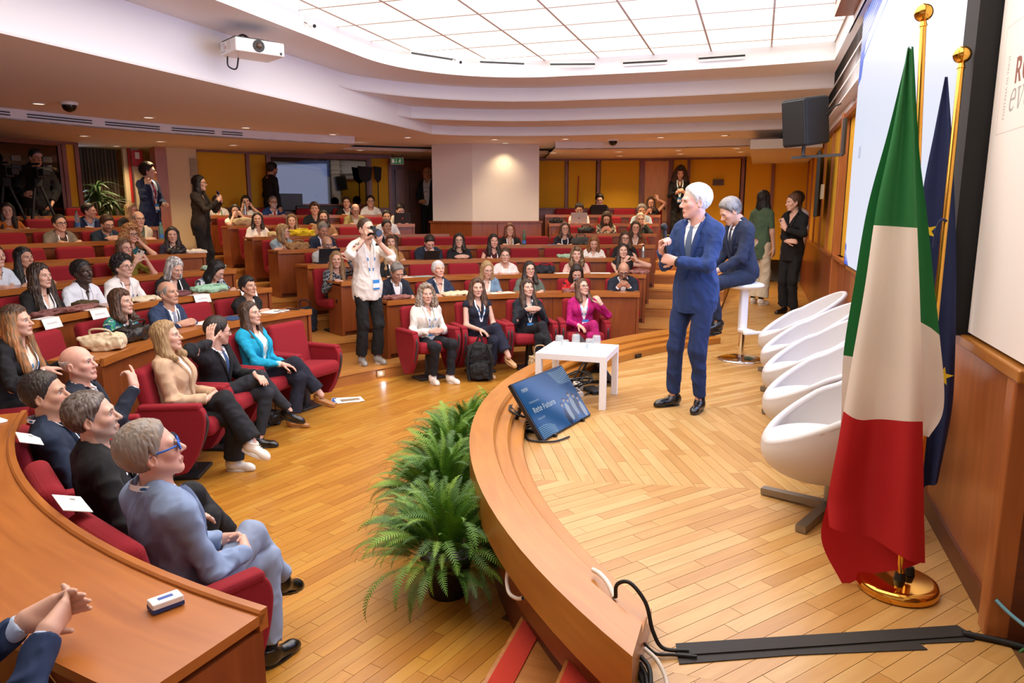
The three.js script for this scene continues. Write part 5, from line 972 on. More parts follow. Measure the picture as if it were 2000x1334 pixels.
// ---------------------------------------------------------------- flags
{
  const st = thing('flag_stand', 'round polished brass stand holding the two flagpoles', 'stand', [0.63, STAGE, -3.16]);
  obj('base', new THREE.LatheGeometry([[0, 0], [0.150, 0], [0.155, 0.01], [0.155, 0.03], [0.148, 0.045], [0.13, 0.05], [0, 0.052]].map((p) => new THREE.Vector2(...p)), 56), M.brass, st);
  obj('socket', rod([0.005, 0.05, 0.012], [0.005, 0.085, 0.01], 0.024, 0.018), M.black, st); obj('socket', rod([0.05, 0.05, -0.045], [0.05, 0.085, -0.05], 0.022, 0.018), M.black, st); obj('fork', rod([0.005, 0.075, 0.012], [0.003, 0.2, 0.004], 0.017, 0.016), M.brass, st);
  const pole = (label, a, b, mat) => { const p = thing('flagpole', label, 'flagpole'); obj('staff', rod(a, b, 0.014, 0.0125, 16), mat, p); const d = V(...b).sub(V(...a)).normalize(); const n = V(...b); obj('collar', rod(n, n.clone().addScaledVector(d, 0.03), 0.017, 0.010, 16), M.brass, p); const s = new THREE.SphereGeometry(0.036, 24, 16); s.translate(...n.clone().addScaledVector(d, 0.058).toArray()); obj('ball', s, M.brass, p); };
  pole('brass flagpole of the tricolour with a ball on top', [0.635, 0.56, -3.15], [0.589, 2.735, -3.50], M.brass);
  pole('brass flagpole of the blue starred flag', [0.68, 0.56, -3.21], [0.765, 2.585, -3.62], M.brass);
  const catm = (pts) => (t) => { const c = new THREE.CatmullRomCurve3(pts.map(([x, y]) => V(x, y, 0)), false, 'centripetal'); const p = c.getPoint(t); return [p.x, p.y]; };
  // one hanging layer cut into colour bands: each band is its own cloth
  const layer = (root, Lp, Rp, z, fold, cuts, mats, nm, nu = 22, nv = 26) => {
    const cl = new THREE.CatmullRomCurve3(Lp.map(([x, y]) => V(x, y, 0)), false, 'centripetal'), cr = new THREE.CatmullRomCurve3(Rp.map(([x, y]) => V(x, y, 0)), false, 'centripetal');
    const P = (u, v) => { const a = cl.getPoint(v), b = cr.getPoint(v); return V(a.x + (b.x - a.x) * u, a.y + (b.y - a.y) * u, z(u, v) + fold(u, v)); };
    for (let s = 0; s < mats.length; s++) {
      if (!mats[s]) continue; const pos = [], idx = [];
      for (let j = 0; j <= nv; j++) for (let i = 0; i <= nu; i++) { const u = i / nu, v0 = s ? cuts[s - 1](u) : 0, v1 = s < cuts.length ? cuts[s](u) : 1, p = P(u, v0 + (v1 - v0) * j / nv); pos.push(p.x, p.y, p.z); }
      for (let j = 0; j < nv; j++) for (let i = 0; i < nu; i++) { const a = j * (nu + 1) + i, b = a + 1, d = a + nu + 1; idx.push(a, d, b, b, d, d + 1); }
      const g = new THREE.BufferGeometry(); g.setAttribute('position', new THREE.Float32BufferAttribute(pos, 3)); g.setIndex(idx); g.computeVertexNormals(); obj(nm[s], g, mats[s], root);
    }
  };
  const fab = (c) => phys({ color: c, roughness: 0.8, side: THREE.DoubleSide, transmission: 0.12, thickness: 0, sheen: 0.2 });
  const G = fab(0x0d6a2c), Wt = fab(0xe9ddcf), Rd = fab(0xb3040a), Bl = fab(0x10204f), Ye = std({ color: 0xe3c01a, roughness: 0.7, side: THREE.DoubleSide });
  const it = thing('draped_flag', 'green white and red tricolour hanging in folds from a brass pole', 'flag');
  const fl = (n, amp, ph) => (u, v) => amp * Math.min(1, 0.25 + v) * Math.sin(u * n + ph + v * 0.7);
  layer(it, [[0.517, 2.633], [0.485, 2.314], [0.445, 2.014], [0.422, 1.7], [0.39, 1.369], [0.361, 1.072], [0.335, 0.819], [0.344, 0.727]], [[0.524, 2.632], [0.559, 2.312], [0.588, 2.014], [0.619, 1.706], [0.649, 1.387], [0.672, 1.103], [0.69, 0.864], [0.711, 0.608]], (u, v) => -3.36 + 0.26 * v, fl(8.5, 0.042, 0.3), [(u) => 0.318 + 0.005 * u, (u) => 0.655 + 0.035 * u + 0.012 * Math.sin(u * 5)], [G, Wt, Rd], ['green_band', 'white_band', 'red_band']);
  layer(it, [[0.526, 2.645], [0.475, 2.323], [0.418, 2.014], [0.388, 1.691], [0.366, 1.408], [0.374, 1.084], [0.344, 0.79], [0.33, 0.62], [0.427, 0.436]], [[0.535, 2.63], [0.56, 2.3], [0.57, 2.0], [0.58, 1.7], [0.60, 1.4], [0.62, 1.1], [0.66, 0.85], [0.69, 0.70], [0.70, 0.59]], (u, v) => -3.39 + 0.24 * v, fl(6, 0.02, 2), [(u) => 0.50 + 0.015 * u, (u) => 0.655 + 0.03 * u], [G, Wt, Rd], ['green_band', 'white_band', 'red_band']);
  layer(it, [[0.53, 2.636], [0.545, 2.222], [0.555, 1.984], [0.57, 1.7], [0.58, 1.535], [0.62, 1.25], [0.66, 1.09]], [[0.538, 2.636], [0.592, 2.222], [0.635, 1.984], [0.682, 1.7], [0.708, 1.535], [0.746, 1.196], [0.701, 1.10]], (u, v) => -3.36 + 0.14 * v, fl(5, 0.02, 1), [(u) => 0.61 + 0.07 * u], [G, Wt], ['green_band', 'white_band']);
  const eu = thing('draped_flag', 'dark blue flag with yellow stars hanging behind the tricolour', 'flag');
  layer(eu, [[0.72, 2.565], [0.694, 2.336], [0.666, 2.068], [0.671, 1.812], [0.695, 1.482], [0.725, 1.142], [0.752, 0.766]], [[0.731, 2.564], [0.76, 2.334], [0.80, 1.983], [0.826, 1.686], [0.844, 1.379], [0.848, 1.152], [0.818, 0.822]], (u, v) => -3.68 + 0.18 * v, fl(8, 0.02, 0.8), [], [Bl], ['cloth'], 26, 40);
  const star = (x, y, z, r, rot) => { const s = new THREE.Shape(); for (let i = 0; i < 10; i++) { const a = i * Math.PI / 5 + rot, q = i % 2 ? r * 0.4 : r; s[i ? 'lineTo' : 'moveTo'](Math.sin(a) * q, Math.cos(a) * q); } const g = new THREE.ExtrudeGeometry(s, { depth: 0.002, bevelEnabled: false }); g.rotateY(-0.2); g.translate(x, y, z); obj('star', g, Ye, eu); };
  star(0.785, 1.302, -3.475, 0.042, 0.15); star(0.692, 1.915, -3.575, 0.04, -0.25); star(0.705, 1.60, -3.53, 0.03, 0.5);
  obj('tie_cord', tube([V(0.735, 1.96, -3.46), V(0.715, 1.965, -3.44), V(0.70, 1.93, -3.44), V(0.695, 1.85, -3.44)], 0.006, 14, 6), Bl, eu);
}

// ---------------------------------------------------------------- ferns along the parapet
{
  const frond = (L, droop, sd) => {
    const pos = [], idx = [], N = 32, P = []; let y = 0, z = 0, a = 1.15;
    for (let i = 0; i <= N; i++) { P.push([z, y, a]); a -= droop / N * (0.4 + 1.2 * i / N); z += Math.cos(a) * L / N; y += Math.sin(a) * L / N; }
    const tri = (A, B, C) => { const b = pos.length / 3; pos.push(...A, ...B, ...C); idx.push(b, b + 1, b + 2); };
    for (let i = 1; i < N; i++) {
      const t = i / N, w = 0.034 * Math.pow(Math.sin(Math.PI * Math.min(1, 0.12 + t * 0.9)), 0.7), [pz, py, pa] = P[i], hw = 0.0030 * (L / 0.4) + 0.0006, dz = Math.cos(pa), dy = Math.sin(pa);
      for (const s of [1, -1]) { const up = 0.25 * w * Math.sin(i * 2.3 + sd), x = s * w; tri([0, py - dy * hw, pz - dz * hw], [0, py + dy * hw, pz + dz * hw], [x, py + dy * 0.012 + up * 0.3, pz + dz * 0.016]); tri([0, py + dy * hw, pz + dz * hw], [x * 0.5, py + dy * (hw * 1.5 + 0.006) + up * 0.2, pz + dz * (hw * 1.5 + 0.007)], [x, py + dy * 0.012 + up * 0.3, pz + dz * 0.016]); }
      tri([0.0022, py, pz], [-0.0022, py, pz], [0, P[i + 1][1], P[i + 1][0]]);
    }
    const g = new THREE.BufferGeometry(); g.setAttribute('position', new THREE.Float32BufferAttribute(pos, 3)); g.setIndex(idx); const k = g.toNonIndexed(); k.computeVertexNormals(); return k;
  };
  const kinds = [frond(0.30, 1.2, 1), frond(0.36, 1.7, 2), frond(0.26, 0.8, 3), frond(0.42, 2.3, 4), frond(0.22, 0.5, 5)];
  const greens = [0x4f8016, 0x417012, 0x66941e, 0x35600e, 0x7ca42c].map((c) => phys({ color: c, roughness: 0.6, side: THREE.DoubleSide, transmission: 0.15, thickness: 0 }));
  const potMat = std({ color: 0x1c1612, roughness: 0.6 });
  const fern = (label, x, z, n, sc) => {
    const f = thing('potted_fern', label, 'fern', [x, 0, z], 0, 'potted ferns along the parapet'); f.scale.setScalar(sc);
    obj('pot', new THREE.LatheGeometry([[0, 0], [0.095, 0], [0.13, 0.2], [0.14, 0.205], [0.14, 0.23], [0.125, 0.23], [0.12, 0.2], [0, 0.2]].map((p) => new THREE.Vector2(...p)), 28), potMat, f);
    for (let i = 0; i < n; i++) { const m = obj('frond', kinds[Math.floor(rnd() * 5)], greens[Math.floor(rnd() * 5)], f), a = i * 2.39996, t = Math.sqrt(rnd()); m.position.set(Math.sin(a) * 0.20 * t, 0.20 + 0.20 * (1 - t * t) * (0.4 + 0.6 * rnd()), Math.cos(a) * 0.20 * t); m.rotation.set(0, a + rr(-0.3, 0.3), 0); m.rotateX(-0.4 + 1.15 * t * t + rr(-0.25, 0.25)); m.rotateZ(rr(-0.5, 0.5)); const s = rr(0.75, 1.12); m.scale.set(s, s, s); }
  };
  fern('biggest bushy green fern in a dark pot, front of the row', -1.46, -3.28, 300, 1.02);
  fern('bushy green fern second from the front by the parapet', -1.80, -4.0, 300, 1.0);
  fern('bushy green fern third from the front by the parapet', -2.04, -4.7, 280, 0.95);
  fern('green fern fourth from the front by the parapet', -2.16, -5.36, 220, 0.86);
  fern('small green fern near the white table, fifth in row', -2.16, -6.05, 130, 0.74);
  fern('small green fern sixth in row, by the checked handbag', -2.07, -6.7, 110, 0.68);
  fern('farthest small green fern beside the parapet', -1.62, -7.75, 60, 0.55);
}

// ---------------------------------------------------------------- projection wall
{
  const dots = canvasTex(1400, 800, (g, w, h) => {
    const k = g.createLinearGradient(0, 0, w, 0); g.fillStyle = '#e6edff'; g.fillRect(0, 0, w, h);
    g.fillStyle = '#2d66dd'; g.beginPath(); g.moveTo(0, 0); g.lineTo(w, 0); g.lineTo(w, 6); g.bezierCurveTo(w * 0.62, 20, w * 0.25, 70, 0, 150); g.closePath(); g.fill();
    g.strokeStyle = '#f4f8ff'; g.lineWidth = 7; g.beginPath(); g.moveTo(0, 172); g.bezierCurveTo(w * 0.25, 92, w * 0.62, 40, w, 26); g.stroke(); g.strokeStyle = '#5a8cf0'; g.lineWidth = 10; g.beginPath(); g.moveTo(0, 186); g.bezierCurveTo(w * 0.25, 106, w * 0.62, 54, w, 40); g.stroke();
    g.fillStyle = '#dfe9ff'; for (let i = 0; i < 34; i++) for (let j = 0; j < 8; j++) { const x = 8 + i * 13, y = 30 + j * 15 + i * -1.2; if (y < 150 - i * 3.6) { g.beginPath(); g.arc(x, y, 4, 0, 7); g.fill(); } }
    g.fillStyle = '#3b72e4'; g.beginPath(); g.moveTo(0, 150); g.lineTo(120, 120); g.lineTo(70, 220); g.lineTo(0, 236); g.closePath(); g.fill();
    g.fillStyle = '#2d66dd'; g.beginPath(); g.moveTo(0, h); g.lineTo(0, h - 70); g.lineTo(36, h - 60); g.lineTo(30, h - 36); g.lineTo(90, h - 12); g.lineTo(120, h); g.closePath(); g.fill(); g.strokeStyle = '#ffffff'; g.lineWidth = 6; g.beginPath(); g.moveTo(0, h - 44); g.lineTo(60, h - 10); g.stroke();
    g.fillStyle = '#7d8fb5'; g.font = 'italic 46px serif'; g.fillText('Mi', 150, 470);
  });
  const s = thing('led_screen', 'huge bright slide screen on the wall behind the flags', 'screen');
  const pg = new THREE.PlaneGeometry(4.22, 2.42); pg.rotateY(-Math.PI / 2); pg.translate(0.842, 2.69, -5.96); obj('picture', pg, std({ color: 0x101010, emissive: 0xffffff, emissiveMap: dots, emissiveIntensity: 1.0, roughness: 0.4 }), s);
  obj('cabinet', box(0.14, 2.44, 4.24, 0.915, 2.69, -5.96), M.blackMatte, s);
  obj('side_frame', box(0.12, 2.6, 0.22, 0.87, 2.76, -3.73), M.blackMatte, s); obj('top_housing', box(0.3, 0.16, 4.7, 0.75, 3.98, -5.96), M.trimWood, s);
  const bannerTex = () => canvasTex(1024, 2048, (g, w, h) => {
    g.scale(2, 2); g.fillStyle = '#efe9e3'; g.fillRect(0, 0, w, h); g.strokeStyle = '#cfc6c0'; g.lineWidth = 1.5; g.strokeRect(35, 485, 700, 179);
    g.save(); g.translate(71, 642); g.rotate(-Math.PI / 2); g.fillStyle = '#9c8f8a'; g.font = '12.5px sans-serif'; g.fillText('FONTANA DI TREVI', 0, 0); g.restore();
    g.fillStyle = '#8c5a4c'; g.font = 'bold 58px sans-serif'; g.fillText('ROME', 103, 588); g.fillStyle = '#a8a09c'; g.font = 'italic 66px serif'; g.fillText('events', 86, 632);
  });
  const banner = (label, z0, z1, x) => { const b = thing('banner_panel', label, 'banner', [0, 0, 0], 0, 'pale banner panels beside the screen'); const w = z1 - z0; obj('board', box(0.03, 2.34, w, x + 0.016, 2.65, (z0 + z1) / 2), M.offWhite, b); const p = new THREE.PlaneGeometry(w, 2.34); p.rotateY(-Math.PI / 2); p.translate(x - 0.002, 2.65, (z0 + z1) / 2); const t = bannerTex(); t.repeat.set(w / 1.17, 1); obj('print', p, std({ map: t, roughness: 0.75 }), b); };
  banner('pale banner panel with cropped lettering beside the black frame', -3.60, -2.3, 0.895); banner('narrow pale banner strip beyond the far screen edge', -8.45, -8.10, 0.90);
  // loudspeaker on bracket, flat screen edge-on
  const sp = thing('wall_speaker', 'black loudspeaker on a bracket above the side wall', 'speaker', [0.42, 2.95, -8.75], -0.75);
  const sg = new RoundedBoxGeometry(0.34, 0.5, 0.36, 2, 0.03); sg.rotateX(0.14); obj('cabinet', sg, M.blackMatte, sp); const gr = new RoundedBoxGeometry(0.3, 0.46, 0.02, 2, 0.01); gr.translate(0, 0, 0.182); gr.rotateX(0.14); obj('grille', gr, M.black, sp);
  obj('neck', rod([0, -0.25, 0], [0, -0.36, 0], 0.02), M.greyTrim, sp); obj('bracket', [bar([-0.15, -0.37, 0], [0.42, -0.37, -0.1], 0.04, 0.03), bar([0.42, -0.37, -0.1], [0.42, 0.0, -0.1], 0.04, 0.03)], M.greyTrim, sp); obj('lead', tube([V(0.16, 0.05, -0.1), V(0.22, 0.12, -0.12), V(0.32, 0.16, -0.14)], 0.008, 14, 6), M.cable, sp);
  const tv = thing('wall_display', 'flat display hung edge-on beside the yellow panels', 'display', [0.80, 2.36, -11.6], -Math.PI / 2 - 0.1); obj('housing', box(1.5, 0.88, 0.05, 0, 0, 0, 0.01), M.black, tv); const ts = new THREE.PlaneGeometry(1.44, 0.82); ts.translate(0, 0, 0.027); obj('screen', ts, std({ color: 0x1d2638, roughness: 0.12 }), tv); obj('socket_box', box(0.14, 0.2, 0.05, 0.5, -0.1, -0.06, 0.01), M.whitePlastic, tv);
}

// ---------------------------------------------------------------- ceiling fittings
{
  const glow = std({ color: 0xffffff, emissive: 0xfff0d8, emissiveIntensity: 1.6 }), ring = std({ color: 0xe6e2dc, roughness: 0.4 });
  const rg = new THREE.LatheGeometry([[0.062, 0.004], [0.092, 0.004], [0.096, -0.006], [0.088, -0.014], [0.066, -0.006]].map((p) => new THREE.Vector2(...p)), 28), dg = new THREE.CylinderGeometry(0.064, 0.064, 0.006, 24).translate(0, -0.003, 0);
  const word = ['over the near seating block', 'over the middle of the hall', 'above the central seats', 'near the wall stairs'];
  const light = (x, y, z, I, label) => { const d = thing('downlight', label, 'lamp', [x, y, z], 0, 'recessed downlights'); obj('trim_ring', rg, ring, d); obj('lens', dg, glow, d); const s = new THREE.SpotLight(0xffdfae, I, 0, 1.05, 0.7, 2); s.position.set(0, -0.03, 0); s.target.position.set(0, -2, 0); s.castShadow = true; s.shadow.radius = 3; d.add(s); d.add(s.target); };
  [[-8.47, -6.98], [-8.24, -8.47], [-7.78, -9.97], [-7.03, -11.29], [-6.05, -12.18], [-4.7, -13.03], [-3.44, -13.35], [-1.75, -13.61], [-0.65, -13.61]].forEach(([x, z], i) => light(x, LOW, z, 6.5, `round recessed downlight, ${ordinal[i + 1]} along the stepped ceiling's lower edge`));
  [[-10.1, -9.04], [-9.68, -10.16], [-11.1, -10.6], [-8.97, -11.12], [-7.39, -12.81], [-4.0, -14.6], [-2.71, -14.77], [-2.88, -15.86], [-1.55, -14.77], [-1.6, -15.69], [-0.46, -14.64], [-0.42, -15.54]].forEach(([x, z], i) => light(x, 3.16, z, 8, `round recessed downlight, ${ordinal[i + 1]} along the lower back ceiling`));
  light(-4.74, LOW, -13.75, 3, 'round recessed downlight just in front of the white pillar');
  const dome = (x, z, label) => { const d = thing('dome_camera', label, 'camera', [x, LOW, z], 0, 'dome cameras'); obj('mount', new THREE.CylinderGeometry(0.1, 0.1, 0.035, 28).translate(0, -0.017, 0), M.whitePlastic, d); const s = new THREE.SphereGeometry(0.082, 24, 14, 0, 6.3, Math.PI / 2, Math.PI / 2); s.translate(0, -0.035, 0); obj('dome', s, std({ color: 0x14120f, roughness: 0.08 }), d); };
  dome(-8.04, -7.03, 'black dome camera on the low ceiling over the near seats'); dome(-2.63, -13.72, 'black dome camera on the low ceiling near the white pillar');
  const sm = thing('smoke_detector', 'small flat white detector on the ceiling by the screen', 'detector', [0.45, H1, -11.0]); obj('casing', new THREE.LatheGeometry([[0, -0.04], [0.05, -0.038], [0.07, -0.025], [0.075, 0], [0, 0]].map((p) => new THREE.Vector2(...p)), 24), M.whitePlastic, sm);
  // projector on the side fascia
  const pr = thing('projector', 'white projector mounted on the ceiling fascia', 'projector', [-4.95, 3.60, -6.52], 1.05);
  obj('body', box(0.50, 0.13, 0.40, 0, 0, 0, 0.014), M.whitePlastic, pr); obj('wall_arm', box(0.1, 0.06, 0.42, -0.1, 0.09, -0.3), M.offWhite, pr); obj('top_plate', box(0.4, 0.02, 0.34, -0.03, 0.072, -0.02), M.greyTrim, pr);
  const lens = obj('lens', [new THREE.CylinderGeometry(0.058, 0.058, 0.02, 28).rotateX(Math.PI / 2).translate(-0.02, 0.005, 0.202)], M.black, pr); obj('lens_glass', new THREE.SphereGeometry(0.034, 20, 12, 0, 6.3, 0, 1.5).rotateX(Math.PI / 2).translate(-0.02, 0.005, 0.195), std({ color: 0x503a30, roughness: 0.05 }), lens);
  const lab = (x, y, w, h, c, lw) => obj('sticker', new THREE.BoxGeometry(0.001, h, w).translate(-0.2508, y, x), std({ color: c, roughness: 0.6 }), pr);
  lab(-0.13, 0, 0.085, 0.075, 0x2a2a30); lab(-0.13, 0, 0.079, 0.069, 0xe9e6e6).position.x = -0.0004; lab(-0.055, 0.0, 0.016, 0.03, 0xd0402a); lab(0.03, 0.01, 0.09, 0.08, 0xe2dcd4); obj('sensor', box(0.025, 0.025, 0.004, 0.21, -0.04, 0.2), M.black, pr);
  obj('cable', tube([V(-0.2, -0.06, -0.15), V(-0.2, -0.16, -0.14), V(-0.13, -0.18, -0.13), V(-0.1, -0.07, -0.12)], 0.008, 20, 6), M.cable, pr); obj('cable_bundle', tube([V(-0.15, 0.08, -0.1), V(-0.06, 0.15, -0.08), V(0, 0.10, -0.02), V(0.06, 0.12, -0.06), V(0.12, 0.09, 0.05), V(0.0, 0.10, -0.12), V(-0.1, 0.1, 0)], 0.012, 40, 6), M.cable, pr);
  const cam = (label, x, y, z, turn) => { const c = thing('bullet_camera', label, 'camera', [x, y, z], turn, 'small white bullet cameras'); obj('bracket', bar([0, 0.13, -0.03], [0, 0, -0.02], 0.03, 0.02), M.whitePlastic, c); obj('barrel', new THREE.CylinderGeometry(0.03, 0.034, 0.14, 20).rotateX(Math.PI / 2 + 0.35), M.whitePlastic, c); obj('lens', new THREE.CylinderGeometry(0.018, 0.018, 0.006, 16).rotateX(Math.PI / 2 + 0.35).translate(0, -0.026, 0.068), M.black, c); obj('lead', tube([V(0, 0.02, -0.06), V(-0.05, 0.03, -0.08), V(-0.1, 0.06, -0.08)], 0.004, 10, 5), M.cable, c); };
  cam('small white bullet camera above the projector', -4.55, 3.92, -7.0, 0.9); cam('small white bullet camera among the ceiling air slots', -3.83, 3.93, -9.28, 0.6);
}
// step lights in the risers
[[1, 41.5, 3.945], [2, 82.3, 0], [3, 83.1, 0], [4, 83.5, 0], [5, 84.0, 0]].forEach(([k, a, r], i) => {
  const R = r || ROW(k) - 0.30, p = r ? pol(3.938, 28.4, 0.07) : V(-1.0 + 0.0 * i, TIER(k) - 0.085, OZ - R + 0.006), turn = r ? faceO(28.4) : 0;
  const s = thing('step_light', r ? 'square step light in the riser by the photographer' : `small square step light in the wall stairs, ${ordinal[k - 1]} from the bottom`, 'lamp', p.toArray(), turn, 'step lights');
  obj('plate', box(0.11, 0.075, 0.008), std({ color: 0x8a6a44, roughness: 0.5 }), s); obj('lens', box(0.028, 0.028, 0.012), std({ color: 0xffffff, emissive: 0xeaf0ff, emissiveIntensity: 1.3 }), s);
  const l = new THREE.PointLight(0xe8eeff, 0.04, 0, 2); l.position.set(0, 0, 0.05); l.castShadow = true; s.add(l);
});
// ---------------------------------------------------------------- people
const SPEAKER = V(-0.45, 1.95, -5.8), SCREEN = V(0.9, 2.2, -5.0), CAM = V(0.1, 1.9, 0.3);
function lookAngles(pos, turn, size, hy, target) {
  const d = target.clone().sub(V(pos[0], pos[1] + hy, pos[2])), t = Math.atan2(d.x, d.z); let y = t - turn; while (y > Math.PI) y -= 2 * Math.PI; while (y < -Math.PI) y += 2 * Math.PI;
  return [Math.max(-62, Math.min(62, y / RAD)), Math.max(-18, Math.min(35, -Math.atan2(d.y, Math.hypot(d.x, d.z)) / RAD))];
}
const seats = [], people = {};
// someone on the chair of row k (0 is the front row on the hall floor) at an angle of the arc, eyes h above that tier
function sit(k, deg, h, o) {
  const size = o.size ?? 0.92, lean = o.lean ?? (k ? 12 : -6), hip = o.hip ?? 0.51, R = o.rad ?? (k ? ROW(k) + 0.56 : deg < -30 ? 3.87 : 3.66), floor = k ? TIER(k) : 0;
  const sp = Math.max(0.78, Math.min(1.14, (h / size - hip - 0.16) / (0.53 * Math.cos(lean * RAD)))), p = pol(R, deg, floor), turn = faceO(deg) + (o.turnBy ?? 0) * RAD, pos = [p.x, p.y, p.z];
  const look = o.look === undefined ? SPEAKER : o.look, [ay, ap] = look ? lookAngles(pos, turn, size, h, look) : [0, 0];
  const lod = o.lod ?? (k === 0 ? 0 : k <= 2 ? 1 : 2);
  if (!o.noChair) seats.push({ k, deg, who: o.who, arms: k === 0 });
  return people[o.who] = person({ lod, size, lean, hip, spine: sp, pos, turn, group: 'seated audience', hideLegs: k > 0, L: k ? 'desk' : 'lap', R: k ? 'desk' : 'lap', ...o, yaw: ay * 0.92 + (o.dy ?? 0), pitch: o.down ?? (ap * 0.7 + (o.dp ?? 0)) });
}
const J = (c, under = 0xf2f3f5, o = {}) => ({ kind: 'jacket', c, under, ...o }), Sh = (c, o = {}) => ({ kind: 'shirt', c, collar: true, placket: true, ...o }), Tp = (c, o = {}) => ({ kind: 'tee', c, v: 0.47, vw: 0.05, ...o });
const spots = (cols, fr, th) => { const L = cols.map(lin); return (x, y, z, c) => { const n = noise3(x * fr, y * fr, z * fr + 7), m = noise3(x * fr * 1.3 + 30, y * fr * 1.3, z * fr * 1.3); return n > th ? L[0] : m > th ? L[1 % L.length] : noise3(x * fr * 2 + 9, y * fr * 2, z * fr * 2) > th + 0.05 ? L[2 % L.length] : c; }; };
const stripes = (a) => { const q = lin(a); return (x, y, z, c) => Math.sin(y * 260 + x * 60) > 0.55 ? q : c; };

// front row, near block
const pBald = sit(0, -36, 1.05, { rad: 3.98, who: 'bald man', label: 'person, bald, dark suit, raising a hand to his chin, front row', hair: 'fringe', hairC: 'white', hairO: { vol: 0 }, skin: 'pink', top: J(0x1a2233), tie: 0x8890a0, look: SCREEN, L: 'lap', wide: 1.08, belly: 0.03, face: 1.05, R: { base: 'chin', p: [0.10, 0.98, 0.30], curl: [0.15, 0.7, 0.8, 0.8] }, legC: 0x1a2030 });
const pDark = sit(0, -48.5, 1.06, { rad: 4.02, who: 'dark-haired man', label: 'person with short dark hair and white neck strap, front row', hair: 'short', hairC: 'dark', top: J(0x1b2940), lanyard: true, look: SCREEN, legC: 0x33415a, skin: 'olive' });
const pBeard = sit(0, -58.5, 1.08, { who: 'stubbled man in black', label: 'person with greying stubble in black suit, legs crossed, front row', hair: 'short', hairC: 'brown', hairC2: 'grey', beard: 0.55, beardC: 'grey', top: J(0x17171a), tie: 0x20242c, look: SCREEN, legs: 'crossR', legC: 0x1c1c20, laces: 0x111111, L: 'lap', R: 'arm' });
const pGrey = sit(0, -69.5, 1.10, { who: 'man in pale blue suit', label: 'person in pale blue-grey suit and blue-framed dark glasses, front row', hair: 'short', hairC: 'grey', hairC2: 'dblond', hairO: { vol: 0.012, nape: 0.01 }, skin: 'pink', top: J(0x8397b8), lanyard: true, look: SCREEN, dp: -4, glasses: 0x1d5fc4, glassT: 0.004, shades: true, legs: 'crossR', legC: 0x8b9ab4, L: 'clasp', R: 'clasp', wide: 1.06, belly: 0.02 });
// front row, block beyond
const pBeige = sit(0, -23.5, 1.07, { who: 'woman in beige blazer', label: 'person in beige blazer and white trainers, blonde, front row', fem: 1, hair: 'long', hairC: 'blond', hairC2: 'dblond', hairO: { len: 0.17, vol: 0.014, wide: 0.006 }, top: J(0xc9a888, 0xf1efec, { v: 0.10, vw: 0.075, collar: false, uv: 0.44 }), legC: 0x14161d, flare: 0.035, shoeC: 0xece6da, soleC: 0xf1efe9, chunky: 0.012, laces: 0xf4f2ec, sockC: 0xeeeeee, legs: 'crossL', L: 'clasp', R: 'clasp', loose: 0.006 });
const pHand = sit(0, -12.8, 1.02, { who: 'man in black suit holding his head', label: 'person in black suit with blue tie, one hand at his head, papers on lap', hair: 'short', hairC: 'dark', beard: 0.25, top: J(0x14171d), tie: 0x35507c, look: V(-3.2, 0.9, -7.2), dp: 6, side: 8, lean: 6, glasses: 0x2a201a, legs: 'crossR', legC: 0x23262d, laces: 0x0b0b0b, R: { base: 'cheek', p: [0.23, 1.02, 0.10], dir: [-0.25, 0.95, -0.1], palm: [-0.95, 0.1, 0.1], curl: 0.25, spread: 0.16 }, L: { base: 'lap', p: [0.06, 0.68, 0.36] } });
const pCyan = sit(0, -2.2, 1.05, { who: 'woman in turquoise blazer', label: 'person in turquoise blazer and sandals, long brown hair, front row', fem: 1, hair: 'long', hairC: 'brown', hairC2: 'chestnut', tips: 1, hairO: { len: 0.30, vol: 0.010 }, top: J(0x129fc4, 0xdfe8e4, { v: 0.04, vw: 0.085, vb: 0.02, collar: false, uv: 0.45, underPattern: spots([0x6fc2cf, 0xe8dcc0, 0xffffff], 26, 0.2) }), legC: 0x16192a, flare: 0.02, legs: 'crossR', shoeC: 0xa5713c, soleC: 0x8a5a2c, pump: true, crop: 0.84, L: 'lap', R: { base: 'lap', p: [0.07, 0.66, 0.33] } });
// front row, block facing the camera
const pWhiteJ = sit(0, 35.6, 1.02, { who: 'woman in white jacket', label: 'person in white jacket and trainers with curly grey-blond hair, front row', fem: 1, hair: 'long', hairC: 'dblond', hairC2: 'grey', hairO: { len: 0.15, vol: 0.022, wide: 0.02, curl: 1, amp: 0.011 }, top: J(0xe9e4da, 0xefe9de, { v: 0.06, vw: 0.07, collar: true }), lanyard: true, badge: true, lanyardY: 0.14, legC: 0x14171f, shoeC: 0xe8ded2, soleC: 0xefe9e0, chunky: 0.010, sockC: 0xf0f0f0, laces: 0xf2ece4, L: 'clasp', R: 'clasp', lean: 2, look: V(0.8, 1.6, -2.5), loose: 0.006 });
const pNavy = sit(0, 46.8, 1.05, { who: 'woman in sleeveless navy', label: 'person in sleeveless navy waistcoat and beige heels, front row', fem: 1, hair: 'long', hairC: 'brown', hairC2: 'chestnut', hairO: { len: 0.23, vol: 0.016, wide: 0.008, amp: 0.006 }, top: { kind: 'vest', c: 0x14192b, v: 0.36, vw: 0.06, name: 'waistcoat' }, sleeve: 0.12, lanyard: true, legC: 0x151a30, flare: 0.03, crop: 0.8, pump: true, shoeC: 0xc59a6c, soleC: 0xb58a5c, legs: 'crossR', L: 'lap', R: 'lap', look: V(0.6, 1.7, -2.5), lids: 0.2 });
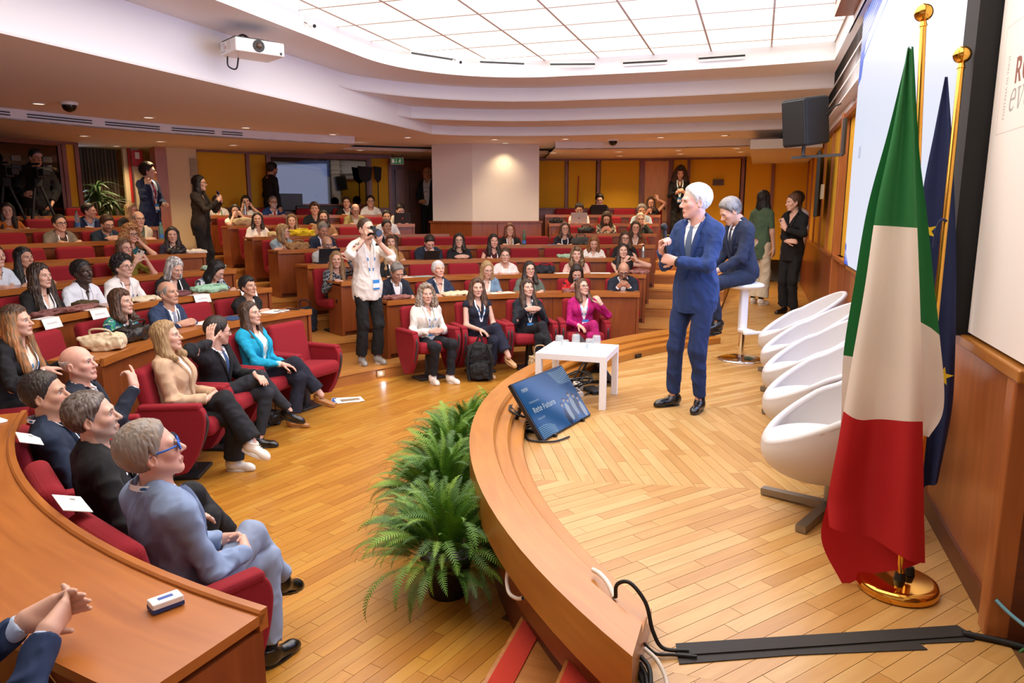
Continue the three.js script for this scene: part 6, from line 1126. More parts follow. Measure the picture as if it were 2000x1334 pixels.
const pClasp = sit(0, 57.2, 1.02, { who: 'woman in dark blazer', label: 'person in dark blazer with long brown hair, hands clasped, front row', fem: 1, hair: 'long', hairC: 'brown', hairO: { len: 0.27, vol: 0.012, bang: 1 }, top: J(0x171a22, 0x9aa3b0, { v: 0.22, vw: 0.06 }), lanyard: true, badge: true, lanyardY: 0.16, legC: 0x15161c, legs: 'crossR', L: { base: 'deskclasp', p: [0.085, 0.86, 0.24] }, R: { base: 'deskclasp', p: [0.085, 0.86, 0.24] }, look: SCREEN, dp: -3 });
const pMag = sit(0, 68.5, 1.02, { who: 'woman in magenta suit', label: 'person in magenta suit and glasses, front row', fem: 1, hair: 'long', hairC: 'chestnut', hairO: { len: 0.20, vol: 0.010 }, top: J(0xb00c6c, 0xefeae4, { v: 0.12, vw: 0.07, collar: false }), lanyard: true, badge: 0.02, legC: 0xa30b60, glasses: true, round: true, legs: 'crossR', L: { base: 'chin', p: [0.21, 0.92, 0.22], curl: 0.6 }, R: 'lap', look: V(1.5, 2.6, -6), dp: -4 });
// first desk row
sit(1, -25.4, 1.06, { who: 'long-haired blonde', label: 'person with very long blond hair in black jacket, first desk', fem: 1, hair: 'long', hairC: 'dblond', hairC2: 'ginger', roots: 'brown', hairO: { len: 0.38, vol: 0.014, wide: 0.01 }, top: J(0x15151a, 0xe6ddcc, { v: 0.02, vw: 0.08, vb: 0.05, collar: false, uv: 0.4 }), lanyard: true, lod: 0 });
sit(1, -8.7, 1.03, { who: 'woman in green print', label: 'person in green and blue floral blouse with brown bob, first desk', fem: 1, hair: 'long', hairC: 'brown', hairC2: 'chestnut', hairO: { len: 0.17, vol: 0.016, bang: 1 }, top: Tp(0xbfd6c8, { pattern: spots([0x2e8f86, 0x26406e, 0x3f9c58], 32, 0.12), loose: 1 }), lanyard: true, lod: 0 });
sit(1, -1.3, 1.05, { who: 'balding man in blue suit', label: 'person, balding, in blue-grey suit and pale tie, arms folded on first desk', hair: 'fringe', hairC: 'grey', top: J(0x2c3d5c), tie: 0x8c93a8, lanyard: true, L: 'deskclasp', R: 'deskclasp', beard: 0.12, skin: 'olive', lod: 0 });
sit(1, 11.9, 1.01, { who: 'short-haired woman in black', label: 'person with black pixie hair and white collar over black cardigan', fem: 1, hair: 'short', hairC: 'black', hairO: { vol: 0.014, bang: 1, nape: 0 }, top: J(0x131315, 0xf4f2ee, { v: 0.30, vw: 0.06, lapel: false }), L: 'cross', R: 'cross', skin: 'olive', lod: 0 });
sit(1, 37.1, 1.07, { who: 'grey-haired man in dark jacket', label: 'person with short grey hair in dark jacket reading, first desk', hair: 'short', hairC: 'grey', hairC2: 'dark', top: J(0x1a2130, 0xf2f2f2, { v: 0.2 }), lanyard: true, down: 24, skin: 'olive', beard: 0.15 });
sit(1, 44.8, 1.05, { who: 'white-haired woman', label: 'person with short white hair in denim jacket, first desk', fem: 1, hair: 'short', hairC: 'white', hairO: { vol: 0.016 }, top: J(0x22304a, 0xd8d2c8, { v: 0.2 }), skin: 'pink', dp: -6, lids: 0.1 });
sit(1, 53.2, 1.05, { who: 'long-haired blonde with glasses', label: 'person with long straight blond hair and glasses, first desk', fem: 1, hair: 'long', hairC: 'blond', hairC2: 'dblond', hairO: { len: 0.32, vol: 0.008 }, top: J(0x6f8ba4, 0xe4e4e0, { v: 0.2 }), glasses: 0x8a7a6a, look: V(-1.4, 0.9, -7), down: 14 });
sit(1, 60.9, 1.02, { who: 'woman in grey-green blazer', label: 'person in grey-green blazer with glasses and dark hair, first desk', fem: 1, hair: 'long', hairC: 'dark', hairO: { len: 0.2, vol: 0.012 }, top: J(0x5c655a, 0x22252a, { v: 0.18, collar: false }), glasses: true });
sit(1, 69.1, 1.0, { who: 'woman in red print', label: 'person in red and black patterned blouse looking at a phone', fem: 1, hair: 'long', hairC: 'dark', hairO: { len: 0.24, vol: 0.010 }, top: Tp(0x1c0d10, { pattern: spots([0xc4161f, 0xa01018, 0xd22a2a], 30, 0.05) }), down: 28, L: 'phone', R: 'phone', look: null, prop: 'phone' });
sit(1, 77.3, 1.03, { who: 'bald man with phone', label: 'person, bald with dark glasses, navy jacket, holding a phone', hair: 'bald', top: J(0x1a2231, 0xeef2f8, { v: 0.16 }), glasses: true, glassT: 0.003, down: 26, L: 'phone', R: 'phone', look: null, skin: 'tan', beard: 0.3, beardC: 'grey' });
// second
sit(2, -6.6, 1.06, { who: 'woman with long wavy hair', label: 'person with long dark wavy hair and black jacket, second desk', fem: 1, hair: 'long', hairC: 'dark', hairC2: 'brown', hairO: { len: 0.36, vol: 0.016, wide: 0.016, amp: 0.008 }, top: J(0x141416, 0xf0ede8, { v: 0.1, vb: 0.03, collar: false }), lod: 0, lanyard: true });
sit(2, -1.7, 1.06, { who: 'young man in white shirt', label: 'person with dark skin and short black hair in white shirt', hair: 'short', hairC: 'black', hairO: { curl: 1, amp: 0.004, vol: 0.012 }, skin: 'dark', lip: [0.07, 0.03, 0.028], top: Sh(0xdfe6f0), lanyard: true, lod: 0 });
sit(2, 3.3, 1.08, { who: 'curly-haired young man', label: 'person with black curly hair and thin glasses in white shirt', hair: 'short', hairC: 'black', hairO: { curl: 1, amp: 0.010, vol: 0.028 }, top: Sh(0xeceae6), lanyard: true, glasses: 0x6a5a4a, beard: 0.18, lod: 0 });
sit(2, 9.6, 1.04, { who: 'grey-haired woman', label: 'person with silver bob in black cardigan looking down', fem: 1, hair: 'long', hairC: 'grey', hairC2: 'white', hairO: { len: 0.12, vol: 0.016 }, top: J(0x17171a, 0x101012, { v: 0.2, lapel: false, collar: false }), lanyard: true, down: 22 });
sit(2, 14.9, 0.97, { who: 'woman in floral jacket', label: 'person with black hair in white floral jacket, head bowed', fem: 1, hair: 'long', hairC: 'black', hairO: { len: 0.24, vol: 0.016 }, top: J(0xd6d8da, 0x131315, { v: 0.1, vb: 0.03, lapel: false, collar: false, pattern: spots([0x3c5a82, 0x2a2f38, 0x8fa2a8], 34, 0.18) }), glasses: 0x7a3020, down: 34, look: null, dy: 25 });
sit(2, 33.0, 1.0, { who: 'woman hidden by the photographer', label: 'person in dark pinstripe top half hidden behind the photographer', fem: 1, hair: 'long', hairC: 'dblond', hairO: { len: 0.3, vol: 0.012 }, top: Tp(0x16181f, { pattern: stripes(0x8a8f98) }), L: 'phoneup', R: 'desk', look: CAM });
sit(2, 41.3, 1.06, { who: 'straight-haired blonde', label: 'person with straight blond hair in black jacket, second desk', fem: 1, hair: 'long', hairC: 'blond', hairC2: 'dblond', hairO: { len: 0.24, vol: 0.006 }, top: J(0x151517, 0x1a1a1c, { v: 0.15, collar: false }), lanyard: true, look: CAM });
sit(2, 59.2, 0.99, { who: 'girl in white t-shirt', label: 'person, young, in white t-shirt with tied-back brown hair', fem: 1, hair: 'long', hairC: 'brown', hairO: { tie: 1, len: 0.2 }, top: Tp(0xe9dcd8), sleeve: 0.75, lanyard: true, look: CAM, glasses: 0x9a8a80 });
sit(2, 70.5, 1.0, { who: 'woman with curly fringe', label: 'person with curly light-brown fringe in pale pink top', fem: 1, hair: 'long', hairC: 'brown', hairC2: 'dblond', hairO: { len: 0.18, vol: 0.02, bang: 1, curl: 1, amp: 0.008 }, top: Tp(0xd9b3a6), look: CAM });
const pFan = sit(2, 77.7, 1.05, { who: 'dark-haired woman holding up a phone', label: 'person with bare shoulders and long dark hair holding up a phone', fem: 1, hair: 'long', hairC: 'dark', hairO: { len: 0.3, vol: 0.010 }, top: { kind: 'vest', c: 0x1a1a1d, v: 0.4, vw: 0.06 }, sleeve: 0, L: { base: 'cheek', p: [0.22, 1.0, 0.12] }, R: { base: 'phoneup', p: [-0.02, 0.98, 0.30] }, dp: -6 });
// third
sit(3, -2.6, 1.04, { who: 'person at the picture edge', label: 'person in pale blue shirt cut by the frame edge, third desk', hair: 'short', hairC: 'brown', top: Sh(0xd4e0ee), L: 'desk', R: 'desk' });
sit(3, 0.2, 1.0, { who: 'woman with straight black hair', label: 'person with long straight black hair in sleeveless black top', fem: 1, hair: 'long', hairC: 'black', hairO: { len: 0.34, vol: 0.010 }, top: { kind: 'vest', c: 0x151416, v: 0.36 }, sleeve: 0.1, lanyard: true, skin: 'olive', lod: 1 });
const pPhone = sit(3, 10.6, 1.05, { who: 'woman in olive dress', label: 'person in olive green dress and red glasses filming with phone', fem: 1, hair: 'long', hairC: 'chestnut', hairO: { len: 0.14, vol: 0.012 }, top: Tp(0x7a7420), sleeve: 0.8, glasses: 0xa02030, L: { base: 'phoneup', p: [0.16, 0.98, 0.34] }, R: { base: 'phoneup', p: [0.02, 0.96, 0.36] }, lod: 1 });
const pLap = sit(3, 35.6, 1.02, { who: 'bald man at laptop', label: 'person, bald with glasses in pale grey jacket behind a laptop', hair: 'bald', top: J(0xb9bcbf, 0xd8dce2, { v: 0.2 }), glasses: 0x5a6a80, skin: 'tan', beard: 0.35, beardC: 'dark', down: 14, L: { base: 'chin' }, R: 'laptop' });
sit(3, 44.6, 1.01, { who: 'woman in tan top', label: 'person in tan top with long brown fringe, third desk', fem: 1, hair: 'long', hairC: 'chestnut', hairO: { len: 0.26, vol: 0.010, bang: 1 }, top: Tp(0xb07c4a), look: CAM });
sit(3, 49.9, 1.03, { who: 'heavy man with tablet', label: 'person in navy suit bowed over a black tablet, third desk', hair: 'short', hairC: 'dark', top: J(0x1b2536, 0xb8cbe4, { v: 0.12 }), lanyard: true, down: 34, look: null, L: 'phone', R: 'phone', wide: 1.12, belly: 0.04, skin: 'pink' });
sit(3, 54.3, 1.02, { who: 'woman in black cardigan', label: 'person in black cardigan with dark bob, hands clasped, third desk', fem: 1, hair: 'long', hairC: 'dark', hairO: { len: 0.16, vol: 0.012 }, top: Tp(0x15171c), L: 'deskclasp', R: 'deskclasp', glasses: 0x6a6060, wide: 1.08, look: CAM });
sit(3, 59.3, 1.0, { who: 'woman in maroon top', label: 'person in sleeveless maroon top with wavy dark hair', fem: 1, hair: 'long', hairC: 'dark', hairO: { len: 0.24, vol: 0.016, amp: 0.007 }, top: { kind: 'vest', c: 0x4c1018, v: 0.42 }, sleeve: 0.1, lanyard: true, skin: 'pink' });
sit(3, 73.8, 0.99, { who: 'woman in white blouse', label: 'person in white blouse with ginger-brown hair looking down, third desk', fem: 1, hair: 'long', hairC: 'ginger', hairC2: 'chestnut', hairO: { len: 0.26, vol: 0.012 }, top: Sh(0xf0ece6), down: 24, look: null });
sit(3, 78.3, 1.04, { who: 'woman with glasses and bob', label: 'person with brown bob and glasses at the stair end, third desk', fem: 1, hair: 'long', hairC: 'brown', hairO: { len: 0.16, vol: 0.016 }, top: J(0x191a1f, 0x2a2a30, { v: 0.2 }), glasses: true });
// fourth
sit(4, 16.2, 1.01, { who: 'woman with big ginger curls', label: 'person with big ginger curls and dark glasses, head on hand', fem: 1, hair: 'long', hairC: 'ginger', hairC2: 'dblond', hairO: { len: 0.17, vol: 0.04, wide: 0.05, curl: 1, amp: 0.016 }, top: Tp(0x1f5a60), sleeve: 0.6, glasses: true, round: true, glassT: 0.003, L: 'cheek', lod: 1 });
sit(4, 20.6, 0.96, { who: 'woman in dark purple', label: 'person with long dark hair in dark purple top, fourth desk', fem: 1, hair: 'long', hairC: 'dark', hairO: { len: 0.3, vol: 0.010 }, top: Tp(0x1d1830), lanyard: true, look: CAM, lod: 1 });
sit(4, 33.2, 1.0, { who: 'blonde in pale denim', label: 'person with wavy blond hair, round glasses and pale blue blazer', fem: 1, hair: 'long', hairC: 'dblond', hairC2: 'blond', hairO: { len: 0.18, vol: 0.016, amp: 0.006 }, top: J(0x8fa6b4, 0xe8e6e2, { v: 0.2 }), glasses: true, round: true, L: 'cross', R: 'cross', look: V(-6, 1.6, -14), lod: 1 });
sit(4, 38.1, 1.04, { who: 'grizzled man in navy', label: 'person with grizzled hair in navy jacket looking down, fourth desk', hair: 'short', hairC: 'grey', hairC2: 'dark', top: J(0x19253c, 0xd6deea, { v: 0.16 }), lanyard: true, skin: 'tan', down: 20, beard: 0.2 });
sit(4, 46.4, 1.06, { who: 'man with chin on hand', label: 'person in black jacket with chin on hand, behind the photographer', hair: 'short', hairC: 'black', top: J(0x15171b, 0xd8dce4, { v: 0.2 }), L: 'chin', skin: 'tan', beard: 0.25 });
sit(4, 62.9, 0.97, { who: 'woman with red bob', label: 'person with red bob in front of the white pillar', fem: 1, hair: 'long', hairC: 'auburn', hairO: { len: 0.11, vol: 0.016 }, top: J(0x141416, 0xb09a78, { v: 0.1, vb: 0.02, collar: false }), lanyard: true });
sit(4, 70.4, 1.01, { who: 'woman in navy with glasses', label: 'person in navy top with brown bob and glasses right of pillar', fem: 1, hair: 'long', hairC: 'brown', hairC2: 'chestnut', hairO: { len: 0.17, vol: 0.012 }, top: Tp(0x171c2b), lanyard: true, glasses: 0x8a6a50 });
sit(4, 79.9, 1.03, { who: 'woman in brown jacket', label: 'person with brown hair and brown jacket at the stair end', fem: 1, hair: 'long', hairC: 'brown', hairO: { len: 0.18, vol: 0.014 }, top: J(0x6a3d26, 0xe6e0d8, { v: 0.16 }), glasses: 0x8a6a50 });
// fifth
sit(5, 13.2, 0.98, { who: 'man in taupe jacket', label: 'person in taupe jacket, brown jumper and glasses, fifth desk', hair: 'short', hairC: 'dark', hairO: { front: 0.08 }, top: J(0x7d7468, 0x4a342a, { v: 0.12, collar: false, uv: 0.5 }), lanyard: true, glasses: true, glassT: 0.003, lod: 1 });
sit(5, 17.4, 0.98, { who: 'bearded man with glasses', label: 'person with dark beard and glasses in navy jacket, looking down', hair: 'short', hairC: 'brown', hairO: { vol: 0.014 }, top: J(0x1a2a3d, 0x6c7480, { v: 0.2 }), beard: 0.8, glasses: true, down: 18, L: 'deskclasp', R: 'deskclasp', lod: 1 });
sit(5, 20.5, 1.04, { who: 'bald man in cream jacket', label: 'person, bald with glasses, in cream jacket, arms folded', hair: 'fringe', hairC: 'grey', top: J(0xd9d0bd, 0x5a6656, { v: 0.14 }), glasses: true, L: 'cross', R: 'cross', lod: 1 });
sit(5, 33.0, 1.02, { who: 'dark-haired woman in white', label: 'person in white blouse with pulled-back dark hair at aisle end', fem: 1, hair: 'long', hairC: 'dark', hairO: { len: 0.16, vol: 0.006, front: 0.08 }, top: Sh(0xeeeae6, { v: 0.34 }), look: CAM });
sit(5, 36.9, 0.98, { who: 'woman behind yellow bag', label: 'person in white with light brown hair behind a yellow bag', fem: 1, hair: 'long', hairC: 'chestnut', hairC2: 'dblond', hairO: { len: 0.18, vol: 0.010 }, top: J(0xeae4da, 0x8a7060, { v: 0.2, collar: false }), look: CAM });
sit(5, 40.6, 1.05, { who: 'long-haired bearded man', label: 'person with long dark hair and beard in tan blazer', hair: 'long', hairC: 'dark', hairO: { len: 0.16, vol: 0.008 }, beard: 0.95, top: J(0xa07a56, 0xece8e2, { v: 0.14 }), look: CAM });
sit(5, 48.3, 1.05, { who: 'man in pale shirt by photographer', label: 'person in pale blue shirt with short black hair, fifth desk', hair: 'short', hairC: 'black', skin: 'olive', top: Sh(0xc9d2df), look: CAM, beard: 0.3 });
sit(5, 76.3, 1.04, { who: 'woman in leaf-print blouse', label: 'person in leaf-print blouse with long brown hair holding phone', fem: 1, hair: 'long', hairC: 'brown', hairO: { len: 0.24, vol: 0.018 }, top: Tp(0xcfc6b4, { pattern: spots([0x3a3a34, 0x8a8064, 0x5c5a4c], 30, 0.15) }), down: 24, L: 'phone', R: 'phone', look: null, glasses: 0x6a5040 });
sit(5, 80.6, 1.0, { who: 'white-blond woman', label: 'person with white-blond bob and dark glasses, head on hand', fem: 1, hair: 'long', hairC: 'blond', hairC2: 'white', hairO: { len: 0.13, vol: 0.014 }, top: J(0x2c3430, 0x20242a, { v: 0.2 }), glasses: true, L: 'cheek' });
// sixth
sit(6, 12.1, 0.95, { who: 'woman in orange', label: 'person in mustard orange top with long dark hair, sixth desk', fem: 1, hair: 'long', hairC: 'dark', hairO: { len: 0.26, vol: 0.010 }, top: Tp(0xb8651a), look: CAM });
sit(6, 18.7, 0.97, { who: 'young man in navy suit', label: 'person in navy suit with open pale collar, sixth desk', hair: 'short', hairC: 'dark', beard: 0.4, top: J(0x1b2c50, 0xa9c3ec, { v: 0.12 }), look: V(-2, 1.8, -12) });
sit(6, 22.5, 1.0, { who: 'blonde in black', label: 'person with long blond hair and red glasses in black jacket', fem: 1, hair: 'long', hairC: 'blond', hairC2: 'dblond', hairO: { len: 0.24, vol: 0.010 }, top: J(0x151517, 0xe6e6e6, { v: 0.1 }), glasses: 0x7a2a2a, look: V(-2, 1.8, -12) });
sit(6, 32.8, 0.98, { who: 'woman with hands at mouth', label: 'person with both hands at her mouth, long dark hair', fem: 1, hair: 'long', hairC: 'dark', hairO: { len: 0.26, vol: 0.008 }, top: Tp(0xe6e2da), sleeve: 0.7, L: 'chin', R: 'chin', look: CAM });
sit(6, 41.4, 1.03, { who: 'young man in dark shirt', label: 'person, young, with floppy brown hair and dark green shirt', hair: 'short', hairC: 'brown', hairO: { vol: 0.018, bang: 1 }, top: Sh(0x16242a), look: CAM });
sit(6, 46.0, 1.02, { who: 'bald man in olive jacket', label: 'person, bald and grey-bearded, in olive jacket', hair: 'fringe', hairC: 'grey', beard: 0.8, beardC: 'grey', top: J(0x9a8a55, 0xd8d4c8, { v: 0.14 }), glasses: 0x404040, down: 16 });
sit(6, 51.3, 1.02, { who: 'man at dark laptop', label: 'person in pale shirt looking at a dark laptop, sixth desk', hair: 'short', hairC: 'dark', beard: 0.5, top: Sh(0xd9d6d4), down: 22, look: null, L: 'laptop', R: 'laptop' });
sit(6, 73.2, 1.04, { who: 'man at silver laptop', label: 'person in white t-shirt behind a silver laptop', hair: 'short', hairC: 'dark', hairO: { curl: 1, vol: 0.014, amp: 0.006 }, beard: 0.5, skin: 'tan', top: Tp(0xe8eaee), sleeve: 0.9, down: 20, look: null, L: 'laptop', R: 'laptop' });
sit(6, 80.8, 1.01, { who: 'man in pale blue at stair end', label: 'person with curly grey hair in pale blue top', hair: 'short', hairC: 'grey', hairC2: 'dark', hairO: { curl: 1, vol: 0.014, amp: 0.006 }, top: Tp(0x9fb6c8), skin: 'tan', down: 12 });
// seventh
sit(7, 32.8, 0.99, { who: 'smiling bearded man', label: 'person in white shirt with dark beard, top desk at aisle', hair: 'short', hairC: 'dark', beard: 0.95, top: Sh(0xe6e6e2), lanyard: 0x3f8f6c, skin: 'olive', R: { base: 'desk' } });
sit(7, 35.7, 1.0, { who: 'woman with hands on cheeks', label: 'person with both hands on cheeks, dark fringe, top desk', fem: 1, hair: 'long', hairC: 'black', hairO: { len: 0.14, vol: 0.010, bang: 1 }, top: Tp(0xe4e4e0), sleeve: 0.9, L: 'cheek', R: 'cheek', look: CAM });
sit(7, 38.5, 0.99, { who: 'man with red tie', label: 'person in bright blue suit with red tie, top desk', hair: 'short', hairC: 'grey', hairC2: 'brown', beard: 0.7, beardC: 'white', top: J(0x1f3f7a), tie: 0xb01820, glasses: 0x503a30 });
sit(7, 46.4, 0.98, { who: 'young man in black', label: 'person, young, in black jacket beside the bearded bald man', hair: 'short', hairC: 'dark', top: J(0x151619, 0xdedede, { v: 0.2 }), look: CAM });
sit(7, 49.1, 1.02, { who: 'young man in white tee', label: 'person in white t-shirt with thin glasses, top desk', hair: 'short', hairC: 'black', top: Tp(0xeceef2), sleeve: 0.9, glasses: 0x5a5048, look: CAM });
sit(7, 75.9, 1.07, { who: 'man in suit at black laptop', label: 'person in black suit, hand at chin, behind a black laptop', hair: 'short', hairC: 'black', hairO: { vol: 0.018 }, top: J(0x171c28, 0xdfe6f0, { v: 0.16 }), glasses: true, R: 'chin', down: 12 });
sit(7, 81.9, 1.0, { who: 'woman holding her head', label: 'person with one hand to her forehead holding a phone, by the door', fem: 1, hair: 'long', hairC: 'brown', hairO: { len: 0.18, vol: 0.016 }, top: { kind: 'vest', c: 0x1b1b1f, v: 0.4 }, sleeve: 0.1, glasses: 0x8a5a48, L: { base: 'cheek', p: [0.16, 1.16, 0.12], palm: [-0.4, 0, -0.9] }, R: 'phone', skin: 'pink' });
// the pair of hands on the big desk
const pDesk = sit(1, -78.5, 1.08, { rad: 5.02, look: null, who: 'man at the big desk', label: 'person in blue suit at the big desk, only clasped hands in view', hair: 'short', hairC: 'dark', top: J(0x1c3054, 0xb9cdea), L: { p: [0.055, 0.87, 0.42], dir: [-0.40, 0.25, 0.85], palm: [-0.9, 0.2, -0.4], curl: 0.4 }, R: { p: [0.055, 0.87, 0.42], dir: [-0.40, 0.25, 0.85], palm: [-0.9, 0.2, -0.4], curl: 0.4 }, lod: 0, hideLegs: true });

// ---------------------------------------------------------------- standing and on the stage
const speaker = person({ lod: 0, label: 'person with white hair in blue suit speaking into a microphone on stage', stand: true, size: 0.985, pos: [-0.44, STAGE, -5.80], turn: -0.50, yaw: -38, pitch: 3, roll: -2, lean: 0, hair: 'short', hairC: 'white', hairO: { vol: 0.010, nape: 0.01, nape: 0.012 }, skin: 'pink', brow: 'white', mouth: 0.006, top: J(0x1d3565, 0xf4f4f6, { v: 0.10, vw: 0.07 }), tie: 0x4f5f78, legC: 0x192c56, laces: 0x0a0a0a, R: { p: [0.13, 1.27, 0.27], dir: [-0.25, 0.8, 0.3], palm: [-0.85, -0.05, 0.25], curl: 1.0, thumb: 0.6, pole: [0.35, -0.9, -0.3] }, L: { p: [0.0, 1.20, 0.29], dir: [-0.92, 0.2, 0.1], palm: [0, -0.2, -1], curl: 0.95, pole: [0.7, -0.7, -0.2] }, legs: [{ a: [0.10, 0.085, 0.02], pole: [0, 0, 1], toe: [0.3, 0, 1] }, { a: [-0.13, 0.085, 0.05], pole: [0, 0, 1], toe: [-0.45, 0, 1] }] });
const stoolMan = person({ lod: 0, label: 'person in navy suit with greying hair bowed on the bar stool', size: 0.98, pos: [-0.11, STAGE, -7.92], turn: -1.0, hip: 0.93, lean: 12, pitch: 32, yaw: -8, hair: 'short', hairC: 'grey', hairC2: 'dark', hairO: { vol: 0.014 }, top: J(0x18233c, 0xf2f2f4, { v: 0.14 }), tie: 0x243046, legC: 0x172238, skin: 'olive', L: { p: [0.10, 0.98, 0.36], dir: [-0.5, -0.3, 0.8], palm: [0, -1, 0.1], curl: 0.4 }, R: { p: [0.10, 0.98, 0.34], dir: [-0.5, -0.3, 0.8], palm: [0, -1, 0.1], curl: 0.4 }, legs: [{ a: [0.09, 0.44, 0.34], pole: [0.15, 0.4, 1], toe: [0.1, -0.15, 1] }, { a: [-0.09, 0.36, 0.26], pole: [-0.1, 0.5, 1], toe: [-0.15, -0.2, 1] }] });
const photog = person({ lod: 0, label: 'person in white shirt with tattooed forearm aiming a camera', stand: true, size: 0.99, pos: [-4.42, TIER(1), -7.72], turn: 0.95, yaw: 12, pitch: -2, hair: 'short', hairC: 'brown', hairO: { vol: 0.0, front: 0.078 }, beard: 0.55, beardC: 'chestnut', top: Sh(0xe9e4dc, { hem: -0.16, v: 0.42 }), sleeve: 1.12, loose: 0.012, lanyard: true, badge: 0.05, lanyardY: 0.10, legC: 0x101012, flare: 0.022, shoeC: 0x9a9690, soleC: 0xd8d6d0, chunky: 0.006, laces: 0xd0d0d0, R: { p: [0.115, 1.53, 0.21], dir: [-0.05, 0.85, 0.45], palm: [-0.9, 0.1, 0.2], curl: 0.8, pole: [0.75, -0.65, 0.0] }, L: { p: [0.04, 1.50, 0.27], dir: [-0.2, 0.55, 0.8], palm: [-0.35, 0.9, -0.3], curl: 0.7, pole: [0.7, -0.75, 0] } });
const suitMan = person({ lod: 1, label: 'person standing in the aisle in navy suit and red tie, hand at his ear', stand: true, size: 1.0, pos: pol(9.9, 24.7, TIER(6)).toArray(), turn: faceO(24.7) + 0.5, yaw: 30, hair: 'short', hairC: 'black', hairO: { vol: 0.024 }, glasses: true, top: J(0x16264a, 0xa9c2e6, { v: 0.0, vw: 0.085, vb: 0.04 }), tie: 0x9c3a4a, lanyard: true, badge: true, lanyardY: 0.16, legC: 0x16264a, R: { base: 'cheek', p: [0.16, 1.42, 0.12], curl: 0.9 }, L: { base: 'clasp', p: [0.08, 1.08, 0.28] } });
const phoneWoman = person({ lod: 1, label: 'person standing in the aisle in brown blazer filming with a blue phone', stand: true, fem: 1, size: 0.97, pos: pol(8.75, 26.9, TIER(5)).toArray(), turn: faceO(26.9) + 0.75, yaw: 6, hair: 'long', hairC: 'black', hairO: { len: 0.30, vol: 0.012 }, glasses: 0x3a2a22, top: J(0x30261f, 0x111113, { v: 0.06, vw: 0.08, vb: 0.05, collar: false }), legC: 0x0f0f11, flare: 0.03, L: { base: 'phoneup', p: [0.06, 1.36, 0.34] }, R: { base: 'phoneup', p: [0.06, 1.36, 0.34] } });
const operator = person({ lod: 1, label: 'person in black jacket operating a video camera on tripod', stand: true, size: 1.02, pos: pol(10.75, 17.0, TIER(7)).toArray(), turn: faceO(17) - 0.25, lean: 14, pitch: 12, yaw: 20, hair: 'short', hairC: 'black', top: { kind: 'shirt', c: 0x101114, collar: true, name: 'jacket' }, loose: 0.02, legC: 0x2a2f2a, R: { p: [0.20, 1.05, 0.36], dir: [-0.2, 0.2, 0.9], palm: [-0.9, 0, 0.2], curl: 0.8 }, L: { p: [0.18, 0.95, 0.12], dir: [-0.3, -0.8, 0.4], palm: [-0.9, 0, 0], curl: 0.5 } });
const backMan = person({ lod: 1, label: 'person in black polo standing with his back at the booth', stand: true, size: 1.0, pos: pol(10.92, 38.6, TIER(7)).toArray(), turn: faceO(38.6) + 1.9, pitch: 14, hair: 'short', hairC: 'black', hairO: { vol: 0.012 }, beard: 0.6, top: { kind: 'shirt', c: 0x0e0e10, collar: true, name: 'polo_shirt' }, legC: 0x101012, skin: 'tan' });
const passMan = person({ lod: 1, label: 'person, bald with glasses, standing in the passage beside the pillar', stand: true, size: 1.0, pos: pol(11.2, 56.1, TIER(7)).toArray(), turn: faceO(56) - 0.5, yaw: -30, hair: 'fringe', hairC: 'grey', glasses: true, skin: 'tan', top: J(0x161b28, 0xc9d6e6, { v: -0.05, vw: 0.09, vb: 0.06 }), lanyard: true, legC: 0x14171f, L: 'down', R: { base: 'clasp', p: [0.12, 1.02, 0.2] } });
const doorWoman = person({ lod: 1, label: 'person with dark curly hair in black, reading a phone by the door', stand: true, fem: 1, size: 1.0, pos: pol(10.7, 85.1, TIER(7)).toArray(), turn: faceO(85) + 0.1, pitch: 26, hair: 'long', hairC: 'dark', hairC2: 'brown', hairO: { len: 0.16, vol: 0.034, wide: 0.03, curl: 1, amp: 0.012 }, top: J(0x111114, 0x2a3020, { v: 0.1, vb: 0.03, collar: false }), lanyard: true, badge: true, lanyardY: 0.16, legC: 0x101012, flare: 0.05, L: { base: 'phone', p: [0.08, 1.20, 0.28] }, R: { base: 'phone', p: [0.08, 1.20, 0.28] } });
const armsWoman = person({ lod: 1, label: 'person in black blazer, one arm folded, holding a phone to her chest', stand: true, fem: 1, size: 1.02, heel: 1, pos: [0.50, STAGE, -11.75], turn: -0.62, yaw: -26, pitch: 6, hair: 'long', hairC: 'chestnut', hairO: { tie: 1, len: 0.24 }, top: J(0x101012, 0x0e0e10, { v: 0.14, collar: false, hem: -0.16 }), legC: 0x0f0f11, flare: 0.02, R: { p: [-0.06, 1.09, 0.24], dir: [-0.9, 0.05, 0.05], palm: [0, -0.3, -0.9], curl: 0.4 }, L: { p: [0.03, 1.26, 0.24], dir: [-0.45, 0.75, 0.05], palm: [-0.3, 0, -0.9], curl: 0.6, pole: [0.7, -0.8, 0.2] } });
const greenWoman = person({ lod: 1, label: 'person seen from behind in green dress with black backpack', stand: true, fem: 1, size: 1.06, pos: [0.05, STAGE, -12.9], turn: 2.5, hair: 'long', hairC: 'black', hairO: { len: 0.3, vol: 0.012 }, top: Tp(0x4f6a52, { hem: -0.24, name: 'dress' }), sleeve: 0.8, legC: 0xd8cbb0, flare: 0.05, shoeC: 0xe6dccb, soleC: 0xe0d6c6 });
const farMan = person({ lod: 1, label: 'person in pale shirt with black beard behind the woman in black blazer', stand: true, size: 1.05, pos: [0.58, STAGE, -12.95], turn: -0.9, yaw: -20, hair: 'short', hairC: 'black', beard: 0.9, skin: 'tan', top: Tp(0xb9aeb8), legC: 0x2a2a30, sleeve: 0.8 });

